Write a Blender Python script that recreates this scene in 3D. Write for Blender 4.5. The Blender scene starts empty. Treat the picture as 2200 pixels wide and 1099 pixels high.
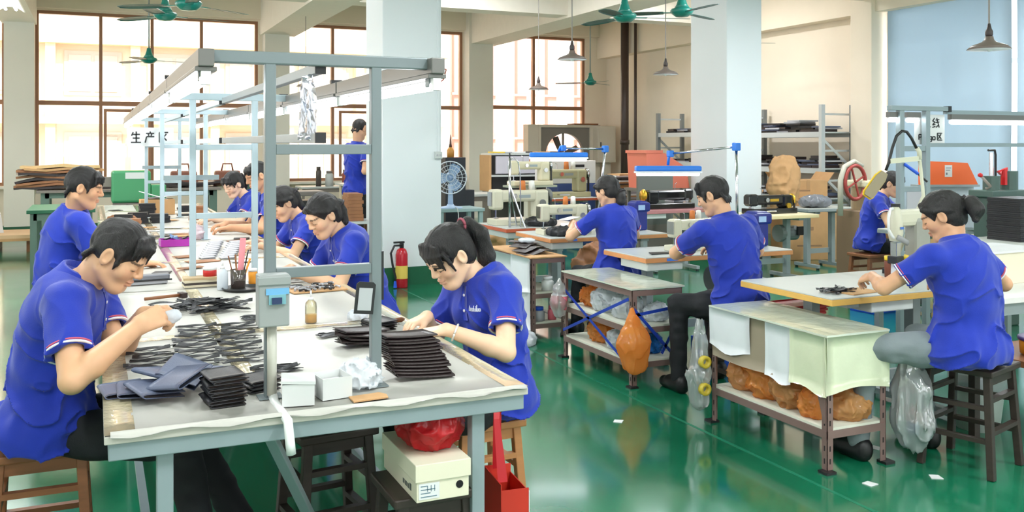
import bpy, math, random
import numpy as np
from mathutils import Vector, Matrix
random.seed(7); np.random.seed(7)
SC = bpy.context.scene
COL = SC.collection
pi = math.pi
# ---------------------------------------------------------------- camera, world, sun, exposure
FPX, CX, HY, CAMH = 2000.0, 1100.0, 310.0, 1.55
YAW = math.atan((CX - 205) / FPX); CY, SY = math.cos(YAW), math.sin(YAW)
cam = bpy.data.cameras.new('camera'); camo = bpy.data.objects.new('camera', cam); COL.objects.link(camo)
cam.sensor_fit = 'HORIZONTAL'; cam.sensor_width = 36.0; cam.lens = 36.0 * FPX / 2200.0
cam.shift_y = -(549.5 - HY) / 2200.0
cam.clip_start = 0.05; cam.clip_end = 200
camo.location = (0, 0, CAMH); camo.rotation_euler = (pi / 2, 0, -YAW)
SC.camera = camo
vs = SC.view_settings
vs.view_transform = 'Standard'; vs.look = 'None'; vs.gamma = 1.0; vs.use_curve_mapping = False
vs.exposure = 0.78
w = bpy.data.worlds.new('World'); SC.world = w; w.use_nodes = True
bg = w.node_tree.nodes['Background']; bg.inputs[0].default_value = (0.93, 0.97, 1.0, 1); bg.inputs[1].default_value = 2.3
sun = bpy.data.lights.new('sun', 'SUN'); suno = bpy.data.objects.new('sun', sun); COL.objects.link(suno)
sun.energy = 4.0; sun.angle = 0.02; sun.color = (1.0, 0.93, 0.82)
suno.rotation_euler = Vector((-0.25, 0.75, -0.8)).to_track_quat('-Z', 'Y').to_euler()
suno.location = (0, -12, 15)

# ---------------------------------------------------------------- helpers
def lin(c):
    f = lambda v: v / 12.92 if v <= 0.04045 else ((v + 0.055) / 1.055) ** 2.4
    return tuple(f(x / 255.0) for x in c[:3]) + (1.0,)
MATS = {}
def mat(name, c, rough=0.6, metal=0.0, var=0.0, vscale=8.0, bump=0.0, bscale=120.0, spec=0.5, coat=0.0,
        emit=None, estr=0.0, alpha=1.0, attr=None, transl=0.0, stretch=None, c2=None, sheen=0.0):
    if name in MATS: return MATS[name]
    m = bpy.data.materials.new(name); m.use_nodes = True; MATS[name] = m
    nt = m.node_tree; N = nt.nodes; L = nt.links; b = N['Principled BSDF']; out = N['Material Output']
    base = lin(c)
    b.inputs['Base Color'].default_value = base
    b.inputs['Roughness'].default_value = rough; b.inputs['Metallic'].default_value = metal
    b.inputs['Specular IOR Level'].default_value = spec
    b.inputs['Coat Weight'].default_value = coat; b.inputs['Coat Roughness'].default_value = 0.08
    if sheen: b.inputs['Sheen Weight'].default_value = sheen
    src = None
    if attr:
        a = N.new('ShaderNodeAttribute'); a.attribute_name = attr; src = a.outputs['Color']; L.new(src, b.inputs['Base Color'])
    if var or bump or c2:
        tc = N.new('ShaderNodeTexCoord'); mp = N.new('ShaderNodeMapping'); L.new(tc.outputs['Object'], mp.inputs['Vector'])
        if stretch: mp.inputs['Scale'].default_value = stretch
    if var or c2:
        n = N.new('ShaderNodeTexNoise'); n.inputs['Scale'].default_value = vscale; n.inputs['Detail'].default_value = 5
        L.new(mp.outputs['Vector'], n.inputs['Vector'])
        if c2:
            r = N.new('ShaderNodeValToRGB'); r.color_ramp.elements[0].position = 0.38; r.color_ramp.elements[1].position = 0.64
            r.color_ramp.elements[0].color = base; r.color_ramp.elements[1].color = lin(c2)
            L.new(n.outputs['Fac'], r.inputs['Fac']); L.new(r.outputs['Color'], b.inputs['Base Color'])
        else:
            mx = N.new('ShaderNodeHueSaturation'); mr = N.new('ShaderNodeMapRange')
            mr.inputs[1].default_value = 0.25; mr.inputs[2].default_value = 0.75
            mr.inputs[3].default_value = 1 - var; mr.inputs[4].default_value = 1 + var
            L.new(n.outputs['Fac'], mr.inputs[0]); L.new(mr.outputs[0], mx.inputs['Value'])
            if src is not None: L.new(src, mx.inputs['Color'])
            else: mx.inputs['Color'].default_value = base
            L.new(mx.outputs['Color'], b.inputs['Base Color'])
    if bump:
        n2 = N.new('ShaderNodeTexNoise'); n2.inputs['Scale'].default_value = bscale; n2.inputs['Detail'].default_value = 3
        L.new(mp.outputs['Vector'], n2.inputs['Vector'])
        bp = N.new('ShaderNodeBump'); bp.inputs['Strength'].default_value = bump; bp.inputs['Distance'].default_value = 0.01
        L.new(n2.outputs['Fac'], bp.inputs['Height']); L.new(bp.outputs['Normal'], b.inputs['Normal'])
    if emit:
        b.inputs['Emission Color'].default_value = lin(emit); b.inputs['Emission Strength'].default_value = estr
    if alpha < 1: b.inputs['Alpha'].default_value = alpha
    if transl:
        t = N.new('ShaderNodeBsdfTranslucent'); t.inputs['Color'].default_value = base
        ms = N.new('ShaderNodeMixShader'); ms.inputs[0].default_value = transl
        L.new(b.outputs[0], ms.inputs[1]); L.new(t.outputs[0], ms.inputs[2]); L.new(ms.outputs[0], out.inputs['Surface'])
    return m
def glassmat(name, tint=(255, 255, 255), gloss=0.12, rough=0.02, haze=0.0, hazec=(255, 255, 255)):
    if name in MATS: return MATS[name]
    m = bpy.data.materials.new(name); m.use_nodes = True; MATS[name] = m
    nt = m.node_tree; N = nt.nodes; L = nt.links; N.remove(N['Principled BSDF'])
    t = N.new('ShaderNodeBsdfTransparent'); t.inputs[0].default_value = lin(tint)
    g = N.new('ShaderNodeBsdfGlossy'); g.inputs['Roughness'].default_value = rough
    ly = N.new('ShaderNodeFresnel'); ly.inputs[0].default_value = 1.35
    ad = N.new('ShaderNodeMath'); ad.operation = 'MULTIPLY_ADD'; ad.inputs[1].default_value = 0.8; ad.inputs[2].default_value = gloss * 0.3
    ms = N.new('ShaderNodeMixShader'); L.new(ly.outputs[0], ad.inputs[0]); L.new(ad.outputs[0], ms.inputs[0])
    base = t.outputs[0]
    if haze:
        d = N.new('ShaderNodeBsdfDiffuse'); d.inputs[0].default_value = lin(hazec)
        d2 = N.new('ShaderNodeBsdfTranslucent'); d2.inputs[0].default_value = lin(hazec)
        m0 = N.new('ShaderNodeMixShader'); m0.inputs[0].default_value = .5; L.new(d.outputs[0], m0.inputs[1]); L.new(d2.outputs[0], m0.inputs[2])
        mh = N.new('ShaderNodeMixShader'); mh.inputs[0].default_value = haze; L.new(base, mh.inputs[1]); L.new(m0.outputs[0], mh.inputs[2]); base = mh.outputs[0]
    L.new(base, ms.inputs[1]); L.new(g.outputs[0], ms.inputs[2])
    L.new(ms.outputs[0], N['Material Output'].inputs['Surface'])
    return m

def rotz(a): return Matrix.Rotation(a, 3, 'Z')
class MB:
    """collects geometry for ONE mesh object"""
    def __init__(s): s.v = []; s.f = []; s.mi = []; s.cur = 0
    def add(s, vs, fs):
        o = len(s.v); s.v += [tuple(p) for p in vs]; s.f += [tuple(i + o for i in f) for f in fs]; s.mi += [s.cur] * len(fs); return s
    def box(s, c, d, R=None):
        hx, hy, hz = d[0] / 2, d[1] / 2, d[2] / 2
        p = [Vector((x, y, z)) for z in (-hz, hz) for y in (-hy, hy) for x in (-hx, hx)]
        if R is not None:
            if not isinstance(R, Matrix): R = rotz(R)
            p = [R @ q for q in p]
        c = Vector(c)
        return s.add([q + c for q in p], [(0, 2, 3, 1), (4, 5, 7, 6), (0, 1, 5, 4), (2, 6, 7, 3), (0, 4, 6, 2), (1, 3, 7, 5)])
    def b2(s, a, b):
        return s.box([(a[i] + b[i]) / 2 for i in range(3)], [abs(b[i] - a[i]) for i in range(3)])
    def beam(s, a, b, w, h, up=(0, 0, 1)):
        a, b = Vector(a), Vector(b); z = (b - a); l = z.length; z.normalize(); up = Vector(up)
        if abs(z.dot(up)) > .98: up = Vector((0, 1, 0))
        x = up.cross(z).normalized(); y = z.cross(x)
        R = Matrix((x, y, z)).transposed()
        return s.box((a + b) / 2, (w, h, l), R)
    def ring(s, c, x, y, r, n, ry=None):
        ry = ry or r
        return [c + x * (r * math.cos(2 * pi * i / n)) + y * (ry * math.sin(2 * pi * i / n)) for i in range(n)]
    def cyl(s, a, b, r, n=14, r2=None, cap=True):
        return s.tube([a, b], [r, r if r2 is None else r2], n, cap)
    def tube(s, pts, r, n=10, cap=True):
        pts = [Vector(p) for p in pts]; m = len(pts)
        rs = r if isinstance(r, (list, tuple)) else [r] * m
        o = len(s.v); vs = []
        up = None
        for i in range(m):
            t = (pts[min(i + 1, m - 1)] - pts[max(i - 1, 0)]).normalized()
            if up is None:
                up = Vector((0, 0, 1)) if abs(t.z) < .9 else Vector((1, 0, 0))
            x = up.cross(t)
            if x.length < 1e-4: x = Vector((1, 0, 0)).cross(t)
            x.normalize(); y = t.cross(x); up = y
            vs += s.ring(pts[i], x, y, rs[i], n)
        fs = [(i * n + j, i * n + (j + 1) % n, (i + 1) * n + (j + 1) % n, (i + 1) * n + j) for i in range(m - 1) for j in range(n)]
        if cap: fs += [tuple(range(n - 1, -1, -1)), tuple((m - 1) * n + j for j in range(n))]
        return s.add(vs, fs)
    def lathe(s, prof, c=(0, 0, 0), n=20, R=None, cap=True):
        c = Vector(c); vs = []; m = len(prof)
        for r, z in prof:
            for j in range(n):
                p = Vector((r * math.cos(2 * pi * j / n), r * math.sin(2 * pi * j / n), z))
                vs.append(c + (R @ p if R is not None else p))
        fs = [(i * n + j, i * n + (j + 1) % n, (i + 1) * n + (j + 1) % n, (i + 1) * n + j) for i in range(m - 1) for j in range(n)]
        if cap:
            if prof[0][0] > 1e-5: fs.append(tuple(range(n - 1, -1, -1)))
            if prof[-1][0] > 1e-5: fs.append(tuple((m - 1) * n + j for j in range(n)))
        return s.add(vs, fs)
    def prism(s, poly, z0, z1, M=None):
        n = len(poly); vs = [Vector((p[0], p[1], z0)) for p in poly] + [Vector((p[0], p[1], z1)) for p in poly]
        if M is not None: vs = [M @ q for q in vs]
        return s.add(vs, [tuple(range(n - 1, -1, -1)), tuple(range(n, 2 * n))] + [(i, (i + 1) % n, n + (i + 1) % n, n + i) for i in range(n)])
    def strip(s, la, lb):
        n = len(la); return s.add(list(la) + list(lb), [(i, i + 1, n + i + 1, n + i) for i in range(n - 1)])
    def sheet(s, rows, th=0.002):
        """closed sheet of thickness th from a grid of points"""
        R_, C_ = len(rows), len(rows[0]); P = [[Vector(p) for p in r] for r in rows]; top = []; bot = []
        for i in range(R_):
            for j in range(C_):
                a = P[min(i + 1, R_ - 1)][j] - P[max(i - 1, 0)][j]; b = P[i][min(j + 1, C_ - 1)] - P[i][max(j - 1, 0)]
                nn = a.cross(b)
                nn = nn.normalized() if nn.length > 1e-9 else Vector((0, 0, 1))
                top.append(P[i][j] + nn * th / 2); bot.append(P[i][j] - nn * th / 2)
        k = R_ * C_; fs = []
        for i in range(R_ - 1):
            for j in range(C_ - 1):
                a, b, c, d = i * C_ + j, i * C_ + j + 1, (i + 1) * C_ + j + 1, (i + 1) * C_ + j
                fs += [(a, d, c, b), (k + a, k + b, k + c, k + d)]
        edge = [i * C_ for i in range(R_)], [i * C_ + C_ - 1 for i in range(R_)], list(range(C_)), [(R_ - 1) * C_ + j for j in range(C_)]
        for q, e in enumerate(edge):
            for a, b in zip(e[:-1], e[1:]):
                fs.append((a, b, k + b, k + a) if q in (0, 3) else (b, a, k + a, k + b))
        return s.add(top + bot, fs)
    def mesh(s, name, m, smooth=False):
        me = bpy.data.meshes.new(name); me.from_pydata([tuple(p) for p in s.v], [], s.f)
        for x in (m if isinstance(m, (list, tuple)) else [m]): me.materials.append(x)
        if any(s.mi): me.polygons.foreach_set('material_index', s.mi)
        if smooth: me.polygons.foreach_set('use_smooth', [True] * len(me.polygons))
        me.update(); return me
def obj(name, me, parent=None, loc=(0, 0, 0), rz=0.0, bevel=0.0, smooth_angle=None):
    o = bpy.data.objects.new(name, me); COL.objects.link(o); o.location = loc; o.rotation_euler = (0, 0, rz)
    if parent is not None: o.parent = parent
    if bevel:
        b = o.modifiers.new('bevel', 'BEVEL'); b.width = bevel; b.segments = 2; b.limit_method = 'ANGLE'; b.angle_limit = 0.7
    return o
def tag(o, label, cat, group=None, kind=None):
    o['label'] = label; o['category'] = cat
    if group: o['group'] = group
    if kind: o['kind'] = kind
    return o
def thing(name, label, cat, loc=(0, 0, 0), rz=0.0, group=None):
    o = bpy.data.objects.new(name, None); COL.objects.link(o); o.location = loc; o.rotation_euler = (0, 0, rz)
    o.empty_display_size = 0.1
    return tag(o, label, cat, group)
def part(parent, name, mb, m, smooth=False, bevel=0.0, loc=(0, 0, 0), rz=0.0, label=None):
    o = obj(name, mb.mesh(name, m, smooth), parent, loc, rz, bevel)
    if label: o['label'] = label
    return o
def solo(name, mb, m, label, cat, loc=(0, 0, 0), rz=0.0, group=None, smooth=False, bevel=0.0):
    return tag(obj(name, mb.mesh(name, m, smooth), None, loc, rz, bevel), label, cat, group)
def struct(name, mb, m, parent=None, smooth=False, bevel=0.0):
    o = obj(name, mb.mesh(name, m, smooth), parent, bevel=bevel)
    if parent is None: o['kind'] = 'structure'
    return o
def dup(root, loc, rz=None, label=None, group=None, keep=None):
    r = root.copy(); COL.objects.link(r); r.location = loc
    if rz is not None: r.rotation_euler = (0, 0, rz)
    if label: r['label'] = label
    if group: r['group'] = group
    for ch in list(root.children):
        if keep and not keep(ch): continue
        c = ch.copy(); COL.objects.link(c); c.parent = r
        for g in list(ch.children):
            d = g.copy(); COL.objects.link(d); d.parent = c
    return r
def at(px, py, z):
    """world point seen at photo pixel (px,py) lying at height z"""
    d = FPX * (CAMH - z) / (py - HY); return atd(px, py, d)
def atd(px, py, d):
    r = (px - CX) / FPX * d; return Vector((r * CY + d * SY, d * CY - r * SY, CAMH + (HY - py) / FPX * d))
def rnd(a, b): return random.uniform(a, b)
# ---------------------------------------------------------------- the room
YB = 18.6; XR = 10.7
M_wall = mat('cream_wall_paint', (244, 230, 210), 0.8, var=0.03, vscale=1.5)
M_wall2 = mat('white_wall_paint', (238, 232, 220), 0.7, var=0.03, vscale=1.2)
M_colw = mat('column_paint', (222, 228, 230), 0.55, var=0.02, vscale=1.0)
M_ceil = mat('ceiling_paint', (243, 235, 222), 0.85, var=0.02)
M_gband = mat('green_skirting_paint', (24, 92, 62), 0.35, var=0.08)
M_alu = mat('bronze_window_frame', (160, 116, 88), 0.45, metal=0.3)
M_glass = glassmat('window_glass')
def floor_mat():
    m = mat('green_epoxy_floor', (8, 118, 78), 0.16)
    nt = m.node_tree; N = nt.nodes; L = nt.links; b = N['Principled BSDF']
    tc = N.new('ShaderNodeTexCoord')
    n1 = N.new('ShaderNodeTexNoise'); n1.inputs['Scale'].default_value = 0.9; n1.inputs['Detail'].default_value = 6
    n2 = N.new('ShaderNodeTexNoise'); n2.inputs['Scale'].default_value = 9.0; n2.inputs['Detail'].default_value = 8; n2.inputs['Roughness'].default_value = .7
    L.new(tc.outputs['Object'], n1.inputs['Vector']); L.new(tc.outputs['Object'], n2.inputs['Vector'])
    r = N.new('ShaderNodeValToRGB'); e = r.color_ramp.elements
    e[0].position = .3; e[0].color = lin((6, 94, 64)); e[1].position = .72; e[1].color = lin((26, 134, 96))
    L.new(n1.outputs['Fac'], r.inputs['Fac'])
    r2 = N.new('ShaderNodeValToRGB'); e = r2.color_ramp.elements
    e[0].position = .62; e[0].color = (0, 0, 0, 1); e[1].position = .8; e[1].color = (.35, .35, .35, 1)
    L.new(n2.outputs['Fac'], r2.inputs['Fac'])
    mx = N.new('ShaderNodeMixRGB'); mx.inputs[2].default_value = lin((110, 165, 140))
    L.new(r2.outputs['Color'], mx.inputs[0]); L.new(r.outputs['Color'], mx.inputs[1]); L.new(mx.outputs[0], b.inputs['Base Color'])
    mr = N.new('ShaderNodeMapRange'); mr.inputs[1].default_value = .3; mr.inputs[2].default_value = .75; mr.inputs[3].default_value = .1; mr.inputs[4].default_value = .26
    L.new(n1.outputs['Fac'], mr.inputs[0]); L.new(mr.outputs[0], b.inputs['Roughness'])
    bp = N.new('ShaderNodeBump'); bp.inputs['Strength'].default_value = .06; bp.inputs['Distance'].default_value = .02
    n3 = N.new('ShaderNodeTexNoise'); n3.inputs['Scale'].default_value = 3.0; L.new(tc.outputs['Object'], n3.inputs['Vector'])
    L.new(n3.outputs['Fac'], bp.inputs['Height']); L.new(bp.outputs['Normal'], b.inputs['Normal'])
    b.inputs['Specular IOR Level'].default_value = .8; b.inputs['Coat Weight'].default_value = .5; b.inputs['Coat Roughness'].default_value = .1
    return m
M_floor = floor_mat()
struct('floor', MB().b2((-9, -9, -.12), (XR + .3, YB + .3, 0)), M_floor)
struct('ceiling', MB().b2((-9, -9, 4.4), (XR + .3, YB + .3, 4.6)), M_ceil)
struct('trim_floor_line', MB().b2((2.995, -2, 0), (3.015, 9.6, .001)), mat('pale_floor_line', (34, 122, 92), .25))
# back wall: openings for windows, built of solid pieces
WZ0, WZ1 = .82, 3.95
bw = MB()
bw.b2((-9, YB, 0), (XR + .3, YB + .24, WZ0)); bw.b2((-9, YB, WZ1), (XR + .3, YB + .24, 4.4))
for a, b in ((-6.2, -5.5), (-1.45, -.98), (2.9, 3.45), (7.18, 7.75), (10.15, XR + .3)):
    bw.b2((a, YB, WZ0), (b, YB + .24, WZ1))
bw.b2((-9, YB, WZ0), (-8.6, YB + .24, WZ1))
struct('wall_back', bw, M_wall)
# pilasters on back wall
for i, (a, b) in enumerate(((-1.45, -.98), (2.98, 3.45), (7.2, 7.75))):
    struct('trim_%d' % (i + 1), MB().b2((a, YB - .3, 0), (b, YB, 4.4)), M_wall2)
struct('baseboard_back', MB().b2((-9, YB - .02, 0), (-1.45, YB, .12)).b2((-1.46, YB - .315, 0), (-.97, YB - .3, .12)).b2((-.98, YB - .02, 0), (2.98, YB, .12)), M_gband)
# beams
bm = MB()
for a, b in ((-1.5, -.95), (2.93, 3.6), (7.25, 7.9)):
    bm = MB().b2((a, -9, 3.68), (b, YB, 4.4)); struct('trim_beam', bm, M_ceil)
struct('trim_cross_beam', MB().b2((-9, 13.9, 3.72), (XR, 14.3, 4.4)), M_ceil)
struct('trim_cross_beam', MB().b2((-9, 9.9, 3.68), (XR, 10.5, 4.4)), M_ceil)
struct('trim_cross_beam', MB().b2((-9, 5.7, 3.72), (XR, 6.1, 4.4)), M_ceil)
struct('trim_edge_beam', MB().b2((XR - .25, -9, 3.5), (XR, YB, 4.4)), M_wall)
struct('trim_edge_beam', MB().b2((-9, YB - .12, 3.98), (XR, YB, 4.4)), M_wall)
# columns
C1 = (2.86, 9.85); C2 = (7.45, 9.85)
struct('trim_column_near', MB().b2((C1[0], C1[1], 0), (C1[0] + .68, C1[1] + .68, 4.4)), M_colw, bevel=.01)
struct('baseboard_column_near', MB().b2((C1[0] - .008, C1[1] - .008, 0), (C1[0] + .688, C1[1] + .688, .2)), M_gband)
struct('trim_column_far', MB().b2((C2[0], C2[1], 0), (C2[0] + .56, C2[1] + .8, 4.4)), M_colw, bevel=.01)
struct('baseboard_column_far', MB().b2((C2[0] - .008, C2[1] - .008, 0), (C2[0] + .568, C2[1] + .808, .2)), M_gband)
# right wall: solid part with shelf, then pilaster, then window opening with blinds
struct('wall_right', MB().b2((XR, 10.25, 0), (XR + .24, YB, 4.4)).b2((XR, -9, 0), (XR + .24, 10.25, .9)).b2((XR, -9, 4.0), (XR + .24, 10.25, 4.4))
       .b2((XR, 4.2, .9), (XR + .24, 4.6, 4.0)).b2((XR, -2, .9), (XR + .24, -1.4, 4.0)), M_wall)
struct('trim_pilaster_right', MB().b2((XR - .32, 10.3, 0), (XR, 10.72, 4.4)), M_wall, bevel=.01)
# left wall and front wall (outside the frame)
lw = MB(); XL = -4.2
lw.b2((XL - .24, -6.24, 0), (XL, YB, .9)); lw.b2((XL - .24, -6.24, 3.9), (XL, YB, 4.4))
for a, b in ((-6.24, -3.0), (-.5, 4.0), (6.5, 7.5), (10.5, 11.5), (14.5, 15.5), (18.2, YB)): lw.b2((XL - .24, a, .9), (XL, b, 3.9))
struct('wall_left', lw, M_wall2)
struct('wall_front', MB().b2((XL - .24, -6.24, 0), (XR + .24, -6, 1.0)).b2((XL - .24, -6.24, 3.6), (XR + .24, -6, 4.4)).b2((XL - .24, -6.24, 1.0), (-1.5, -6, 3.6)).b2((1.5, -6.24, 1.0), (2.5, -6, 3.6)).b2((5.5, -6.24, 1.0), (6.5, -6, 3.6)).b2((9.5, -6.24, 1.0), (XR + .24, -6, 3.6)), M_wall2)
# windows of the back wall
def window(n, x0, x1, mull, trans, doors=()):
    root = bpy.data.objects.new('window_%d' % n, None); COL.objects.link(root); root['kind'] = 'structure'; root.location = ((x0 + x1) / 2, YB + .1, WZ0)
    ox = (x0 + x1) / 2; t = .055
    def fr(name, a, b): part(root, name, MB().b2((a[0] - ox, -.05, a[1] - WZ0), (b[0] - ox, .05, b[1] - WZ0)), M_alu)
    fr('frame_rail', (x0, WZ0), (x1, WZ0 + t)); fr('frame_rail', (x0, WZ1 - t), (x1, WZ1))
    fr('frame_stile', (x0, WZ0 + t), (x0 + t, WZ1 - t)); fr('frame_stile', (x1 - t, WZ0 + t), (x1, WZ1 - t))
    fr('transom', (x0 + t, trans - .04), (x1 - t, trans + .04))
    ms = [x0 + t / 2] + list(mull) + [x1 - t / 2]
    for m_ in mull:
        fr('mullion', (m_ - .028, WZ0 + t), (m_ + .028, trans - .04)); fr('mullion', (m_ - .028, trans + .04), (m_ + .028, WZ1 - t))
    for a, b in zip(ms[:-1], ms[1:]):
        for z0, z1 in ((WZ0 + t, trans - .04), (trans + .04, WZ1 - t)):
            part(root, 'pane', MB().b2((a + .035 - ox, -.004, z0 - WZ0), (b - .035 - ox, .004, z1 - WZ0)), M_glass)
    for a, b in doors:   # inner sliding sash
        s_ = MB(); zz = trans - .1 - WZ0; q = .05
        s_.b2((a - ox, -.09, .08), (a + q - ox, -.05, zz)).b2((b - q - ox, -.09, .08), (b - ox, -.05, zz)).b2((a + q - ox, -.09, zz - q), (b - q - ox, -.05, zz)).b2((a + q - ox, -.09, .08), (b - q - ox, -.05, .08 + q))
        part(root, 'sash', s_, M_alu)
    part(root, 'window_sill', MB().b2((x0 - ox - .03, -.28, -.05), (x1 - ox + .03, -.1, -.01)), M_wall2)
    return root
window(1, -5.5, -1.45, (-4.1, -2.8), 2.3)
window(2, -.98, 2.9, (.09, .97, 1.85), 2.3, ((.14, .95),))
window(3, 3.45, 7.18, (4.38, 5.3, 6.25), 2.33, ((4.5, 5.25),))
window(4, 7.75, 10.15, (8.88,), 2.36)
# right wall blinds
M_blind = mat('grey_blue_blind', (188, 204, 214), 0.8, transl=0.42, bump=.05, bscale=300)
for i, (a, b) in enumerate(((8.2, 10.22), (6.0, 8.12), (4.7, 5.95), (1.4, 4.1), (-1.3, 1.3))):
    r = []
    for k in range(9):
        z = .62 + (4.02 - .62) * k / 8
        r.append([(XR - .08 - .006 * math.sin(j * 1.3 + k), a + (b - a) * j / 10, z) for j in range(11)])
    t = thing('roller_blind', ['grey-blue roller blind beside the right pilaster behind the lamp frame', 'grey-blue roller blind right of the bright window gap', 'grey-blue roller blind at the right frame edge', 'grey-blue roller blind farther along the right wall', 'last grey-blue roller blind along the right wall'][i],
              'blind', (XR - .08, (a + b) / 2, .62))
    sh = MB().sheet([[Vector(p) - Vector((XR - .08, (a + b) / 2, .62)) for p in q] for q in r], .003)
    part(t, 'fabric', sh, M_blind, smooth=True)
    part(t, 'bottom_bar', MB().b2((-.012, -(b - a) / 2, -.02), (.012, (b - a) / 2, .005)), mat('blind_bar', (180, 195, 205), .4))
    part(t, 'roller_tube', MB().cyl((0, -(b - a) / 2, 3.42), (0, (b - a) / 2, 3.42), .03), mat('blind_bar', (180, 195, 205), .4), smooth=True)
# right wall window frame behind blinds
root = bpy.data.objects.new('window_5', None); COL.objects.link(root); root['kind'] = 'structure'; root.location = (XR + .1, 7.4, .9)
for y in (10.18, 8.6, 7.7, 6.2, 4.65):
    part(root, 'mullion', MB().b2((-.04, y - 7.44, 0), (.04, y - 7.36, 3.1)), mat('pale_frame', (225, 225, 225), .5))
for z in (0, 1.7, 3.05):
    part(root, 'rail', MB().b2((-.035, -2.75, z), (.035, 2.8, z + .06)), mat('pale_frame', (225, 225, 225), .5))
# ---------------------------------------------------------------- outside
M_fac = mat('sunlit_facade', (238, 226, 210), 0.9, var=.03, vscale=.6)
M_facd = mat('facade_trim', (236, 212, 180), 0.9)
M_facp = mat('facade_pink', (214, 152, 142), 0.9)
M_facw = mat('facade_window', (200, 190, 180), 0.3)
struct('ground_outside', MB().b2((-20, YB + .3, -.5), (40, 40, -.1)), mat('pale_concrete', (226, 214, 196), .9))
YF = 25.0
fb = thing('facing_building', 'pale cream building seen through the windows of the back wall', 'building', (4, YF, 0))
part(fb, 'wall', MB().b2((-18, 0.3, 0), (5.2, 4, 11)), M_fac)
for z in (-.1, 2.05, 4.0, 6.2): part(fb, 'ledge', MB().b2((-18, -.15, z), (5.2, .3, z + .16)), M_facd)
for k in range(12):
    x = -16.5 + k * 1.9
    part(fb, 'pillar', MB().b2((x, -.06, 0), (x + .22, .3, 4.0)), M_facd)
for k in range(11):
    x = -16.5 + k * 1.9
    for z0, z1 in ((2.75, 3.85), (.5, 1.85)):
        f = part(fb, 'window', MB().b2((x + .4, .24, z0), (x + 1.7, .32, z1)), M_facw)
        part(f, 'pane', MB().b2((x + .5, .22, z0 + .1), (x + 1.0, .24, z1 - .1)).b2((x + 1.08, .22, z0 + .1), (x + 1.6, .24, z1 - .1)), mat('facade_pane', (196, 192, 184), .15))
fb2 = thing('facing_annex', 'pale building with pink vertical bands outside the farthest window', 'building', (13.5, YF + .6, 0))
part(fb2, 'wall', MB().b2((-4.2, 0.2, 0), (9, 4, 11)), mat('annex_white', (232, 224, 214), .9))
for k in range(11):
    x = -3.9 + k * 1.02
    part(fb2, 'band', MB().b2((x, .0, 0), (x + .3, .2, 10)), M_facp)
for z in (1.7, 3.0): part(fb2, 'rail', MB().b2((-4, -.1, z), (8, 0, z + .07)), M_facp)
# ---------------------------------------------------------------- smooth solid modelling for bodies, hair, cloth, bags
NT = np.random.RandomState(3).rand(32, 32, 32).astype(np.float32)
def vnoise(P):
    i = np.floor(P).astype(np.int64); f = (P - i).astype(np.float32); f = f * f * (3 - 2 * f); i &= 31; j = (i + 1) & 31
    x0, y0, z0 = i.T; x1, y1, z1 = j.T; fx, fy, fz = f.T
    l = lambda a, b, t: a + (b - a) * t
    return l(l(l(NT[x0, y0, z0], NT[x1, y0, z0], fx), l(NT[x0, y1, z0], NT[x1, y1, z0], fx), fy),
             l(l(NT[x0, y0, z1], NT[x1, y0, z1], fx), l(NT[x0, y1, z1], NT[x1, y1, z1], fx), fy), fz)
V3 = lambda *a: np.array(a, dtype=np.float64)
def rc(P, a, b, ra, rb):
    a = np.asarray(a, float); ba = np.asarray(b, float) - a; pa = P - a
    t = np.clip(pa @ ba / max(ba @ ba, 1e-12), 0, 1)
    q = pa - t[:, None] * ba
    return np.sqrt(np.einsum('ij,ij->i', q, q)) - (ra + (rb - ra) * t)
def el(P, c, r):
    q = (P - np.asarray(c, float)); r = np.asarray(r, float); q1 = q / r; q2 = q1 / r
    k0 = np.sqrt(np.einsum('ij,ij->i', q1, q1)); k1 = np.sqrt(np.einsum('ij,ij->i', q2, q2)) + 1e-9
    return k0 * (k0 - 1) / k1
def bxs(P, c, h, r):
    q = np.abs(P - np.asarray(c, float)) - (np.asarray(h, float) - r)
    return np.linalg.norm(np.maximum(q, 0), axis=1) + np.minimum(q.max(1), 0) - r
def smin(a, b, k):
    h = np.clip(.5 + .5 * (b - a) / k, 0, 1); return b + (a - b) * h - k * h * (1 - h)
def smax(a, b, k): return -smin(-a, -b, k)
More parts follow.
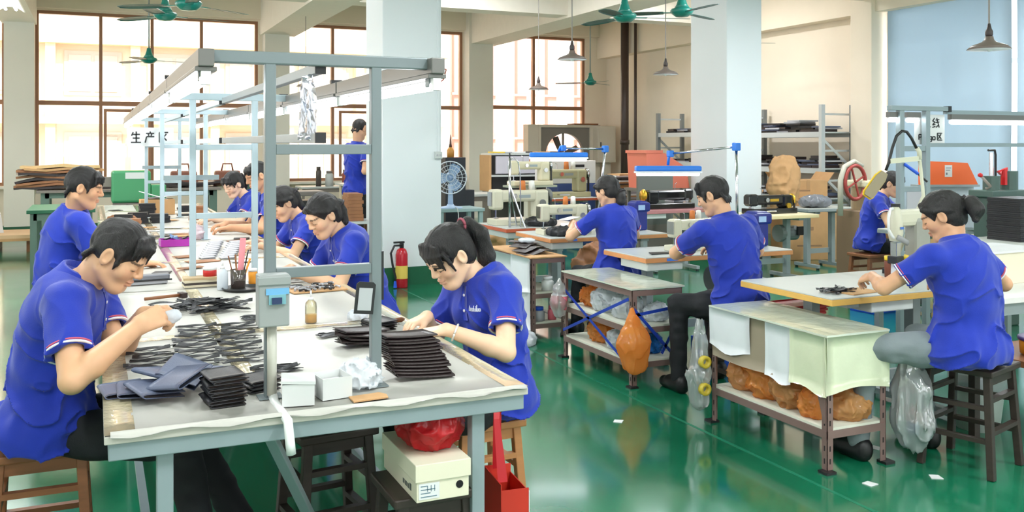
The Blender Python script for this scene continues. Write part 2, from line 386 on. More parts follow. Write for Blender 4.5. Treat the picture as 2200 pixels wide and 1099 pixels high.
class Solid:
    def __init__(s): s.ops = []; s.lo = V3(9, 9, 9) * 1e3; s.hi = -s.lo; s.post = None
    def grow(s, c, R): s.lo = np.minimum(s.lo, c - R); s.hi = np.maximum(s.hi, c + R)
    def u(s, fn, c, R, k=.02, grow=True):
        c = np.asarray(c, float); s.ops.append((0, fn, c, R, k))
        if grow: s.grow(c, R)
        return s
    def sub(s, fn, c, R, k=.01): s.ops.append((1, fn, np.asarray(c, float), R, k)); return s
    def cut(s, n, p, k=.004, c=None, R=9):   # remove the half space in direction n from p
        n = np.asarray(n, float) / np.linalg.norm(n); p = np.asarray(p, float)
        s.ops.append((1, lambda P: -((P - p) @ n), p if c is None else np.asarray(c, float), R, k)); return s
    def cone(s, a, b, ra, rb, k=.02):
        a = np.asarray(a, float); b = np.asarray(b, float)
        return s.u(lambda P: rc(P, a, b, ra, rb), (a + b) / 2, np.linalg.norm(b - a) / 2 + max(ra, rb), k)
    def chain(s, pts, rs, k=.01):
        for i in range(len(pts) - 1): s.cone(pts[i], pts[i + 1], rs[i], rs[i + 1], k)
        return s
    def ell(s, c, r, R=None, k=.03):
        c = np.asarray(c, float); R_ = np.eye(3) if R is None else R
        return s.u(lambda P: el((P - c) @ R_, (0, 0, 0), r), c, max(r), k)
    def ev(s, P, cull=True, band=.03):
        D = np.full(len(P), .25 if cull else 5.0)
        for op, fn, c, R, k in s.ops:
            if cull:
                q = P - c; m = np.einsum('ij,ij->i', q, q) < (R + k + band) ** 2
                if op and R >= 9: m[:] = True
                if not m.any(): continue
                Q = P[m]
            else: m = slice(None); Q = P
            d = fn(Q)
            D[m] = smin(D[m], d, k) if op == 0 else smax(D[m], -d, k)
        if s.post is not None: D = s.post(P, D)
        return D
    def surf(s, h=.005, newton=1, pad=.012):
        B = 4; lo = s.lo - pad; n = np.ceil((s.hi + pad - lo) / (h * B)).astype(int) + 1; H = h * B
        g = np.stack(np.meshgrid(*[np.arange(k) for k in n], indexing='ij'), -1).reshape(-1, 3)
        Dc = s.ev(lo + (g + .5 - .5 / B) * H, cull=False)
        act = np.abs(Dc) < H * 1.0 + .008
        N = n * B
        D = np.repeat(np.repeat(np.repeat(Dc.reshape(n).astype(np.float32), B, 0), B, 1), B, 2)
        ga = g[act] * B
        off = np.stack(np.meshgrid(*[np.arange(B)] * 3, indexing='ij'), -1).reshape(-1, 3)
        idx = (ga[:, None, :] + off[None]).reshape(-1, 3)
        v = np.empty(len(idx), np.float32)
        for q in range(0, len(idx), 400000): v[q:q + 400000] = s.ev(lo + idx[q:q + 400000] * h)
        D[idx[:, 0], idx[:, 1], idx[:, 2]] = v
        S = D < 0
        c8 = [S[a:N[0] - 1 + a, b:N[1] - 1 + b, c:N[2] - 1 + c] for a in (0, 1) for b in (0, 1) for c in (0, 1)]
        al = c8[0].copy(); an = c8[0].copy()
        for x in c8[1:]: al &= x; an |= x
        cell = np.argwhere(an & ~al)
        if len(cell) == 0: raise RuntimeError('empty solid')
        ids = np.full(np.array(S.shape) - 1, -1, np.int32); ids[tuple(cell.T)] = np.arange(len(cell))
        acc = np.zeros((len(cell), 3)); cnt = np.zeros(len(cell))
        cor = [(a, b, c) for a in (0, 1) for b in (0, 1) for c in (0, 1)]
        val = {o: D[cell[:, 0] + o[0], cell[:, 1] + o[1], cell[:, 2] + o[2]].astype(float) for o in cor}
        for o in cor:
            for ax in range(3):
                if o[ax]: continue
                p = list(o); p[ax] = 1; p = tuple(p); a, b = val[o], val[p]; m = (a < 0) != (b < 0)
                t = np.where(m, a / np.where(a == b, 1, a - b), 0)
                pos = np.tile(np.array(o, float), (len(cell), 1)); pos[:, ax] = t
                acc[m] += pos[m]; cnt[m] += 1
        V = lo + (cell + acc / cnt[:, None]) * h
        F = []
        for ax in range(3):
            sl0 = [slice(1, N[i] - 1) for i in range(3)]; sl0[ax] = slice(0, N[ax] - 1); sl1 = list(sl0); sl1[ax] = slice(1, N[ax])
            a = S[tuple(sl0)]; b = S[tuple(sl1)]; e = np.argwhere(a != b)
            flip = a[tuple(e.T)]
            st = np.array([1, 1, 1]); st[ax] = 0; e = e + st
            b1, b2 = [(1, 2), (2, 0), (0, 1)][ax]
            d1 = np.zeros(3, int); d1[b1] = 1; d2 = np.zeros(3, int); d2[b2] = 1
            q = [ids[tuple((e - x).T)] for x in (d1 + d2, d2, 0 * d1, d1)]
            q = np.stack(q, 1); q[~flip] = q[~flip][:, ::-1]
            F.append(q)
        F = np.concatenate(F); F = F[(F >= 0).all(1)]
        for _ in range(newton):
            e = h * .5; d0 = s.ev(V); gr = np.stack([s.ev(V + np.eye(3)[i] * e) - d0 for i in range(3)], 1) / e
            gl = np.linalg.norm(gr, axis=1); st = np.clip(d0 / np.maximum(gl, .3), -h * .7, h * .7)
            V = V - gr / np.maximum(gl, 1e-6)[:, None] * st[:, None]
        return V, F
def meshvf(name, V, F, m, colors=None, smooth=True):
    me = bpy.data.meshes.new(name); me.vertices.add(len(V)); me.vertices.foreach_set('co', np.asarray(V, np.float32).ravel())
    F = np.asarray(F, np.int32); k = F.shape[1]
    me.loops.add(F.size); me.loops.foreach_set('vertex_index', F.ravel())
    me.polygons.add(len(F)); me.polygons.foreach_set('loop_start', np.arange(len(F), dtype=np.int32) * k)
    try: me.polygons.foreach_set('loop_total', np.full(len(F), k, np.int32))
    except Exception: pass
    me.materials.append(m)
    me.update(calc_edges=True); me.validate()
    if smooth: me.polygons.foreach_set('use_smooth', np.ones(len(me.polygons), bool))
    if colors is not None:
        a = me.color_attributes.new('Col', 'FLOAT_COLOR', 'POINT'); c = np.ones((len(V), 4), np.float32); c[:, :3] = colors
        a.data.foreach_set('color', c.ravel())
    return me
def L3(c): return np.array(lin(c)[:3])
M_skin = mat('skin', (220, 170, 135), .45, attr='Col', spec=.35)
M_skin.node_tree.nodes['Principled BSDF'].inputs['Subsurface Weight'].default_value = .08
M_skin.node_tree.nodes['Principled BSDF'].inputs['Subsurface Radius'].default_value = (.012, .005, .003)
M_hair = mat('black_hair', (26, 22, 22), .38, spec=.5, bump=.6, bscale=70, stretch=(8, 8, 1))
M_shirt = mat('royal_blue_polo_cloth', (14, 46, 166), .8, var=.08, vscale=14, bump=.12, bscale=260, sheen=.2)
M_white = mat('white_cloth_trim', (236, 232, 236), .7)
M_navy = mat('navy_trim', (30, 26, 90), .8)
M_rose = mat('rose_trim', (200, 90, 110), .8)
M_black = mat('black_trouser_cloth', (22, 24, 28), .85, bump=.1, bscale=200)
M_grey = mat('grey_trouser_cloth', (128, 138, 142), .85, bump=.1, bscale=200, var=.08)
M_shoe = mat('black_shoe', (18, 18, 20), .45)
M_pale = mat('white_logo_and_glint', (222, 226, 240), .7)  # shirt lettering white, also used for the painted reflection on the sleeve

def headfn(fem):
    w = .94 if fem else 1.0
    def f(P):
        P = P / np.array([w, 1, 1]) if fem else P
        d = el(P, (0, -.012, .026), (.076, .096, .09))
        d = smin(d, el(P, (0, .022, -.045), (.058 if not fem else .055, .064, .074)), .03)
        d = smin(d, rc(P, (-.012, .066, -.097), (.012, .066, -.097), .02, .02), .03)
        for sx in (-1, 1):
            d = smin(d, el(P, (sx * .036, .05, -.026), (.03, .032, .03)), .025)
            d = smin(d, rc(P, (sx * .055, -.01, -.06), (sx * .03, .05, -.095), .014, .014), .03)
        d = smin(d, rc(P, (-.03, .078, .022), (.03, .078, .022), .014, .014), .02)
        for sx in (-1, 1):
            d = smax(d, -el(P, (sx * .031, .1, .002), (.017, .014, .012)), .012)
            d = smin(d, el(P, (sx * .031, .077, .001), (.0155, .013, .012)), .006)
        d = smin(d, rc(P, (0, .088, .012), (0, .104 if not fem else .101, -.02), .0075, .0115), .012)
        for sx in (-1, 1): d = smin(d, el(P, (sx * .0115, .095, -.025), (.0085, .01, .0075)), .006)
        d = smin(d, el(P, (0, .088, -.053), (.022, .011, .0065)), .006)
        d = smin(d, el(P, (0, .086, -.0655), (.019, .012, .0075)), .006)
        d = smax(d, -rc(P, (-.022, .1, -.0592), (.022, .1, -.0592), .0018, .0018), .004)
        for sx in (-1, 1):
            e = el(P, (sx * .079, -.008, -.004), (.011, .02, .033))
            e = smax(e, -el(P, (sx * .087, -.003, .0), (.006, .011, .019)), .006)
            d = smin(d, e, .008)
        return d * .95
    return f
def handfn(side, curl, spread=.08, thumb=0.0, curls=None):
    t = -1 if side == 'R' else 1
    xs = [.031, .0105, -.0105, -.0305]; yk = [.088, .092, .088, .079]; ln = [.07, .078, .072, .057]
    segs = []
    for i in range(4):
        x = t * xs[i]; p = V3(x, yk[i], 0); a = 0.0; sp = t * spread * (1.2 - i * .8); cu = curls[i] if curls else curl
        pts = [p]
        for j, (fr, cc) in enumerate(((.46, cu), (.3, cu * 1.15), (.24, cu * .7))):
            a += cc; dv = V3(math.sin(sp) * math.cos(a), math.cos(a) * math.cos(sp), -math.sin(a))
            p = p + dv * ln[i] * fr; pts.append(p)
        segs.append(pts)
    tp = [V3(t * .022, .028, -.008), V3(t * (.047 - .02 * thumb), .06, -.018 - .014 * thumb), V3(t * (.05 - .038 * thumb), .09, -.026 - .018 * thumb)]
    R0 = [.0092, .0088, .0082, .0068]; sc = [1, 1.02, .97, .86]
    def f(P):
        d = np.full(len(P), .3)
        for i in range(4):
            x = t * xs[i]
            d = smin(d, rc(P, (x * .55, .008, -.001), (x, yk[i], -.001), .0165, .0122 * sc[i]), .012)
        d = smin(d, rc(P, (t * .016, .02, -.009), tp[1] * .7 + tp[0] * .3, .017, .0125), .014)
        d = smin(d, rc(P, tp[0], tp[1], .0125, .0105), .008); d = smin(d, rc(P, tp[1], tp[2], .0105, .008), .004)
        for i in range(4):
            fd = np.full(len(P), .3)
            for j in range(3):
                fd = np.minimum(fd, rc(P, segs[i][j], segs[i][j + 1], R0[j] * sc[i], R0[j + 1] * sc[i]))
            d = smin(d, fd, .0035)
        return d
    return f
def nrm(v): v = np.asarray(v, float); return v / max(np.linalg.norm(v), 1e-9)
def frame(f, up):
    f = nrm(f); x = nrm(np.cross(f, up)); z = np.cross(x, f); return np.stack([x, f, z], 1)    # columns right, forward, up
def ik(a, b, l1, l2, hint):
    a = np.asarray(a, float); b = np.asarray(b, float); d = b - a; D = np.linalg.norm(d)
    if D > (l1 + l2) * .995: b = a + d / D * (l1 + l2) * .995; d = b - a; D = np.linalg.norm(d)
    n = d / D; x = (l1 * l1 - l2 * l2 + D * D) / (2 * D); h = math.sqrt(max(l1 * l1 - x * x, 0))
    hv = np.asarray(hint, float); hv = hv - n * (hv @ n); return a + n * x + nrm(hv) * h, b

def hair_solid(C, R, style, fem, tail=None, seed=0):
    """hair as a solid in head frame; tail: list of local points"""
    S = Solid(); W = lambda p: C + R @ np.asarray(p, float)
    loc = lambda P: (P - C) @ R
    rx = .0825 if not fem else .0805
    S.u(lambda P: el(loc(P), (0, -.014, .03), (rx, .103, .096)), C, .13, .01)
    if style == 'short':
        S.sub(lambda P: el(loc(P), (0, .108, -.055), (.1, .095, .108)), W((0, .1, -.055)), .15, .01)
        S.sub(lambda P: bxs(loc(P), (0, .0, -.13), (.2, .2, .066), .01), W((0, 0, -.13)), .3, .02)
        for sx in (-1, 1):
            S.sub(lambda P, sx=sx: el(loc(P), (sx * .085, .006, -.03), (.03, .03, .042)), W((sx * .085, 0, -.03)), .06, .006)
            S.chain([W((sx * .07, .03, .03)), W((sx * .0765, .034, -.005)), W((sx * .075, .031, -.032))], [.012, .006, .002], .008)
        for i in range(11):
            x = -.066 + .132 * i / 10
            S.chain([W((x * .75, .05, .098)), W((x * .95, .088 - abs(x) * .4, .078)), W((x * 1.05 + .008, .1 - abs(x) * .5, .04 + .012 * math.sin(i * 2.1 + seed)))], [.011, .0085, .0025], .007)
        for i in range(7):
            x = -.05 + .1 * i / 6
            S.chain([W((x, -.07, -.02)), W((x * 1.05, -.083, -.05)), W((x, -.082, -.075 - .008 * (i % 2)))], [.012, .008, .003], .008)
    else:
        S.u(lambda P: el(loc(P), (0, -.045, -.03), (.068, .056, .062)), W((0, -.045, -.03)), .08, .03)
        S.sub(lambda P: el(loc(P), (0, .118, -.05), (.1, .112, .112)), W((0, .11, -.05)), .16, .01)
        S.sub(lambda P: bxs(loc(P), (0, .02, -.15), (.2, .2, .065), .01), W((0, .02, -.15)), .3, .02)
        for sx in (-1, 1):
            S.sub(lambda P, sx=sx: el(loc(P), (sx * .085, .012, -.026), (.032, .034, .044)), W((sx * .085, 0, -.02)), .07, .006)
    if style in ('bangs', 'fringe'):
        n = 17
        for i in range(n):
            x = -.064 + .128 * i / (n - 1); dz = (.009 * math.sin(i * 2.3 + seed)); ln = .056 if style == 'bangs' else .04
            if style == 'fringe' and abs(x) < .014: continue
            S.chain([W((x * .8, .058, .09)), W((x * .95, .0865 - abs(x) * .25, .058)), W((x * 1.05, .0955 - abs(x) * .36, .058 - ln + dz))], [.01, .0075, .0022], .006)
        for sx in (-1, 1):
            S.chain([W((sx * .06, .055, .055)), W((sx * .0735, .05, .01)), W((sx * .072, .046, -.03))], [.011, .0065, .002], .007)
    if style == 'swept':
        for sx in (-1, 1):
            S.chain([W((sx * .01, .074, .086)), W((sx * .056, .062, .06)), W((sx * .077, .012, .034)), W((sx * .07, -.05, .012)), W((sx * .03, -.1, .0))], [.01, .0105, .009, .008, .006], .015)
    if tail is not None:
        p0 = W(tail[0]); bk = -nrm(R[:, 1] * np.array([1, 1, 0])); sd = V3(-bk[1], bk[0], 0)
        pts = [W((tail[0][0] * .6, tail[0][1] * .75, tail[0][2] * .9)), p0] + [p0 + bk * b + V3(0, 0, -1) * d + sd * e for b, d, e in tail[1]]; S.chain(pts, [tail[2][0]] + list(tail[2]), .012)
    def post(P, D):
        q = loc(P); ang = np.arctan2(q[:, 0], q[:, 2] + .05) if False else np.arctan2(q[:, 0], q[:, 1] + .3)
        n = vnoise(np.stack([q[:, 0] * 150, q[:, 1] * 18, q[:, 2] * 22], 1) + seed)
        n2 = vnoise(np.stack([q[:, 0] * 60, q[:, 1] * 60, q[:, 2] * 14], 1) + seed * 2)
        return D + (n - .5) * .005 + (n2 - .5) * .0045
    S.post = post
    S.lo -= .02; S.hi += .02
    return S

JO = {}
def person(name, label, hip, c7, face, headc, hyaw, hpitch, wr, hands, legs=None, hroll=0.0, fem=False, hair='short', tail=None,
           res=.006, skin=(222, 172, 138), trousers=None, hints=None, s=1.0, twist=0.0, tstyle='polo', seed=0, hres=None, build=1.0, elbowfix=None, group=None, curlset=None):
    """face / hyaw: heading angles (0 = +X). wr: {'L':pt,'R':pt}; hands: side -> (finger dir, back-of-hand normal, curl, thumb)"""
    hip, c7, headc = [np.asarray(v, float) for v in (hip, c7, headc)]
    fwd = V3(math.cos(face), math.sin(face), 0); up = nrm(c7 - hip); rgt = nrm(np.cross(fwd, up)); fw = np.cross(up, rgt)
    T = np.stack([rgt, fw, up], 1)
    f2 = V3(math.cos(face + twist), math.sin(face + twist), 0); rg2 = nrm(np.cross(f2, up)); fw2 = np.cross(up, rg2)
    T2 = np.stack([rg2, fw2, up], 1)
    hf = V3(math.cos(hyaw) * math.cos(hpitch), math.sin(hyaw) * math.cos(hpitch), -math.sin(hpitch))
    HR = frame(hf, V3(0, 0, 1))
    if hroll:
        cr, sr = math.cos(hroll), math.sin(hroll); HR = HR @ np.array([[cr, 0, sr], [0, 1, 0], [-sr, 0, cr]])
    HS = s
    Lt = np.linalg.norm(c7 - hip)
    waist = hip + up * Lt * .4 - fw * .025; chest = hip + up * Lt * .7 - fw2 * .02
    sw = (.172 if not fem else .15) * s * build
    sh = {k: c7 - up * .055 * s + rg2 * (sw if k == 'R' else -sw) + fw2 * .015 for k in 'LR'}
    l1, l2 = ((.29, .255) if not fem else (.265, .235)); l1 *= s; l2 *= s
    el_, wp = {}, {}
    for k in 'LR':
        h = (hints or {}).get(k, -up * 1.0 + rg2 * (.5 if k == 'R' else -.5) - fw * .3)
        el_[k], wp[k] = ik(sh[k], wr[k], l1, l2, h)
    JO[seed] = (el_, wp)
    B = build
    def torso(S, g):    # g: outward growth
        S.ell(hip + up * .03, (.158 * s * B + g, .118 * s * B + g, .125 * s + g), T, .05)
        S.ell(waist, ((.142 if not fem else .128) * s * B + g, .108 * s * B + g, .17 * s + g), T, .05)
        S.ell(chest, ((.158 if not fem else .138) * s * B + g, .112 * s * B + g, .17 * s + g), T2, .05)
        S.cone(sh['L'] - rg2 * -.02, sh['R'] - rg2 * .02, .056 * s + g, .056 * s + g, .05)
        S.cone(chest + up * .1, c7 - up * .01 - fw2 * .01, .075 * s + g, .052 * s + g, .06)
        if fem:
            for sx in (-1, 1): S.ell(chest + rg2 * sx * .062 + fw2 * .075 - up * .01, (.055 + g, .05 + g, .055 + g), T2, .04)
    # --- body (skin)
    body = Solid(); torso(body, -.022)
    ra = 1.0 if not fem else .86
    for k in 'LR':
        body.cone(sh[k], el_[k], .05 * s * ra, .041 * s * ra, .03)
        body.cone(el_[k], el_[k] * .72 + wp[k] * .28, .041 * s * ra, .0435 * s * ra, .012)
        body.cone(el_[k] * .72 + wp[k] * .28, wp[k], .0435 * s * ra, .0265 * s * ra, .012)
        fd, bn, curl, thumb = hands[k]; fd = nrm(fd); x = nrm(np.cross(fd, bn)); z = np.cross(x, fd); HM = np.stack([x, fd, z], 1)
        hs = s * (.97 if not fem else .9); c = wp[k]
        fn = handfn(k, curl, thumb=thumb, curls=(curlset or {}).get(k))
        body.u(lambda P, fn=fn, HM=HM, c=c, hs=hs: fn(((P - c) @ HM) / hs) * hs, c + fd * .08, .13, .016)
    nb = c7 + fw2 * .012
    body.cone(nb - up * .04, headc + HR @ V3(0, -.03, -.055) * HS, (.058 if not fem else .05) * s, (.054 if not fem else .047) * s, .03)
    hfn = headfn(fem)
    body.u(lambda P: hfn(((P - headc) @ HR) / HS) * HS, headc, .15 * HS, .018)
    V, F = body.surf(res)
    q = ((V - headc) @ HR) / HS
    sk = L3(skin); col = np.tile(sk, (len(V), 1)); inh = np.linalg.norm(q, axis=1) < .15
    n = vnoise(V * 40)[:, None]; col = col * (.95 + .1 * n)
    def put(mask, c, a=1.0): col[mask] = col[mask] * (1 - a) + L3(c) * a
    ax = np.abs(q[:, 0])
    put(inh & (q[:, 1] > .07) & (ax < .023) & (q[:, 2] > -.0735) & (q[:, 2] < -.0475) & (q[:, 1] > .082), (200, 122, 110), .4)
    put(inh & (q[:, 1] > .05) & (ax > .012) & (ax < .05) & (np.abs(q[:, 2] - (.0235 - .12 * np.maximum(ax - .035, 0))) < .0042), (40, 28, 24), .8)
    put(inh & (q[:, 1] > .06) & (ax > .017) & (ax < .046) & (np.abs(q[:, 2] - (-.0065 + .1 * np.abs(ax - .03))) < .0022), (34, 24, 22), .85)
    put(inh & (q[:, 1] > .03) & (ax > .03) & (ax < .06) & (np.abs(q[:, 2] + .03) < .022), (224, 140, 118), .18)
    base = V3(hip[0], hip[1], 0)
    root = thing(name, label, 'person', tuple(base), 0, group)
    o = obj('body', meshvf('body', V - base, F, M_skin, col), root)
    # --- polo shirt
    S = Solid(); torso(S, .006 if not fem else .008)
    hem = hip - up * .09
    S.ell(hip - up * .04, (.182 * s * B, .146 * s * B, .125), T, .05)
    for k in 'LR':
        d = nrm(el_[k] - sh[k]); L = np.linalg.norm(el_[k] - sh[k]); t1 = .66 if not fem else .62
        e = sh[k] + d * L * t1; r1 = (.066 if not fem else .058) * s
        def sl(P, a=sh[k], e=e, d=d, r1=r1): return smax(rc(P, a, e + d * .06, r1 * 1.02, r1 * 1.06), (P - e) @ d, .006)
        S.u(sl, (sh[k] + e) / 2, L * t1 / 2 + .09, .035)
        S.sub(lambda P, a=sh[k] + d * L * .48, e=e + d * .05, r1=r1: rc(P, a, e, r1 * .8, r1 * .94), e, .14, .003)
    S.cut(-up, hem, .012)
    S.cut(nrm(up * .92 + fw2 * .25), c7 + up * .022 + fw2 * .0, .01, c7, .16)
    fo = seed * 3.7
    def post(P, D, hip=hip, up=up):
        u_ = (P - hip) @ up; x_ = (P - hip) @ T[:, 0]; y_ = (P - hip) @ T[:, 1]
        n = vnoise(np.stack([x_ * 9 + fo, y_ * 9, u_ * 16 + np.abs(x_) * 10], 1)); r = 1 - np.abs(2 * n - 1)
        n2 = vnoise(np.stack([x_ * 22, y_ * 22 + fo, u_ * 9 - x_ * 14], 1))
        wgt = np.clip(1.15 - u_ / Lt, .35, 1)
        return D - (r ** 4 * .019 - .004) * wgt + (n2 - .5) * .012 * wgt
    S.post = post
    V, F = S.surf(max(res, .005), newton=1)
    sh_o = obj('polo_shirt', meshvf('polo_shirt', V - base, F, M_shirt), root)
    # sleeve trims
    for k in 'LR':
        d = nrm(el_[k] - sh[k]); L = np.linalg.norm(el_[k] - sh[k]); t1 = .66 if not fem else .62; r1 = (.066 if not fem else .058) * s * 1.055
        e = sh[k] + d * L * t1
        for nm, m_, o0, o1, rr in (('cuff_stripe', M_white, -.0065, -.001, 1.07), ('cuff_stripe', M_rose, -.015, -.011, 1.06)):
            x = nrm(np.cross(d, V3(.3, .2, .9))); y = np.cross(d, x); mb = MB(); n_ = 28; vs = []
            for rad, o_ in ((r1 * rr, o0), (r1 * rr, o1), (r1 * .95, o1), (r1 * .95, o0)):
                vs += [tuple(e + d * o_ + x * rad * math.cos(2 * pi * j / n_) + y * rad * math.sin(2 * pi * j / n_) - base) for j in range(n_)]
            fs = [(a * n_ + j, a * n_ + (j + 1) % n_, ((a + 1) % 4) * n_ + (j + 1) % n_, ((a + 1) % 4) * n_ + j) for a in range(4) for j in range(n_)]
            mb.add(vs, fs); part(sh_o, nm, mb, m_, smooth=True)
    # collar
    ca = nrm(up + nrm(headc - c7) * .5); cx = nrm(np.cross(fw2, ca)); cf = np.cross(ca, cx)
    rows = [[], [], [], []]; K = 26; cr = (.064 if not fem else .057) * s
    for j in range(K):
        ph = (-pi + .2) + (2 * pi - .4) * j / (K - 1); ph += 0
        dirv = cf * -math.cos(ph) * 1.1 + cx * math.sin(ph)
        fr = max(0, -math.cos(ph)) ** 3
        cc = nb + ca * .012 + cf * -.004
        rows[0].append(tuple(cc + dirv * cr * .99 - ca * .02 - ca * .018 * fr - base)); rows[1].append(tuple(cc + dirv * cr * 1.02 + ca * (.026 - .022 * fr) - base))
        rows[2].append(tuple(cc + dirv * cr * 1.14 + ca * (.022 - .024 * fr) - base)); rows[3].append(tuple(cc + dirv * cr * (1.36 + .12 * fr) - ca * (.022 + .034 * fr) - base))
    part(sh_o, 'collar', MB().sheet(rows, .004), M_shirt, smooth=True)
    # placket and buttons on the chest, logo
    def onshirt(p, d):
        p = np.asarray(p, float)
        for _ in range(14): p = p - d * float(S.ev(p[None], cull=False)[0]) * -1.0 * -1 if False else p - d * float(S.ev(p[None], cull=False)[0])
        return p
    mbp = MB(); rowp = [[], []]
    for j in range(6):
        p0 = nb - up * (.03 + .027 * j)
        for i, x_ in enumerate((-.014, .014)):
            rowp[i].append(tuple(onshirt(p0 + rg2 * x_ + fw2 * .16, fw2) + fw2 * .002 - base))
    part(sh_o, 'placket', mbp.sheet(rowp, .004), M_shirt, smooth=True)
    for j in (1, 3):
        p = onshirt(nb - up * (.035 + .03 * j) + fw2 * .16, fw2) + fw2 * .004
        part(sh_o, 'button', MB().cyl(tuple(p - base), tuple(p + fw2 * .003 - base), .0055, 10), M_white)
    if tstyle == 'logo':
        lg = MB(); x0 = .03
        gl = dict(b=[(0, 0, .25, 1), (.25, 0, .75, .2), (.25, .45, .75, .65), (.75, .1, 1, .55)], a=[(0, .1, .25, .5), (.2, 0, .8, .15), (.2, .5, .8, .65), (.7, 0, .95, .65)],
                  s=[(.1, 0, .9, .15), (.1, .25, .9, .4), (.1, .5, .9, .65), (.7, .1, .9, .3), (.1, .35, .3, .55)], h=[(0, 0, .25, 1.1), (.25, .45, .75, .65), (.75, 0, 1, .55)],
                  i=[(.3, 0, .6, .65), (.3, .8, .6, 1)], l=[(.3, 0, .6, 1.3)], u=[(0, .1, .25, .65), (.2, 0, .8, .2), (.75, 0, 1, .65)], o=[(0, .1, .25, .5), (.2, 0, .8, .15), (.2, .5, .8, .65), (.75, .1, 1, .5)])
        cu = 0.0; sz = .012
        for chh in 'bashiluo':
            for a0, b0, a1, b1 in gl[chh]:
                pts = []
                for (a, b) in ((a0, b0), (a1, b0), (a1, b1), (a0, b1)):
                    lx = x0 + (cu + a * .62) * sz; lz = -.135 + b * sz * 1.6
                    pts.append(onshirt(chest + up * .1 - rg2 * lx + up * (lz + .05) + fw2 * .2, fw2) + fw2 * .0025 - base)
                pts = pts[::-1]
                lg.add([tuple(p) for p in pts] + [tuple(p - fw2 * .004) for p in pts], [(0, 1, 2, 3), (7, 6, 5, 4), (0, 4, 5, 1), (1, 5, 6, 2), (2, 6, 7, 3), (3, 7, 4, 0)])
            cu += .78 if chh not in 'il' else .5
        part(sh_o, 'logo', lg, M_pale, label='white printed lettering')
        pp = nb + ca * .0 + cf * .075 * s - cx * .05 - ca * .03
        part(sh_o, 'collar_tab', MB().box(tuple(pp - base), (.012, .006, .022), Matrix(np.stack([cx, cf, ca], 1).tolist())), M_white)
    # --- hair
    HSd = hair_solid(headc, HR, hair, fem, tail, seed) if HS == 1 else hair_solid(headc, HR * 1.0, hair, fem, tail, seed)
    V, F = HSd.surf(hres or max(res, .004), newton=1)
    obj('hair', meshvf('hair', V - base, F, M_hair), root)
    if tail is not None:
        p0 = headc + HR @ np.asarray(tail[0], float); bk = -nrm(HR[:, 1] * np.array([1, 1, 0])); b_, d_, e_ = tail[1][0]
        ax_ = nrm(bk * (b_ + .01) - V3(0, 0, 1) * d_); x_ = nrm(np.cross(ax_, V3(.2, .1, .9))); y_ = np.cross(ax_, x_); rr = tail[2][0] + .006
        part(root, 'hair_tie', MB().tube([tuple(p0 + x_ * rr * math.cos(2 * pi * j / 14) + y_ * rr * math.sin(2 * pi * j / 14) - base) for j in range(15)], .006, 6), mat('hair_tie_%d' % (seed == 2), (150, 70, 84) if seed == 2 else (40, 34, 40), .6), smooth=True)
    if seed == 4:
        part(root, 'ear_stud', MB().lathe([(.0, -.007), (.006, -.004), (.006, .004), (.0, .007)], tuple(headc + HR @ V3(-.083, -.004, -.036) - base), 10), mat('dark_stud', (40, 34, 30), .2, metal=.6), smooth=True)
    # --- trousers and shoes
    if trousers is not None and legs is not None:
        m_, = [trousers]
        P_ = Solid(); P_.ell(hip, (.142 * s * B, .105 * s * B, .11 * s), T, .04)
        sho = {}
        for k in 'LR':
            hj = hip + rgt * (.085 if k == 'R' else -.085) * s - up * .03
            kn, an = np.asarray(legs[k][0], float), np.asarray(legs[k][1], float)
            P_.cone(hj, hj * .6 + kn * .4, .07 * s, .082 * s, .04); P_.cone(hj * .6 + kn * .4, kn, .082 * s, .064 * s, .03); P_.cone(kn, an, .064 * s, .05 * s, .03)
            sho[k] = (an, legs[k][2] if len(legs[k]) > 2 else fwd)
        P_.post = lambda P, D: D + (vnoise(P * np.array([18, 18, 30]) + seed) - .5) * .014
        V, F = P_.surf(max(res * 1.4, .008))
        obj('trousers', meshvf('trousers', V - base, F, m_), root)
        for k in 'LR':
            an, d = sho[k]; d = nrm(d); Z_ = Solid()
            h0 = V3(an[0], an[1], an[2])
            Z_.cone(h0 - V3(0, 0, .03) - d * .03, h0 - V3(0, 0, .05) + d * .09, .045, .042, .02); Z_.cone(h0 - V3(0, 0, .06) - d * .03, h0 - V3(0, 0, .066) + d * .16, .045, .036, .02)
            Z_.cut(V3(0, 0, -1), V3(0, 0, an[2] - .1), .004)
            V, F = Z_.surf(.008); obj('shoe', meshvf('shoe', V - base, F, M_shoe), root)
    return root
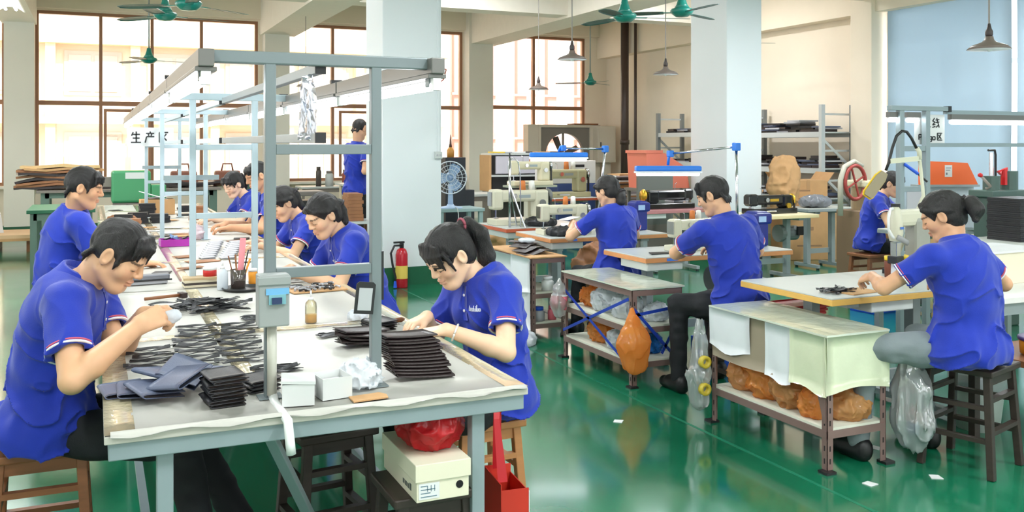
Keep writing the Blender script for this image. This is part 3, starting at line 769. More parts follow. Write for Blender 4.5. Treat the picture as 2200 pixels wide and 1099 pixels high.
# ---------------------------------------------------------------- the people
def rad(a): return math.radians(a)
person('person', 'man in blue polo bent over the table on a wooden stool, nearest at left', hip=(-.15, 3.64, .6), c7=(-.055, 3.63, 1.075), face=rad(-12), headc=(.075, 3.54, 1.165), hyaw=rad(-24), hpitch=rad(36),
       wr={'R': (.13, 3.32, .95), 'L': (.15, 3.46, .96)},
       hands={'R': ((.75, .35, .25), (-.2, -.9, .45), .75, .6), 'L': ((.8, -.35, .0), (.3, .8, .4), .7, .6)},
       hints={'R': (-.15, -.6, -.75), 'L': (-.2, .5, -.9)}, build=1.14,
       legs={'R': ((.28, 3.48, .50), (.34, 3.22, .1), (1, -.3, 0)), 'L': ((.30, 3.72, .52), (.52, 3.55, .1), (1, 0, 0))},
       trousers=M_black, hair='short', res=.0037, skin=(226, 176, 138), seed=1)
person('person', 'woman with ponytail and bangs gluing a wallet at the near table corner, white bracelet', hip=(1.47, 3.44, .57), c7=(1.42, 3.46, 1.03), face=rad(195), headc=(1.27, 3.44, 1.115), hyaw=rad(194), hpitch=rad(36), fem=True,
       wr={'L': (1.19, 3.25, .865), 'R': (1.20, 3.50, .87)},
       hands={'L': ((-.95, .2, -.12), (0, -.1, 1), .4, .3), 'R': ((-.9, -.3, -.2), (0, .1, 1), .45, .3)},
       hints={'L': (.4, -.65, -.7), 'R': (.2, .7, -.8)},
       legs={'L': ((1.08, 3.3, .5), (1.1, 3.2, .1), (-1, 0, 0)), 'R': ((1.08, 3.52, .5), (1.12, 3.5, .1), (-1, 0, 0))},
       trousers=M_black, hair='bangs', tail=((0, -.115, .06), [(.03, -.005, 0), (.075, .04, -.02), (.1, .13, -.03), (.12, .22, -.03), (.13, .3, -.03)], [.018, .024, .034, .036, .026, .006]),
       res=.0037, skin=(232, 192, 160), seed=2, tstyle='logo')
person('person', 'man in blue polo at the left side of the table, second from the front', hip=(-.2, 6.1, .63), c7=(-.12, 6.12, 1.15), face=rad(8), headc=(-.06, 6.05, 1.295), hyaw=rad(-8), hpitch=rad(14),
       wr={'R': (.26, 6.02, .84), 'L': (.16, 6.3, .98)}, hands={'R': ((.9, .1, -.1), (0, 0, 1), .35, .2), 'L': ((.9, -.3, .1), (0, .4, .9), .7, .5)},
       hints={'R': (-.3, -.6, -.7), 'L': (-.2, .6, -.8)}, legs={'R': ((.2, 6.0, .5), (.2, 6.0, .1)), 'L': ((.2, 6.2, .5), (.22, 6.2, .1))}, trousers=M_black, hair='short', res=.0055, skin=(222, 168, 130), seed=3, build=1.12)
person('person', 'woman with swept-back brown ponytail and ear stud, third along the right of the table', hip=(1.44, 5.2, .58), c7=(1.28, 5.2, 1.05), face=rad(190), headc=(1.16, 5.18, 1.155), hyaw=rad(200), hpitch=rad(30), fem=True,
       wr={'L': (1.0, 5.06, .85), 'R': (1.0, 5.26, .86)}, hands={'L': ((-.9, .2, -.1), (0, 0, 1), .4, .3), 'R': ((-.9, -.2, -.1), (0, 0, 1), .4, .3)},
       hints={'L': (.4, -.6, -.7), 'R': (.3, .6, -.7)}, legs={'L': ((1.1, 5.1, .5), (1.1, 5.05, .1)), 'R': ((1.1, 5.3, .5), (1.1, 5.3, .1))}, trousers=M_black, hair='swept',
       tail=((0, -.115, .0), [(.02, .04, 0), (.035, .12, 0), (.045, .2, 0), (.05, .27, 0)], [.03, .032, .034, .028, .008]), res=.005, skin=(226, 180, 146), seed=4, tstyle='logo')
person('person', 'woman with ponytail behind the front lamp frame post, fourth along the right of the table', hip=(1.5, 6.75, .58), c7=(1.36, 6.75, 1.03), face=rad(188), headc=(1.22, 6.74, 1.13), hyaw=rad(196), hpitch=rad(34), fem=True,
       wr={'L': (1.05, 6.6, .85), 'R': (1.05, 6.85, .86)}, hands={'L': ((-.9, .2, -.1), (0, 0, 1), .4, .3), 'R': ((-.9, -.2, -.1), (0, 0, 1), .4, .3)},
       hints={'L': (.4, -.6, -.7), 'R': (.3, .6, -.7)}, legs={'L': ((1.1, 6.65, .5), (1.1, 6.6, .1)), 'R': ((1.1, 6.85, .5), (1.1, 6.85, .1))}, trousers=M_black, hair='swept',
       tail=((0, -.115, .02), [(.02, .03, 0), (.05, .1, 0), (.06, .17, 0)], [.028, .03, .03, .01]), res=.006, skin=(226, 178, 144), seed=5, tstyle='logo')
person('person', 'man with short hair half hidden by the second lamp frame post at the table', hip=(1.48, 8.2, .63), c7=(1.38, 8.2, 1.13), face=rad(186), headc=(1.27, 8.2, 1.28), hyaw=rad(192), hpitch=rad(24),
       wr={'L': (1.02, 8.02, .86), 'R': (1.03, 8.32, .87)}, hands={'L': ((-.9, .2, -.1), (0, 0, 1), .4, .3), 'R': ((-.9, -.2, -.1), (0, 0, 1), .4, .3)},
       hints={'L': (.4, -.6, -.7), 'R': (.3, .6, -.7)}, legs={'L': ((1.1, 8.1, .5), (1.1, 8.1, .1)), 'R': ((1.1, 8.3, .5), (1.1, 8.3, .1))}, trousers=M_black, hair='short', res=.0075, skin=(214, 160, 124), seed=6)
person('person', 'woman with parted fringe seen through the second lamp frame, farthest at the table', hip=(1.46, 9.25, .6), c7=(1.34, 9.22, 1.06), face=rad(196), headc=(1.2, 9.2, 1.17), hyaw=rad(212), hpitch=rad(28), fem=True,
       wr={'L': (1.0, 9.05, .86), 'R': (.99, 9.2, .86)}, hands={'L': ((-.9, .2, -.1), (0, 0, 1), .5, .3), 'R': ((-.9, -.2, -.1), (0, 0, 1), .5, .3)},
       hints={'L': (.4, -.6, -.7), 'R': (.3, .6, -.7)}, legs={'L': ((1.1, 9.1, .5), (1.1, 9.1, .1)), 'R': ((1.1, 9.35, .5), (1.1, 9.35, .1))}, trousers=M_black, hair='fringe',
       tail=((0, -.115, .02), [(.03, .01, 0), (.06, .06, 0), (.065, .12, 0)], [.024, .028, .028, .01]), res=.007, skin=(236, 194, 166), seed=7)
person('person', 'man in blue polo standing beside the near column', hip=(2.95, 11.3, 1.02), c7=(2.96, 11.3, 1.55), face=rad(25), headc=(2.99, 11.29, 1.74), hyaw=rad(35), hpitch=rad(20),
       wr={'R': (3.22, 11.12, 1.2), 'L': (3.2, 11.5, 1.2)}, hands={'L': ((.9, -.3, .1), (0, 0, 1), .5, .3), 'R': ((.9, .3, .1), (0, 0, 1), .5, .3)},
       hints={'L': (-.3, .4, -.9), 'R': (-.3, -.5, -.9)}, legs={'R': ((2.97, 11.18, .54), (2.95, 11.17, .1)), 'L': ((2.96, 11.4, .54), (2.93, 11.42, .1))}, trousers=M_black, hair='short', res=.008, seed=8, s=1.05)
person('person', 'woman with low ponytail sewing at the third table, seen from behind', hip=(3.70, 6.28, .57), c7=(3.69, 6.30, 1.05), face=rad(100), headc=(3.665, 6.36, 1.185), hyaw=rad(112), hpitch=rad(22), fem=True, build=1.12,
       wr={'L': (3.5, 6.62, .9), 'R': (3.86, 6.66, .88)}, hands={'L': ((.2, .9, .2), (-.8, 0, .5), .6, .5), 'R': ((-.3, .9, 0), (0, 0, 1), .5, .3)},
       hints={'L': (-.85, -.2, -.7), 'R': (.8, -.2, -.7)}, legs={'L': ((3.6, 6.7, .5), (3.6, 6.75, .1)), 'R': ((3.85, 6.7, .5), (3.85, 6.75, .1))}, trousers=M_black, hair='swept',
       tail=((.03, -.1, -.05), [(.015, .03, -.02), (.02, .07, -.03), (.015, .1, -.03)], [.03, .036, .034, .022]), res=.006, skin=(222, 174, 140), seed=9)
person('person', 'man with short hair and black trousers sewing at the second table, seen from behind', hip=(3.66, 4.72, .58), c7=(3.62, 4.8, 1.08), face=rad(100), headc=(3.575, 4.87, 1.225), hyaw=rad(125), hpitch=rad(24), build=1.16,
       wr={'L': (3.6, 5.16, .86), 'R': (3.84, 5.16, .86)}, hands={'L': ((.4, .85, -.1), (0, 0, 1), .4, .3), 'R': ((-.2, .9, -.1), (0, 0, 1), .4, .3)},
       hints={'L': (-.9, -.1, -.35), 'R': (.85, -.2, -.5)}, legs={'L': ((3.37, 4.95, .54), (3.34, 4.9, .1), (0, 1, 0)), 'R': ((3.8, 5.2, .5), (3.78, 5.1, .1), (0, 1, 0))}, trousers=M_black, hair='short', res=.005, skin=(222, 172, 136), seed=10)
person('person', 'woman in grey trousers on a dark stool at the right table, seen from behind', hip=(3.79, 3.16, .6), c7=(3.79, 3.22, 1.07), face=rad(98), headc=(3.80, 3.31, 1.2), hyaw=rad(122), hpitch=rad(26), fem=True, build=1.18,
       wr={'L': (3.585, 3.55, .885), 'R': (4.02, 3.44, .86)}, hands={'L': ((.1, .9, -.25), (-.5, 0, .9), .6, .4), 'R': ((-.4, .9, -.1), (0, 0, 1), .5, .3)},
       hints={'L': (-.8, -.3, -.45), 'R': (.9, -.3, -.5)}, legs={'L': ((3.46, 3.46, .56), (3.44, 3.5, .1), (0, 1, 0)), 'R': ((3.9, 3.55, .55), (3.9, 3.5, .1), (0, 1, 0))}, trousers=M_grey, hair='swept',
       tail=((.02, -.112, .02), [(.035, .0, -.03), (.06, .03, -.055), (.06, .075, -.07)], [.028, .036, .038, .018]), res=.0045, skin=(218, 166, 130), seed=11)
person('person', 'woman in blue polo behind the yellow-rimmed lamp, working in front of the blind', hip=(6.94, 6.9, .6), c7=(7.02, 6.85, 1.04), face=rad(-58), headc=(7.10, 6.77, 1.165), hyaw=rad(-68), hpitch=rad(22), fem=True,
       wr={'R': (7.05, 6.5, .9), 'L': (7.3, 6.55, .92)}, hands={'R': ((.6, -.4, .1), (0, -.3, .9), .5, .3), 'L': ((.3, -.7, .1), (0, .5, .8), .5, .3)},
       hints={'R': (-.5, -.4, -.8), 'L': (.3, .5, -.9)}, legs={'R': ((7.2, 6.75, .5), (7.2, 6.75, .1)), 'L': ((7.35, 6.9, .5), (7.35, 6.9, .1))}, trousers=M_black, hair='fringe',
       tail=((0, -.1, -.03), [(.02, .03, 0), (.02, .06, 0)], [.03, .03, .015]), res=.007, skin=(222, 176, 142), seed=12)
# ---------------------------------------------------------------- long workbench line
TZ = .80
M_steel = mat('grey_painted_steel', (142, 156, 160), .42, metal=.15, var=.04)
M_top = mat('cream_laminate', (192, 188, 178), .38, var=.03, vscale=5)
M_sheet = mat('white_table_sheet', (190, 188, 180), .42, var=.025, vscale=3)
M_tape = mat('clear_packing_tape', (200, 188, 156), .1, bump=.35, bscale=45, coat=.6)
M_wood = mat('brown_wood', (134, 84, 50), .5, var=.22, vscale=5, stretch=(1, 1, 6))
M_wood_d = mat('dark_wood', (52, 42, 36), .5, var=.25, vscale=5, stretch=(1, 1, 6))
M_wood_l = mat('pale_wood', (186, 128, 78), .5, var=.15, vscale=5, stretch=(1, 1, 6))
M_tube = mat('lit_fluorescent_tube', (255, 255, 255), .3, emit=(246, 250, 255), estr=9.0)
M_chan = mat('grey_lamp_channel', (112, 110, 106), .4, metal=.2)
M_blk = mat('black_plastic', (26, 26, 28), .4)
M_clear = glassmat('clear_plastic', (235, 238, 245), .5, .06, haze=.28, hazec=(235, 238, 248))
BY = [2.6, 5.06, 7.52, 9.98]; BL = 2.45
benches = []
for i, y0 in enumerate(BY):
    t = thing('workbench', ['nearest cream-topped steel workbench with wallets and strips on it', 'second cream-topped steel workbench behind the front lamp frame', 'third cream-topped steel workbench along the line', 'farthest cream-topped steel workbench of the line by the window'][i],
              'table', (.62, y0 + BL / 2, 0), 0, 'cream-topped workbenches in one line')
    h = BL / 2 - .003
    part(t, 'table_top', MB().b2((-.6, -h, TZ - .022), (.6, h, TZ)), M_top, bevel=.003)
    for a, b in (((-.59, -h + .01), (.59, -h + .05)), ((-.59, h - .05), (.59, h - .01)), ((-.59, -h + .05), (-.55, h - .05)), ((.55, -h + .05), (.59, h - .05))):
        part(t, 'rail', MB().b2((a[0], a[1], TZ - .068), (b[0], b[1], TZ - .022)), M_steel, bevel=.003)
    for sx in (-.45, .45):
        for sy in (-h + .06, h - .06):
            part(t, 'leg', MB().b2((sx - .021, sy - .021, 0), (sx + .021, sy + .021, TZ - .068)), M_steel, bevel=.003)
    for sx in (-.45, .45):
        part(t, 'stretcher', MB().b2((sx - .015, -h + .08, .16), (sx + .015, h - .08, .19)), M_steel)
    part(t, 'brace', MB().beam((-.17, -h + .1, TZ - .07), (.12, -h + .55, .12), .035, .02), M_steel, bevel=.002)
    # sheets and tape lying on the top
    for a, b in ((-h + .03, -.03), (.03, h - .01)):
        rows = []
        for k in range(9):
            yy = a + (b - a) * k / 8
            rows.append([(-.53 + 1.07 * j / 8, yy, TZ + .0022 + .0012 * math.sin(k * 1.7 + j * 2.1)) for j in range(9)])
        part(t, 'sheet', MB().sheet(rows, .0016), M_sheet, smooth=True)
    for (x0, x1, ya, yb) in ((-.6, -.525, -h, h), (.535, .6, -h, h), (-.2, -.14, -h + .3, h), (-.52, .53, -.04, .04)):
        rows = []
        K = 24 if x1 - x0 < .2 else 5; Q = 3 if x1 - x0 < .2 else 16
        for k in range(K):
            yy = ya + (yb - ya) * k / (K - 1)
            rows.append([(x0 + (x1 - x0) * j / (Q - 1), yy, TZ + .0042 + rnd(-.0008, .0008)) for j in range(Q)])
        part(t, 'tape', MB().sheet(rows, .0008), M_tape, smooth=True)
    benches.append(t)
# torn sheet edge hanging over the front of the nearest bench
rows = []
for k in range(4):
    rows.append([(-.585 + 1.18 * j / 24, -BL / 2 + (.022, .004, -.002, -.006)[k], TZ + .0062 - (0, .0005, .004 + .003 * math.sin(j * .9), .008 + .006 * math.sin(j * 1.3))[k]) for j in range(25)])
part(benches[0], 'sheet_edge', MB().sheet(rows, .0012), M_sheet, smooth=True)

# ---------------------------------------------------------------- lamp frames standing on the benches
M_frame_shaded = mat('shaded_frame_paint', (116, 126, 128), .4, metal=.15, var=.04)  # front frame: backlit shade put into the colour of the shared frame paint
M_frame_lit = mat('lit_frame_paint', (172, 190, 198), .42, var=.04)  # farther frames: same paint with the window light put into its colour
FY = [2.80, 5.19, 7.66, 10.12]
for i, y in enumerate(FY):
    t = thing('lamp_frame', ['nearest grey steel lamp frame with control box on its post', 'second grey-blue steel lamp frame on the bench line', 'third grey-blue steel lamp frame on the bench line', 'farthest steel lamp frame carrying the white sign'][i], 'frame', (.63, y, TZ), 0, 'steel lamp frames on the bench line')
    MS = M_frame_shaded if i == 0 else M_frame_lit
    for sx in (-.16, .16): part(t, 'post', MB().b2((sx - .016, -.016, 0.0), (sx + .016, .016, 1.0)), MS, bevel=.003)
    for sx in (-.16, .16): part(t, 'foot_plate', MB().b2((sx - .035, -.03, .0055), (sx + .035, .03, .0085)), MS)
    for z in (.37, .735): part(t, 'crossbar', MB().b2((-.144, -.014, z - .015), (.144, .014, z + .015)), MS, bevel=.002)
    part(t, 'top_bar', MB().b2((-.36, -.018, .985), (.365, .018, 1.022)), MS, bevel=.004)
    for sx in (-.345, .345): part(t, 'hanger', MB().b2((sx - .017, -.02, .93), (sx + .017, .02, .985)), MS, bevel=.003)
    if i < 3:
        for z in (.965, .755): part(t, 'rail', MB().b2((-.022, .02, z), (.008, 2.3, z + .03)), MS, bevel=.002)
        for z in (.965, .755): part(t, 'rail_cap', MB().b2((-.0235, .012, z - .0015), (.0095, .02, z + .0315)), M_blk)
    if i == 0:
        b = part(t, 'control_box', MB().b2((-.204, -.075, .225), (-.116, -.017, .375)), mat('grey_box_plastic', (150, 154, 152), .45), bevel=.004)
        part(b, 'flap', MB().b2((-.207, -.08, .345), (-.113, -.06, .37)), mat('grey_box_plastic', (150, 154, 152), .45), bevel=.003)
        part(b, 'blue_tape', MB().b2((-.184, -.079, .318), (-.118, -.0755, .336)), mat('blue_tape', (110, 170, 212), .35))
        part(b, 'breaker', MB().b2((-.176, -.082, .29), (-.128, -.0755, .318)), mat('teal_breaker', (120, 170, 180), .35))
        part(b, 'switch', MB().b2((-.168, -.088, .292), (-.14, -.082, .31)), mat('dark_blue_switch', (36, 52, 92), .35))
        part(t, 'conduit', MB().tube([(-.16, -.035, .225), (-.16, -.035, .02)], .014, 12), mat('pale_conduit', (190, 188, 176), .35), smooth=True)
        part(t, 'conduit_elbow', MB().tube([(-.158, -.035, .02), (-.155, -.06, 0), (-.15, -.23, -.005), (-.148, -.25, -.06), (-.145, -.25, -.09)], .013, 12), mat('white_plastic', (228, 230, 228), .35), smooth=True)
        part(t, 'wire_loop', MB().tube([(.365, 0, 1.0), (.40, .02, .99), (.395, .03, .96), (.372, .01, .945), (.36, .0, .94)], .0022, 6), mat('red_wire', (140, 60, 48), .5), smooth=True)
        bd = part(t, 'badge', MB().prism([(-.03, -.045), (.03, -.045), (.03, .045), (.022, .052), (-.022, .052), (-.03, .045)], 0, .004, Matrix.Translation((.118, -.03, .28)) @ Matrix.Rotation(rad(6), 4, 'Y') @ Matrix.Rotation(pi / 2, 4, 'X')), M_blk)
        part(bd, 'card', MB().box((.118, -.0355, .28), (.042, .002, .068), Matrix.Rotation(rad(6), 3, 'Y')), mat('grey_card', (176, 178, 180), .25))
        part(t, 'marker_strip', MB().b2((.178, -.01, .27), (.184, .01, .42)), M_blk)
    if i == 3:
        sg = part(t, 'sign_board', MB().b2((-.34, -.035, .73), (.1, -.02, .92)), mat('sign_white', (226, 228, 230), .5))
        gl = [  # strokes of three characters, cell 0..1
            [((.25, .95), (.1, .62)), ((.2, .75), (.85, .75)), ((.52, 1), (.52, .05)), ((.2, .42), (.82, .42)), ((.05, .05), (.95, .05))],
            [((.5, 1), (.56, .88)), ((.15, .84), (.88, .84)), ((.35, .78), (.4, .62)), ((.68, .78), (.6, .62)), ((.2, .55), (.9, .55)), ((.2, .55), (.08, .02))],
            [((.1, .92), (.92, .92)), ((.12, .92), (.12, .05)), ((.12, .05), (.95, .05)), ((.75, .8), (.28, .22)), ((.3, .72), (.78, .2))]]
        m_ = MB()
        for k, st in enumerate(gl):
            for (a, b_) in st:
                f = lambda q: (-.31 + k * .13 + q[0] * .105, -.037, .765 + q[1] * .115)
                m_.beam(f(a), f(b_), .013, .004, up=(0, 1, 0))
        part(sg, 'lettering', m_, M_blk)['kind'] = 'stuff'
    if i == 1 or i == 2:
        part(t, 'crossbar', MB().b2((-.3, .05, .56), (-.02, .08, .585)), M_steel)
# hanging clear plastic sleeve at the front end of the centre rails
rows = []
for k in range(10):
    z = .775 + .2 * k / 9
    rows.append([(.012 * math.sin(j * 1.4 + k * .4) - .012, -.02 + .19 * j / 8, z - .01) for j in range(9)])
t = thing('plastic_sleeve', 'clear crinkled plastic sleeve hanging between the front lamp frame rails', 'plastic sheet', (.62, 2.86, TZ))
part(t, 'film', MB().sheet(rows, .001), M_clear, smooth=True)
part(t, 'painted_reflection', MB().tube([(-.02, -.015, .80), (-.022, .0, .85), (-.02, .03, .86), (-.012, .045, .835), (-.005, .06, .87), (-.012, .08, .84), (-.015, .10, .865), (-.02, .13, .90)], .003, 6), M_pale, smooth=True)  # white squiggle modelled as a painted reflection on the clear film
# fluorescent fittings under the frames
for sx, lab in ((.285, 'left'), (.975, 'right')):
    for k in range(6):
        y0 = 2.74 + k * 1.27
        t = thing('tube_light', '%s fluorescent tube fitting on the %s of the bench line' % (['nearest', 'second', 'third', 'fourth', 'fifth', 'farthest'][k], lab), 'lamp', (sx, y0, 1.735), 0, 'fluorescent fittings along the %s of the bench line' % lab)
        part(t, 'channel', MB().b2((-.022, 0, .035), (.022, 1.25, .085)), M_chan, bevel=.003)
        part(t, 'reflector', MB().b2((-.03, .01, .022), (.03, 1.24, .035)), M_chan, bevel=.002)
        part(t, 'tube', MB().cyl((0, .04, 0), (0, 1.21, 0), .0155, 14), M_tube, smooth=True)
        for q in (.025, 1.225): part(t, 'end_cap', MB().b2((-.013, q - .015, -.016), (.013, q + .015, .022)), mat('white_plastic', (228, 230, 228), .35))
        if k in (1, 2, 4): part(t, 'clip', MB().b2((-.024, .07, .085), (.024, .1, .1)), M_blk)

# ---------------------------------------------------------------- stools
def stool(name, label, loc, rz, h, w, m, group=None, two=True):
    t = thing(name, label, 'stool', (loc[0], loc[1], 0), rz, group)
    part(t, 'seat', MB().b2((-w / 2, -w / 2, h - .03), (w / 2, w / 2, h)), m, bevel=.006)
    k = w / 2 - .035; e = w / 2 - .005
    for sx in (-1, 1):
        for sy in (-1, 1): part(t, 'leg', MB().beam((sx * k, sy * k, h - .03), (sx * e, sy * e, 0), .034, .034), m, bevel=.004)
    for z in ([h - .14, h * .42] if two else [h * .4]):
        q = k + (e - k) * (h - z) / h
        part(t, 'stretcher', MB().beam((-q, -q, z), (q, -q, z), .03, .02), m); part(t, 'stretcher', MB().beam((-q, q, z), (q, q, z), .03, .02), m)
        part(t, 'stretcher', MB().beam((-q, -q, z - .04), (-q, q, z - .04), .03, .02), m); part(t, 'stretcher', MB().beam((q, -q, z - .04), (q, q, z - .04), .03, .02), m)
    part(t, 'apron', MB().b2((-k, -k - .01, h - .075), (k, -k + .008, h - .03)), m); part(t, 'apron', MB().b2((-k, k - .008, h - .075), (k, k + .01, h - .03)), m)
    return t
stool('wooden_stool', 'brown wooden stool under the man nearest at left', (-.17, 3.68), .0, .51, .32, M_wood)
stool('wooden_stool', 'light brown wooden stool under the woman gluing a wallet', (1.40, 3.46), .05, .47, .29, M_wood_l)
stool('dark_stool', 'dark wooden stool standing empty under the nearest workbench', (.80, 3.5), .12, .5, .3, M_wood_d)
stool('dark_stool', 'low dark stool carrying the shoe box under the workbench edge', (.94, 2.78), 0, .5, .27, M_wood_d)
stool('dark_stool', 'dark worn stool under the woman in grey trousers', (3.88, 3.22), .3, .5, .34, M_wood_d)
stool('wooden_stool', 'brown wooden stool under the man at the left, second from the front', (-.2, 6.1), .0, .53, .3, M_wood)
for k, (x, y) in enumerate(((1.44, 5.2), (1.5, 6.75), (1.48, 8.2), (1.46, 9.25))):
    stool('wooden_stool', ['wooden stool under the woman with swept-back brown ponytail', 'wooden stool under the woman behind the front lamp frame', 'wooden stool under the man half hidden by the second frame', 'wooden stool under the woman farthest at the table'][k], (x, y), 0, .48, .3, M_wood)
stool('dark_stool', 'dark stool under the woman sewing at the third table', (3.70, 6.28), 0, .46, .3, M_wood_d)
stool('dark_stool', 'dark stool under the man sewing at the second table', (3.66, 4.72), 0, .46, .3, M_wood_d)
stool('wooden_stool', 'brown wooden stool under the woman in front of the blind', (6.9, 6.87), 0, .49, .3, M_wood)
# ---------------------------------------------------------------- things on the benches
M_leaD = mat('black_leather', (30, 30, 34), .42, bump=.15, bscale=240, var=.15)
M_leaB = mat('slate_blue_leather', (84, 92, 116), .45, bump=.12, bscale=240, var=.08)
M_leaR = mat('brown_black_leather', (50, 40, 40), .4, bump=.15, bscale=240, var=.15)
M_lining = mat('pale_grey_lining', (176, 176, 182), .6)
M_paper = mat('white_paper', (222, 222, 222), .6)
M_card = mat('brown_cardboard', (196, 152, 104), .75, var=.06)
M_carton = mat('white_carton', (206, 208, 206), .6)
M_tan = mat('tan_leather', (150, 100, 64), .55, var=.2)
ZT = TZ + .006
def bent(l, w, th, curve=0.0, wave=0.0, ph=0.0, n=10, droop=0.0):
    """long strip along X"""
    rows = []
    for k in range(n):
        u = k / (n - 1); x = (u - .5) * l; y0 = curve * ((u - .5) ** 2 - .08) * l * 4; z0 = wave * (math.sin(ph + u * 5.5) + 1) / 2
        ww = w * (1 if 0.12 < u < .88 else 1.35)
        tw = math.sin(ph * 2 + u * 4) * .5
        rows.append([(x, y0 + ww * q * math.cos(tw), z0 + th / 2 + ww * abs(math.sin(tw)) * (.5 + q * (1 if math.sin(tw) > 0 else -1))) for q in (-.5, .5)])
    return MB().sheet(rows, th)
strips = [bent(.15, .013, .0022, c, wv, ph).mesh('leather_strip', M_leaD) for c, wv, ph in ((.05, .006, 0), (-.06, .004, 1), (.03, .008, 2), (.0, .005, 3.2), (.08, .007, 4.1))]
def lay(me, name, label, cat, loc, rz, group, tilt=0):
    o = obj(name, me, None, loc, rz); tag(o, label, cat, group); o.rotation_euler = (tilt, 0, rz); return o
for cx0, cx1, y0, y1, n, lab, grp in ((.17, .19, 3.32, 3.62, 9, 'thin black leather strip in the left row beside the seated man', 'strips in the left row'),
                                 (.315, .375, 3.30, 4.0, 19, 'thin black leather strip in the middle row left of the shiny tape', 'strips in the middle row'),
                                 (.455, .53, 3.28, 3.98, 19, 'thin black leather strip in the right row beside the front post', 'strips in the right row')):
    for k in range(n):
        y = y0 + (y1 - y0) * k / (n - 1); x = cx0 + (cx1 - cx0) * k / (n - 1)
        lay(strips[k % 5], 'leather_strip', lab, 'strip', (x + rnd(-.015, .015), y + rnd(-.006, .006), ZT + .0005), rnd(-.14, .1), grp)
# heap of straps
for k in range(46):
    a = at(rnd(350, 515), rnd(655, 676), TZ)
    lay(strips[k % 5], 'leather_strap', 'curled black strap tangled in the heap beyond the rows of strips', 'strap', (a.x, a.y, ZT + .001 + .032 * random.random() * (1 - abs(a.x - .43) / .4)), rnd(-.9, .9), 'straps in the black heap', rnd(-.5, .5))
for (px, py, n, rz, lab, grp) in ((560, 688, 6, -.35, 'black leather strip in the small bundle behind the front post', 'strips in the small bundle'), (592, 797, 6, .05, 'black strip with pale edge in the flat set right of the front post', 'strips in the flat set'), (724, 722, 4, .15, 'black strip lying loose near the brown wallet stack', 'loose strips by the brown stack')):
    a = at(px, py, TZ)
    for k in range(n): lay(strips[k % 5], 'leather_strip', lab, 'strip', (a.x + rnd(-.01, .01), a.y + (k - n / 2) * .016, ZT + .0005), rz + rnd(-.06, .06), grp)
# flat wallets
def wallet_mesh(name, w, l, m, gap=.012, curl=0.0, th=.003):
    mb = MB(); rows = []
    for k in range(8):   # folded profile: lower leaf, rounded spine, upper leaf
        pass
    prof = [(w / 2, .0), (-w / 2 + .01, 0), (-w / 2 + .002, gap * .25), (-w / 2, gap * .5), (-w / 2 + .002, gap * .75), (-w / 2 + .01, gap), (0, gap + .001), (w / 2, gap + .002)]
    for px_, pz in prof:
        rows.append([(px_, -l / 2 + l * j / 6, pz + th / 2 + curl * (j / 6) ** 2) for j in range(7)])
    mb.sheet(rows, th); return mb.mesh(name, m, True)
W_b = wallet_mesh('wallet', .125, .145, M_leaB); W_k = wallet_mesh('wallet', .10, .12, M_leaD, .008); W_r = wallet_mesh('wallet', .095, .19, M_leaR, .006, .014, .0025)
a = at(350, 852, TZ)
blue = [(265, 845, 0, .05, 0), (300, 850, .006, -.1, .06), (330, 858, .014, .25, .12), (352, 840, .03, .75, .22), (395, 838, .035, -.5, .35), (385, 862, .045, .55, -.3), (430, 830, .02, -.3, .1)]
for k, (px, py, dz, rz, tilt) in enumerate(blue):
    p = at(px, py, TZ); o = lay(W_b, 'wallet', ['slate-blue leather wallet lying flat at the left end of the pile', 'slate-blue leather wallet second from the left in the pile', 'slate-blue leather wallet standing half open in the pile', 'slate-blue leather wallet leaning upright at the back of the pile', 'slate-blue leather wallet tilted behind the front one', 'light slate-blue leather wallet on top at the front of the pile', 'slate-blue leather wallet at the right back of the pile'][k],
        'wallet', (p.x, p.y, ZT + dz + abs(math.sin(tilt)) * .035), rz + .1, 'slate-blue wallets in the pile', 0)
    o.rotation_euler = (tilt * .6, tilt, rz + .1)
def stack(px, py, n, me, dz, lab, cat, grp, rz=0.0, jit=.006, name='wallet', z0=None, z=None):
    p = at(px, py, TZ if z is None else z)
    for k in range(n):
        l2 = ('bottom ' if k == 0 else 'top ' if k == n - 1 else '') + lab
        lay(me, name, l2, cat, (p.x + rnd(-jit, jit), p.y + rnd(-jit, jit), (ZT if z0 is None else z0) + k * dz), rz + rnd(-.05, .05), grp)
stack(480, 868, 8, W_k, .0112, 'black wallet of the neat stack beside the slate-blue pile', 'wallet', 'black wallets in the neat stack', rz=.12)
stack(555, 836, 3, W_k, .0112, 'black wallet of the small stack left of the front post', 'wallet', 'black wallets behind the neat stack', rz=.3)
p = at(905, 812, TZ)
for k in range(13):
    lay(W_r, 'wallet', ('bottom ' if k == 0 else 'top ' if k == 12 else '') + 'dark brown wallet cover of the fanned stack right of the front frame', 'wallet', (p.x - .0 - .003 * k + rnd(-.008, .008), p.y + .006 * k, ZT + k * .0095), pi / 2 + .02 * k + rnd(-.03, .03), 'dark brown wallet covers in the fanned stack').rotation_euler[1] = rnd(-.02, .03)
p = at(800, 745, TZ)
for k in range(6):
    lay(W_r, 'wallet', ('bottom ' if k == 0 else 'top ' if k == 5 else '') + 'dark brown wallet cover of the loose pile behind the front frame post', 'wallet', (p.x - .03 + rnd(-.03, .03), p.y + .02 + rnd(-.02, .02), ZT + k * .0095), pi / 2 + rnd(-.5, .5), 'dark brown wallet covers in the loose pile')
p = at(815, 708, TZ)
for k in range(4):
    lay(W_k, 'wallet', ('bottom ' if k == 0 else 'top ' if k == 3 else '') + 'brown-black wallet in the low stack by the tissue', 'wallet', (p.x, p.y + rnd(-.01, .01), ZT + k * .0085), .2 + rnd(-.1, .1), 'wallets in the low stack by the tissue')
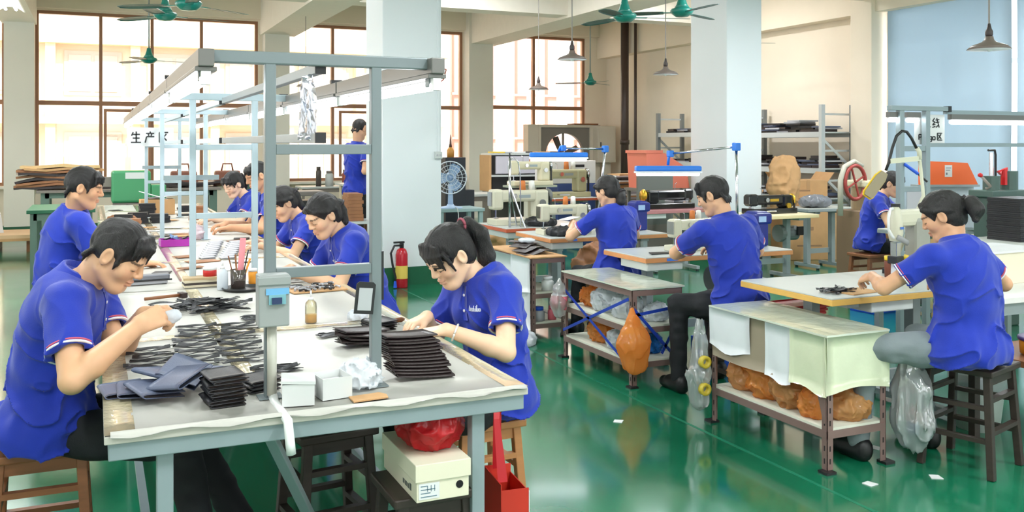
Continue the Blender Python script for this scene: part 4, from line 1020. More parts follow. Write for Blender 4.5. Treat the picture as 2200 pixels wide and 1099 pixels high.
# wallet being glued, with white pockets
p = at(885, 725, TZ); t = thing('open_wallet', 'open brown wallet with white pocket strips under the gluing woman’s hands', 'wallet', (p.x, p.y, ZT), .12)
part(t, 'leather', MB().b2((-.09, -.055, 0), (.09, .055, .003)), mat('rose_brown_leather', (112, 84, 82), .5), bevel=.001)
for y in (-.042, .042): part(t, 'pocket', MB().b2((-.085, y - .012, .003), (.085, y + .012, .005)), M_paper)
solo('bracelet', MB().tube([(.029 * math.cos(2 * pi * k / 20), .0, .031 * math.sin(2 * pi * k / 20)) for k in range(21)], .004, 8), mat('silver_white', (232, 230, 226), .25, metal=.3), 'white bangle on the gluing woman’s left wrist', 'bracelet', (0, 0, 0), 0, smooth=True)
if 2 in JO:
    _e, _w = JO[2][0]['L'], JO[2][1]['L']; _b = bpy.data.objects['bracelet']; _b.location = tuple(_w * .86 + _e * .14); _b.rotation_mode = 'QUATERNION'; _b.rotation_quaternion = Vector(tuple(_e - _w)).to_track_quat('Y', 'Z')
# awl / knife with yellow ferrule
p = at(845, 698, TZ); t = thing('awl', 'wooden awl with yellow ferrule lying left of the gluing woman', 'tool', (p.x, p.y, ZT + .012), .35)
part(t, 'handle', MB().lathe([(.0, -.05), (.011, -.045), (.009, 0), (.0115, .04), (.006, .055)], n=12, R=Matrix.Rotation(pi / 2, 3, 'Y')), M_wood, smooth=True)
part(t, 'ferrule', MB().cyl((-.07, 0, 0), (-.05, 0, 0), .012), mat('yellow_plastic', (226, 168, 30), .35), smooth=True)
# tool beside heap
p = at(355, 645, TZ); t = thing('hammer', 'small hammer with wooden handle lying behind the heap of straps', 'tool', (p.x, p.y, ZT + .012), .35)
part(t, 'handle', MB().cyl((-.1, 0, 0), (.07, 0, 0), .008, 10), M_wood, smooth=True); part(t, 'head', MB().b2((.07, -.03, -.012), (.1, .025, .012)), mat('dark_steel', (62, 52, 50), .4, metal=.6), bevel=.003)
# glue bottles
def bottle(px, py, label, h, r, body, fill=None, cap=None, z=TZ, name='glue_bottle', cat='bottle', spout=True, dz=.006):
    p = at(px, py, z); t = thing(name, label, cat, (p.x, p.y, z + dz))
    part(t, 'body', MB().lathe([(r * .9, 0), (r, .004), (r, h * .5), (r * .92, h * .62), (r * .4, h * .72), (r * .34, h * .74)], n=20), body, smooth=True)
    if fill: part(t, 'liquid', MB().lathe([(r * .86, .003), (r * .95, .006), (r * .95, h * .26)], n=20), fill, smooth=True)
    part(t, 'cap', MB().lathe([(r * .45, h * .71), (r * .45, h * .78), (r * .25, h * .8)], n=16), cap or M_paper, smooth=True)
    if spout: part(t, 'spout', MB().lathe([(r * .2, h * .8), (r * .12, h)], n=10), cap or M_paper, smooth=True)
    return t
bottle(668, 696, 'squeeze bottle with yellow glue standing on the nearest bench', .135, .0245, glassmat('milky_plastic', (240, 238, 220), .3, .1, haze=.22, hazec=(242, 238, 214)), mat('yellow_glue', (240, 176, 30), .3))
bottle(478, 624, 'white squeeze bottle behind the second lamp frame post', .15, .028, mat('milk_white', (226, 232, 238), .35, transl=.3), mat('pale_liquid', (200, 210, 225), .3))
# white cartons with lids
p = at(645, 872, TZ)
for k, (dx, dy, rz, lab) in enumerate(((-.0, 0, -.18, 'white paper box with lid ajar at the front edge beside the front post'), (.105, .03, .12, 'open white paper box at the front edge, right of the lidded one'))):
    t = thing('paper_box', lab, 'box', (p.x + dx, p.y + dy + .03, ZT), rz, 'white paper boxes at the front edge')
    w, l, h = .045, .05, .062; g = .0015
    for a, b in (((-w, -l, 0), (w, l, g)), ((-w, -l, g), (w, -l + g, h)), ((-w, l - g, g), (w, l, h)), ((-w, -l + g, g), (-w + g, l - g, h)), ((w - g, -l + g, g), (w, l - g, h))):
        part(t, 'panel', MB().b2(a, b), M_carton)
    if k == 0: part(t, 'lid', MB().box((0, 0, h + .005), (w * 2 + .006, l * 2 + .006, .008), Matrix.Rotation(.06, 3, 'Y')), M_carton)
    else: part(t, 'contents', MB().b2((-w + .006, -l + .006, g), (w - .006, l - .006, .04)), M_paper)
# cardboard off-cuts
p = at(795, 862, TZ); solo('card_offcut', MB().prism([(-.055, -.03), (.05, -.032), (.058, .0), (.045, .03), (-.05, .028)], 0, .004), M_card, 'brown cardboard offcut at the foot of the right front post', 'card', (p.x, p.y + .02, ZT), .1)
def crumple(name, label, cat, c, r, m, seed=0, noise=.35, res=.008, freq=28, flat=None, rough=None, group=None, tails=(), power=1.0):
    S = Solid(); c = np.asarray(c, float); S.ell((0, 0, 0), r, None, .01)
    for tl in tails: S.chain([np.asarray(q, float) for q in tl[0]], tl[1], .03)
    mr = min(r)
    def post(P, D):
        n = vnoise(P * freq + seed * 5.1); rg = 1 - np.abs(2 * n - 1); n2 = vnoise(P * freq * 2.3 + seed); r2 = 1 - np.abs(2 * n2 - 1)
        d = D - (rg ** 2 - .35) * mr * noise - (r2 ** 2 - .3) * mr * noise * .45
        if flat is not None: d = np.maximum(d, -(P[:, 2] - flat))
        return d
    S.post = post; S.lo -= mr * noise; S.hi += mr * noise
    V, F = S.surf(res, newton=0)
    o = obj(name, meshvf(name, V, F, m), None, tuple(c)); tag(o, label, cat, group); return o
M_tissue = mat('white_tissue', (238, 242, 250), .8, transl=.3)
M_film = mat('translucent_white_bag', (232, 236, 240), .25, transl=.35, bump=.3, bscale=40)
p = at(778, 838, TZ); crumple('tissue_bag', 'crumpled white plastic bag behind the open paper box', 'bag', (p.x, p.y + .02, ZT + .033), (.06, .05, .045), M_film, 1, flat=-.03, noise=.45, res=.005, freq=34)
p = at(768, 690, TZ); crumple('tissue', 'crumpled white tissue left of the right front post', 'tissue', (p.x, p.y, ZT + .018), (.04, .035, .022), M_tissue, 2, flat=-.016, noise=.5, res=.005, freq=40)
crumple('tissue', 'white cloth held in the hands of the man nearest at left', 'cloth', (.24, 3.37, .965), (.03, .024, .02), M_tissue, 3, noise=.4, res=.005, freq=45)
# second bench: device, books, tin, cup
p = at(312, 612, TZ); t = thing('stapling_device', 'grey flat tabletop device in front of the seated man’s face', 'device', (p.x, p.y, ZT), .08)
part(t, 'base', MB().b2((-.11, -.03, .0), (.11, .03, .02)), M_lining, bevel=.004); part(t, 'body', MB().b2((-.12, -.035, .022), (.12, .035, .05)), mat('grey_metal', (120, 122, 130), .35, metal=.5), bevel=.005); part(t, 'lever', MB().b2((-.13, -.04, .018), (.13, -.03, .026)), M_blk)
p = at(430, 616, TZ)
for k in range(4): lay(MB().box((0, 0, .006), (.17, .1, .012)).mesh('notebook', [mat('cream_pages', (218, 206, 180), .7), mat('dark_cover', (70, 60, 56), .6), mat('cream_pages', (218, 206, 180), .7), mat('kraft_cover', (190, 166, 128), .7)][k]), 'notebook', ['bottom notebook', 'second notebook from the bottom', 'third notebook from the bottom', 'top notebook'][k] + ' of the small pile at the second frame post', 'notebook', (p.x, p.y, ZT + k * .0122), rnd(-.1, .1), 'notebooks piled at the second frame post')
t = thing('tin', 'red and white round tin on the notebooks', 'tin', (p.x + .05, p.y + .01, ZT + .049)); part(t, 'body', MB().lathe([(.035, 0), (.035, .04)], n=20), mat('red_tin', (196, 40, 40), .35), smooth=True); part(t, 'rim', MB().lathe([(.036, .032), (.036, .046), (.032, .047)], n=20), M_paper, smooth=True)
p = at(512, 622, TZ); t = thing('tool_cup', 'clear plastic cup holding brushes, pens and a pink ruler', 'cup', (p.x, p.y, ZT))
part(t, 'cup', MB().lathe([(.036, 0), (.041, .1), (.038, .1), (.033, .004)], n=20), glassmat('cup_plastic', (220, 215, 210), .4, .05, haze=.2, hazec=(190, 170, 160)), smooth=True)
for k, (dx, dy, m_, hh, ww) in enumerate(((.01, .0, mat('pink_ruler', (238, 150, 158), .45), .26, .03), (-.02, .01, M_wood, .17, .008), (.02, -.012, M_blk, .2, .008), (-.008, -.02, M_tan, .18, .009), (.026, .014, mat('orange_handle', (226, 150, 40), .4), .15, .014))):
    part(t, ['ruler', 'brush', 'pen', 'brush', 'cutter'][k], MB().beam((dx * .5, dy * .5, .006), (dx * 2.4, dy * 1.6, hh), ww, .005), m_)
p = at(520, 632, TZ); solo('black_tray', MB().lathe([(.0, 0), (.09, 0), (.105, .012), (.1, .014), (.088, .004), (.0, .004)], n=24), M_blk, 'shallow black tray beside the tool cup', 'tray', (p.x + .02, p.y + .12, ZT), smooth=True)
p = at(548, 615, TZ); t = thing('glue_pot', 'small orange pot beside the tool cup', 'pot', (p.x, p.y + .08, ZT)); part(t, 'body', MB().lathe([(.022, 0), (.024, .06), (.02, .065)], n=16), mat('orange_handle', (226, 150, 40), .4), smooth=True); part(t, 'lid', MB().lathe([(.024, .065), (.024, .08)], n=16), M_paper, smooth=True)
# tray of bows at right
p = at(702, 628, TZ); t = thing('bow_tray', 'shallow cardboard tray of black and white bow pieces near the right edge', 'tray', (p.x - .04, p.y + .1, ZT), .1)
part(t, 'tray', MB().b2((-.14, -.11, 0), (.14, .11, .006)), M_card)
for k in range(40):
    x, y = rnd(-.12, .12), rnd(-.09, .09); a_ = rnd(0, pi)
    part(t, 'bow', MB().tube([(x - .022 * math.cos(a_), y - .022 * math.sin(a_), .012), (x - .008 * math.sin(a_), y + .008 * math.cos(a_), .018), (x + .022 * math.cos(a_), y + .022 * math.sin(a_), .012)], [.007, .003, .007], 6), M_leaD if k % 2 else M_lining)
p = at(648, 598, TZ)
for k in range(24):
    lay(strips[k % 5], 'leather_strap', 'black and white strap in the small heap behind the bow tray', 'strap', (p.x - .06 + rnd(-.09, .09), p.y + .06 + rnd(-.06, .06), ZT + rnd(.001, .03)), rnd(-1.5, 1.5), 'straps in the heap behind the bow tray', rnd(-.4, .4))
# grey wallet rows on second bench
W_g = wallet_mesh('wallet', .09, .11, M_lining, .006)
for cx_, n, lab in ((445, 9, 'left'), (488, 9, 'right')):
    for k in range(n):
        p = at(cx_ + k * 2.5, 556 - k * 3.2, TZ); lay(W_g, 'wallet', 'pale grey wallet overlapped in the %s row between the lamp frames' % lab, 'wallet', (p.x, p.y, ZT + .0035 * k), .1 + rnd(-.05, .05), 'pale grey wallets in the %s row' % lab)
# purple tray
p = at(380, 530, TZ); t = thing('plastic_tray', 'purple plastic tray of dark pieces behind the second lamp frame', 'tray', (p.x, p.y + .05, ZT), .05)
M_pur = mat('purple_plastic', (168, 38, 160), .4)
part(t, 'bottom', MB().b2((-.11, -.07, 0), (.11, .07, .004)), M_pur)
for a, b in (((-.115, -.075, 0), (.115, -.07, .05)), ((-.115, .07, 0), (.115, .075, .05)), ((-.115, -.07, 0), (-.11, .07, .05)), ((.11, -.07, 0), (.115, .07, .05))): part(t, 'side', MB().b2(a, b), M_pur)
for k in range(6): part(t, 'piece', MB().box((rnd(-.07, .07), rnd(-.04, .04), .045 + rnd(0, .02)), (.07, .03, .01), Matrix.Rotation(rnd(-.6, .6), 3, 'Y') @ Matrix.Rotation(rnd(0, 3), 3, 'Z')), [M_leaD, mat('blue_cloth', (130, 160, 205), .7)][k % 2])
p = at(425, 515, TZ); crumple('plastic_bag', 'small clear pinkish plastic bag beside the purple tray', 'bag', (p.x, p.y, ZT + .05), (.06, .05, .06), mat('pinkish_bag', (226, 208, 214), .25, transl=.4, bump=.3, bscale=40), 5, flat=-.048, noise=.35, res=.009, freq=24)
# black pouch stacks
for px, py, n, lab in ((298, 484, 5, 'left'), (345, 482, 4, 'right')):
    for k in range(n):
        p = at(px, py, TZ); lay(MB().box((0, 0, .011), (.17, .11, .02)).mesh('pouch', M_leaD), 'pouch', ('bottom ' if k == 0 else 'top ' if k == n - 1 else '') + 'black pouch of the %s stack beside the man second from the front' % lab, 'pouch', (p.x + rnd(-.01, .01), p.y + .2 + rnd(-.01, .01), ZT + k * .0205), rnd(-.15, .15), 'black pouches in the %s stack' % lab)
# carton with papers
p = at(340, 478, TZ); t = thing('carton', 'brown carton with paper sheets on top on the third bench', 'box', (p.x + .05, p.y + 1.1, ZT), .03); part(t, 'body', MB().b2((-.17, -.12, 0), (.17, .12, .16)), M_card, bevel=.003)
part(t, 'paper', MB().box((-.03, 0, .2), (.3, .2, .004), Matrix.Rotation(.3, 3, 'Y')), M_paper); part(t, 'paper', MB().box((.06, .02, .185), (.28, .2, .004), Matrix.Rotation(-.1, 3, 'Y')), M_lining)
p = at(240, 452, TZ); crumple('leather_roll', 'pile of tan leather offcuts on the third bench', 'leather', (p.x + .05, p.y - 2.2, ZT + .04), (.13, .12, .05), M_tan, 6, flat=-.04, noise=.5, res=.01, freq=18)
# loose papers / cards scattered on benches 2-4
for k in range(34):
    x = rnd(.12, 1.1); y = rnd(5.5, 11.9)
    lay(MB().box((0, 0, .002), (rnd(.08, .2), rnd(.06, .15), .004)).mesh('cut_piece', random.choice([M_lining, M_leaD, M_paper, M_card, M_tan])), 'leather_cutout', 'flat cut piece lying among the clutter on the far benches', 'cut piece', (x, y, ZT + .002 * (k % 3)), rnd(-.4, .4), 'flat cut pieces on the far benches')
for k in range(6):
    y = rnd(8.2, 12); x = rnd(.2, 1.0)
    n = random.randint(3, 6)
    for q in range(n):
        lay(MB().box((0, 0, .012), (.15, .11, .022)).mesh('pouch', M_leaD if k % 3 else M_tan), 'pouch', 'folded pouch in a stack on the far benches', 'pouch', (x + rnd(-.01, .01), y + rnd(-.01, .01), ZT + .02 + q * .0225), rnd(-.2, .2), 'folded pouches stacked on the far benches')
# under the front edge
t = thing('shoe_box', 'cream shoe box with printed label under the workbench edge', 'box', (.94, 2.77, .5), 0)
M_shoeb = mat('cream_shoebox', (226, 220, 196), .6)
part(t, 'body', MB().b2((-.082, -.17, 0), (.082, .17, .07)), M_shoeb, bevel=.002); part(t, 'lid', MB().b2((-.087, -.175, .06), (.087, .175, .112)), M_shoeb, bevel=.002)
lb = part(t, 'label', MB().b2((-.076, -.1715, .008), (-.012, -.1702, .055)), M_paper)
m_ = MB()
for k in range(4): m_.b2((-.07, -.1722, .046 - k * .0105), (-.07 + (.02, .045, .03, .05)[k], -.1714, .0485 - k * .0105))
for k in range(3): m_.b2((-.05 + k * .011, -.1722, .03), (-.048 + k * .011, -.1714, .048))
part(lb, 'print', m_, mat('label_print', (90, 120, 135), .6))
part(t, 'finger_hole', MB().cyl((.052, -.1715, .038), (.052, -.169, .038), .0115, 20), mat('hole_dark', (18, 18, 20), .9))
m_ = MB()
for k, hh in enumerate((.02, .014, .014, .014)): m_.b2((-.083, -.12 + k * .022, .02), (-.0815, -.104 + k * .022, .02 + hh))
part(t, 'side_print', m_, mat('label_print2', (90, 96, 90), .6))
crumple('red_bag', 'full red plastic bag lying on the cream shoe box', 'bag', (.955, 2.77, .695), (.095, .125, .09), mat('red_plastic_bag', (206, 36, 44), .22, transl=.35, bump=.4, bscale=30), 7, flat=-.083, noise=.22, res=.005, freq=16)
t = thing('paper_bag', 'red paper carrier bag with red handle strap beside the table leg', 'bag', (1.31, 2.98, 0), -.1)
M_redp = mat('red_paper', (206, 52, 34), .5)
for a, b in (((-.05, -.1, 0), (.05, .1, .004)), ((-.05, -.1, 0), (-.047, .1, .4)), ((.047, -.1, 0), (.05, .1, .37)), ((-.05, -.1, 0), (.05, -.097, .38)), ((-.05, .097, 0), (.05, .1, .40))): part(t, 'side', MB().b2(a, b), M_redp)
part(t, 'white_edge', MB().b2((.05, -.1, .02), (.053, -.09, .37)), M_paper); part(t, 'print_patch', MB().b2((-.03, -.1015, .2), (.0, -.1, .24)), mat('lilac_print', (150, 150, 215), .5))
part(t, 'handle', MB().strip([(-.045, -.05, .39), (-.05, -.02, .6), (-.045, .0, .64), (-.04, .02, .6), (-.03, .06, .4)], [(-.01, -.05, .39), (-.03, -.02, .6), (-.02, .0, .64), (-.01, .02, .6), (.0, .06, .4)]), mat('red_strap', (200, 30, 40), .5))
# ---------------------------------------------------------------- angle-iron racks beside the sewing tables
M_angle = mat('brown_angle_iron', (134, 108, 102), .45, metal=.25, var=.06)
M_slot = mat('slot_dark', (38, 30, 30), .8)
M_shelfp = mat('shelf_board', (214, 216, 200), .55, var=.04)
M_clearwrap = mat('taped_clear_wrap', (206, 214, 196), .16, var=.08, vscale=4, bump=.35, bscale=18, coat=.5)
M_skirt = mat('greenish_wrap_paper', (214, 220, 188), .2, var=.06, vscale=6, bump=.3, bscale=14, coat=.4)
M_skirtw = mat('white_skirt_paper', (222, 226, 228), .4, var=.03)
M_kraft = mat('grey_kraft_paper', (150, 138, 116), .6)
M_orange = mat('amber_plastic_bag', (246, 172, 92), .16, transl=.6, bump=.9, bscale=24, var=.15, vscale=12)
M_amber = mat('brown_plastic_bag', (228, 172, 112), .14, transl=.55, bump=.9, bscale=24, var=.2, vscale=12)
M_bluestrap = mat('blue_strap', (28, 62, 170), .45)
def angle(mb, a, b, w=.036, t=.003, sx=1, sy=1):
    x0, y0 = a[0], a[1]; mb.b2((x0, y0, a[2]), (x0 + sx * w, y0 + sy * t, b[2])); mb.b2((x0, y0, a[2]), (x0 + sx * t, y0 + sy * w, b[2])); return mb
def rack(label, x0, x1, y0, y1, H, shelves, top_m, name='angle_rack'):
    t = thing(name, label, 'rack', ((x0 + x1) / 2, (y0 + y1) / 2, 0)); w = (x1 - x0) / 2; l = (y1 - y0) / 2
    for sx in (-1, 1):
        for sy in (-1, 1):
            g = part(t, 'leg', angle(MB(), (sx * w, sy * l, .012), (0, 0, H), sx=-sx, sy=-sy), M_angle)
            m_ = MB()
            for k in range(int(H / .06)):
                m_.b2((sx * w - sx * .014, sy * (l + .0006), .04 + k * .06), (sx * w - sx * .022, sy * (l - .001), .065 + k * .06))
                m_.b2((sx * (w + .0006), sy * l - sy * .014, .04 + k * .06), (sx * (w - .001), sy * l - sy * .022, .065 + k * .06))
            part(g, 'slots', m_, M_slot)['kind'] = 'stuff'
            part(t, 'foot', MB().b2((sx * w - .03, sy * l - .03, 0), (sx * w + .03, sy * l + .03, .012)), M_blk)
    for z in list(shelves) + [H]:
        for sy in (-1, 1): part(t, 'shelf_rail', MB().b2((-w + .004, sy * l - .002, z - .04), (w - .004, sy * l + .002, z - .004)), M_angle)
        for sx in (-1, 1): part(t, 'shelf_rail', MB().b2((sx * w - .002, -l + .004, z - .04), (sx * w + .002, l - .004, z - .004)), M_angle)
        if z < H: part(t, 'shelf', MB().b2((-w + .004, -l + .004, z - .004), (w - .004, l - .004, z + .008)), M_shelfp)
    rows = [[(-w - .012 + (2 * w + .024) * j / 6, -l - .012 + (2 * l + .024) * k / 12, H + .006 + rnd(-.0012, .0012)) for j in range(7)] for k in range(13)]
    part(t, 'top_sheet', MB().sheet(rows, .01), top_m, smooth=False)
    return t
R1 = rack('near brown angle-iron rack wrapped with taped paper skirts', 3.15, 3.52, 3.40, 4.30, .64, (.2,), M_clearwrap)
def skirt(t, name, m, x, y0, y1, z0, z1, seed, axis='x', off=.004, jag=.012, th=.0016):
    rows = []
    for k in range(8):
        u = k / 7; q = y0 + (y1 - y0) * u
        r = []
        for j in range(6):
            v = j / 5; zz = z1 + (z0 - z1) * v + (jag * math.sin(seed + u * 5) if j == 5 else 0)
            o = off + .006 * math.sin(seed + u * 7 + v * 3) * v + .005
            r.append((x - o, q, zz) if axis == 'x' else (q, x - o, zz))
        rows.append(r)
    part(t, name, MB().sheet(rows, th), m, smooth=True)
skirt(R1, 'paper_skirt', M_kraft, -.186, -.45, .44, .38, .64, 1, off=.001)
skirt(R1, 'paper_skirt', M_skirtw, -.186, .1, .45, .43, .645, 2, off=.012, jag=.02)
skirt(R1, 'paper_skirt', M_skirtw, -.186, -.21, -.02, .36, .64, 3, off=.009)
skirt(R1, 'plastic_skirt', M_skirt, -.186, -.468, -.21, .37, .642, 4, off=.012)
skirt(R1, 'plastic_skirt', M_skirt, -.452, -.212, .19, .38, .642, 5, axis='y', off=.006)
# gusset between leg and shelf at the near corner
part(R1, 'gusset', MB().prism([(0, 0), (.05, 0), (.05, -.02), (.012, -.14), (0, -.14)], 0, .003, Matrix.Translation((-.188, -.44, .37)) @ Matrix.Rotation(pi / 2, 4, 'Z') @ Matrix.Rotation(pi / 2, 4, 'X')), M_angle)
labs = ['brown plastic bag at the far end of the near rack shelf', 'amber plastic bag bulging second on the near rack shelf', 'large amber plastic bag in the middle of the near rack shelf', 'small knotted orange bag at the front of the near rack shelf', 'flat brown plastic bag at the near end of the rack shelf', 'orange bag behind the near end of the rack shelf']
for k, (x, y, r, m_, f) in enumerate(((3.29, 4.16, (.1, .1, .08), M_amber, 22), (3.27, 3.97, (.1, .115, .115), M_orange, 20), (3.28, 3.77, (.105, .12, .11), M_amber, 20), (3.24, 3.585, (.07, .075, .065), M_orange, 34), (3.38, 3.50, (.11, .085, .06), M_amber, 22), (3.42, 3.72, (.08, .09, .08), M_orange, 26))):
    crumple('plastic_bag', labs[k], 'bag', (x, y, .208 + r[2] * .96), (r[0], r[1], r[2] * 1.1), m_, 10 + k, flat=-r[2] * .96, noise=.3, res=.006, freq=f * .85, tails=[([(0, 0, r[2] * .8), (.01, .01, r[2] * 1.15), (-.02, .0, r[2] * 1.3)], [.03, .012, .022])])
def hangbag(label, top, pts, rs, m, seed, flat2=None, squash=(1, 1), res=.007, freq=18, noise=.018, name='carrier_bag'):
    """bag hanging from a corner: chain of radii below the hook, squashed in one direction"""
    S = Solid(); S.chain([np.asarray(p, float) for p in pts], rs, .03); q = np.array([1 / squash[0], 1 / squash[1], 1.0])
    ops = S.ops; ev0 = S.ev
    def post(P, D):
        n = vnoise(P * np.array([freq * 1.6, freq * 1.6, freq * .22]) + seed * 3.3); rg = 1 - np.abs(2 * n - 1); n2 = vnoise(P * np.array([freq, freq, freq * .7]) + seed)
        return D - (rg ** 3 - .25) * noise * .8 - (n2 - .5) * noise * .9
    S.post = post; S.lo -= .02; S.hi += .02
    V, F = S.surf(res, newton=0); V = V * np.array([squash[0], squash[1], 1])
    o = obj(name, meshvf(name, V, F, m), None, top); tag(o, label, 'bag'); return o
M_wbag = glassmat('white_carrier_bag', (235, 238, 238), .5, .12, haze=.72, hazec=(226, 232, 232)); M_cbag = glassmat('clear_carrier_bag', (238, 240, 240), .5, .1, haze=.42, hazec=(228, 234, 232))
hangbag('white plastic carrier bag hanging at the right end of the near rack', (3.63, 3.36, .60), [(0, 0, 0), (.0, 0, -.1), (.01, -.01, -.24), (.01, -.02, -.4), (.0, -.02, -.47)], [.01, .035, .085, .1, .06], M_wbag, 1, squash=(.8, 1.0), noise=.028, freq=18)
m_ = hangbag('second white carrier bag with blue print hanging behind the right rack end', (3.72, 3.44, .52), [(0, 0, 0), (.02, 0, -.08), (.03, 0, -.2), (.03, 0, -.3)], [.01, .05, .07, .04], mat('printed_carrier_bag', (228, 234, 234), .25, transl=.4, c2=(120, 140, 190), vscale=16), 2, noise=.02)
hangbag('clear bag with yellow tape rolls hanging at the far corner of the near rack', (3.085, 4.33, .57), [(0, 0, 0), (-.0, 0, -.12), (-.005, 0, -.3), (0, 0, -.45)], [.008, .03, .06, .045], M_cbag, 3, noise=.02, freq=22)
for k, z in enumerate((.35, .2)):
    solo('tape_roll', MB().lathe([(.018, 0), (.034, 0), (.034, .03), (.018, .03), (.018, 0)], n=20, R=Matrix.Rotation(pi / 2, 3, 'X'), cap=False), mat('yellow_tape', (204, 182, 60), .35), ['upper', 'lower'][k] + ' yellow tape roll against the clear hanging bag of the near rack', 'tape roll', (3.07, 4.27, z), smooth=True)
# second rack
R2 = rack('open brown angle-iron rack with blue strap bracing and hanging bags', 3.12, 3.50, 5.10, 6.05, .62, (.16, .38), M_clearwrap)
for a, b in (((-.195, -.47, .12), (-.195, .46, .5)), ((-.195, .47, .2), (-.195, -.44, .56)), ((-.18, -.48, .46), (.2, -.48, .5)), ((-.18, -.48, .5), (.2, -.48, .1)), ((.2, -.48, .48), (.03, -.48, .2))):
    part(R2, 'strap', MB().beam(a, b, .02, .003, up=(1, 0, 0) if a[0] == b[0] else (0, 1, 0)), M_bluestrap)
for k, (x, y, z, r, m_, f, lab) in enumerate(((3.3, 5.9, .39, (.1, .09, .075), M_orange, 22, 'brown paper bag at the far end of the open rack middle shelf'), (3.28, 5.68, .39, (.1, .12, .085), M_film, 20, 'white crumpled plastic bag on the open rack middle shelf'), (3.27, 5.4, .39, (.1, .11, .075), M_film, 18, 'clear plastic bag in the middle of the open rack middle shelf'), (3.38, 5.22, .39, (.08, .07, .06), M_film, 25, 'small clear bag at the near end of the open rack middle shelf'),
       (3.25, 5.72, .17, (.08, .1, .1), M_orange, 20, 'orange plastic bag on the open rack bottom shelf'), (3.24, 5.47, .17, (.075, .08, .065), M_film, 24, 'knotted white plastic bag on the open rack bottom shelf'), (3.36, 5.3, .17, (.09, .1, .065), mat('blue_plastic_bag', (30, 120, 205), .3, transl=.3), 22, 'blue plastic bag on the open rack bottom shelf'))):
    crumple('plastic_bag', lab, 'bag', (x, y, z + r[2] * .88 - .001), r, m_, 30 + k, flat=-r[2] * .88, noise=.42, res=.008, freq=f * 1.3)
hangbag('orange plastic carrier bag hanging from the near corner of the open rack', (3.105, 5.07, .50), [(0, 0, 0), (0, -.01, -.08), (0, -.02, -.2), (.01, -.02, -.32)], [.008, .03, .1, .075], M_orange, 4, squash=(1.1, .7), noise=.02, res=.006, freq=14)
hangbag('clear plastic bag with pink cups hanging at the far corner of the open rack', (3.06, 6.0, .58), [(0, 0, 0), (0, 0, -.07), (0, 0, -.17), (0, 0, -.24)], [.008, .035, .06, .04], glassmat('thin_bag', (240, 240, 242), .4, .08, haze=.3), 5, noise=.012)
for k, (dx, dy) in enumerate(((-.02, .025), (.02, -.03))):
    t = thing('drink_cup', ['pink paper cup left', 'pink paper cup right'][k] + ' in the clear bag of the open rack', 'cup', (3.06 + dx, 6.0 + dy, .36)); part(t, 'cup', MB().lathe([(.02, 0), (.028, .1), (.026, .1), (.018, .003)], n=16), mat('pink_cup', (222, 110, 124), .5), smooth=True); part(t, 'rim', MB().lathe([(.029, .098), (.03, .103), (.027, .104)], n=16), M_paper, smooth=True)
# third rack, white panels
R3 = rack('brown angle-iron rack closed with white panels beside the third sewing table', 3.17, 3.47, 6.70, 7.6, .64, (.12, .36), M_card)
skirt(R3, 'white_panel', M_skirtw, -.152, -.44, .44, .06, .63, 7, off=.001, jag=.0)
skirt(R3, 'white_panel', M_skirtw, -.152, -.45, -.08, .36, .64, 8, off=.012, jag=.01)
for k in range(4):
    lay(W_b if False else MB().sheet([[(x, y, .012 + .02 * math.sin(2.2 * x / .12 + k)) for y in (-.09, .09)] for x in (-.13, -.06, 0, .06, .13)], .004).mesh('leather_hide', M_leaR), 'leather_hide', ['left', 'second', 'third', 'right'][k] + ' black leather panel lying on the white-panelled rack', 'leather', (3.30 + .02 * k, 6.92 + .12 * k, .655 + .014 * k), .25 * k, 'black leather panels on the white-panelled rack')
crumple('clear_packet', 'clear plastic packet on the black leather of the white-panelled rack', 'bag', (3.35, 7.18, .735), (.07, .08, .018), M_film, 41, noise=.4, res=.009)
for k, (dx, z, m_, sz) in enumerate(((.02, .37, mat('white_plastic', (228, 230, 228), .35), .05), (-.06, .13, mat('bright_blue', (30, 90, 220), .4), .05), (.06, .13, mat('pink_cup', (222, 110, 124), .5), .035))):
    t = thing('shelf_bottle', ['white jar on the middle shelf of the white-panelled rack', 'blue capped jar on the bottom shelf of the white-panelled rack', 'pink jar on the bottom shelf of the white-panelled rack'][k], 'jar', (3.33 + dx, 6.78, z)); part(t, 'body', MB().lathe([(sz, 0), (sz, .07), (sz * .7, .085)], n=16), m_ if k != 1 else M_lining, smooth=True); part(t, 'lid', MB().lathe([(sz * .8, .085), (sz * .8, .11)], n=16), m_, smooth=True)
crumple('plastic_film', 'clear plastic film lying on the floor beside the white-panelled rack', 'plastic sheet', (2.98, 6.75, .03), (.2, .3, .05), M_film, 43, flat=-.029, noise=.5, res=.012, freq=12)

for k, (dx, dz, m_) in enumerate(((0, -.38, mat('pink_cup', (222, 110, 124), .5)), (.01, -.28, mat('navy_clamp', (40, 60, 100), .5)), (-.01, -.42, mat('bright_blue', (30, 90, 220), .4)))):
    solo('wrapped_snack', MB().box((0, 0, 0), (.05, .05, .06), Matrix.Rotation(.5 + k, 3, 'Y')), m_, ['pink packet', 'navy packet', 'blue packet'][k] + ' inside the white hanging bag of the near rack', 'packet', (3.645 + dx, 3.34, .60 + dz), .4 * k)
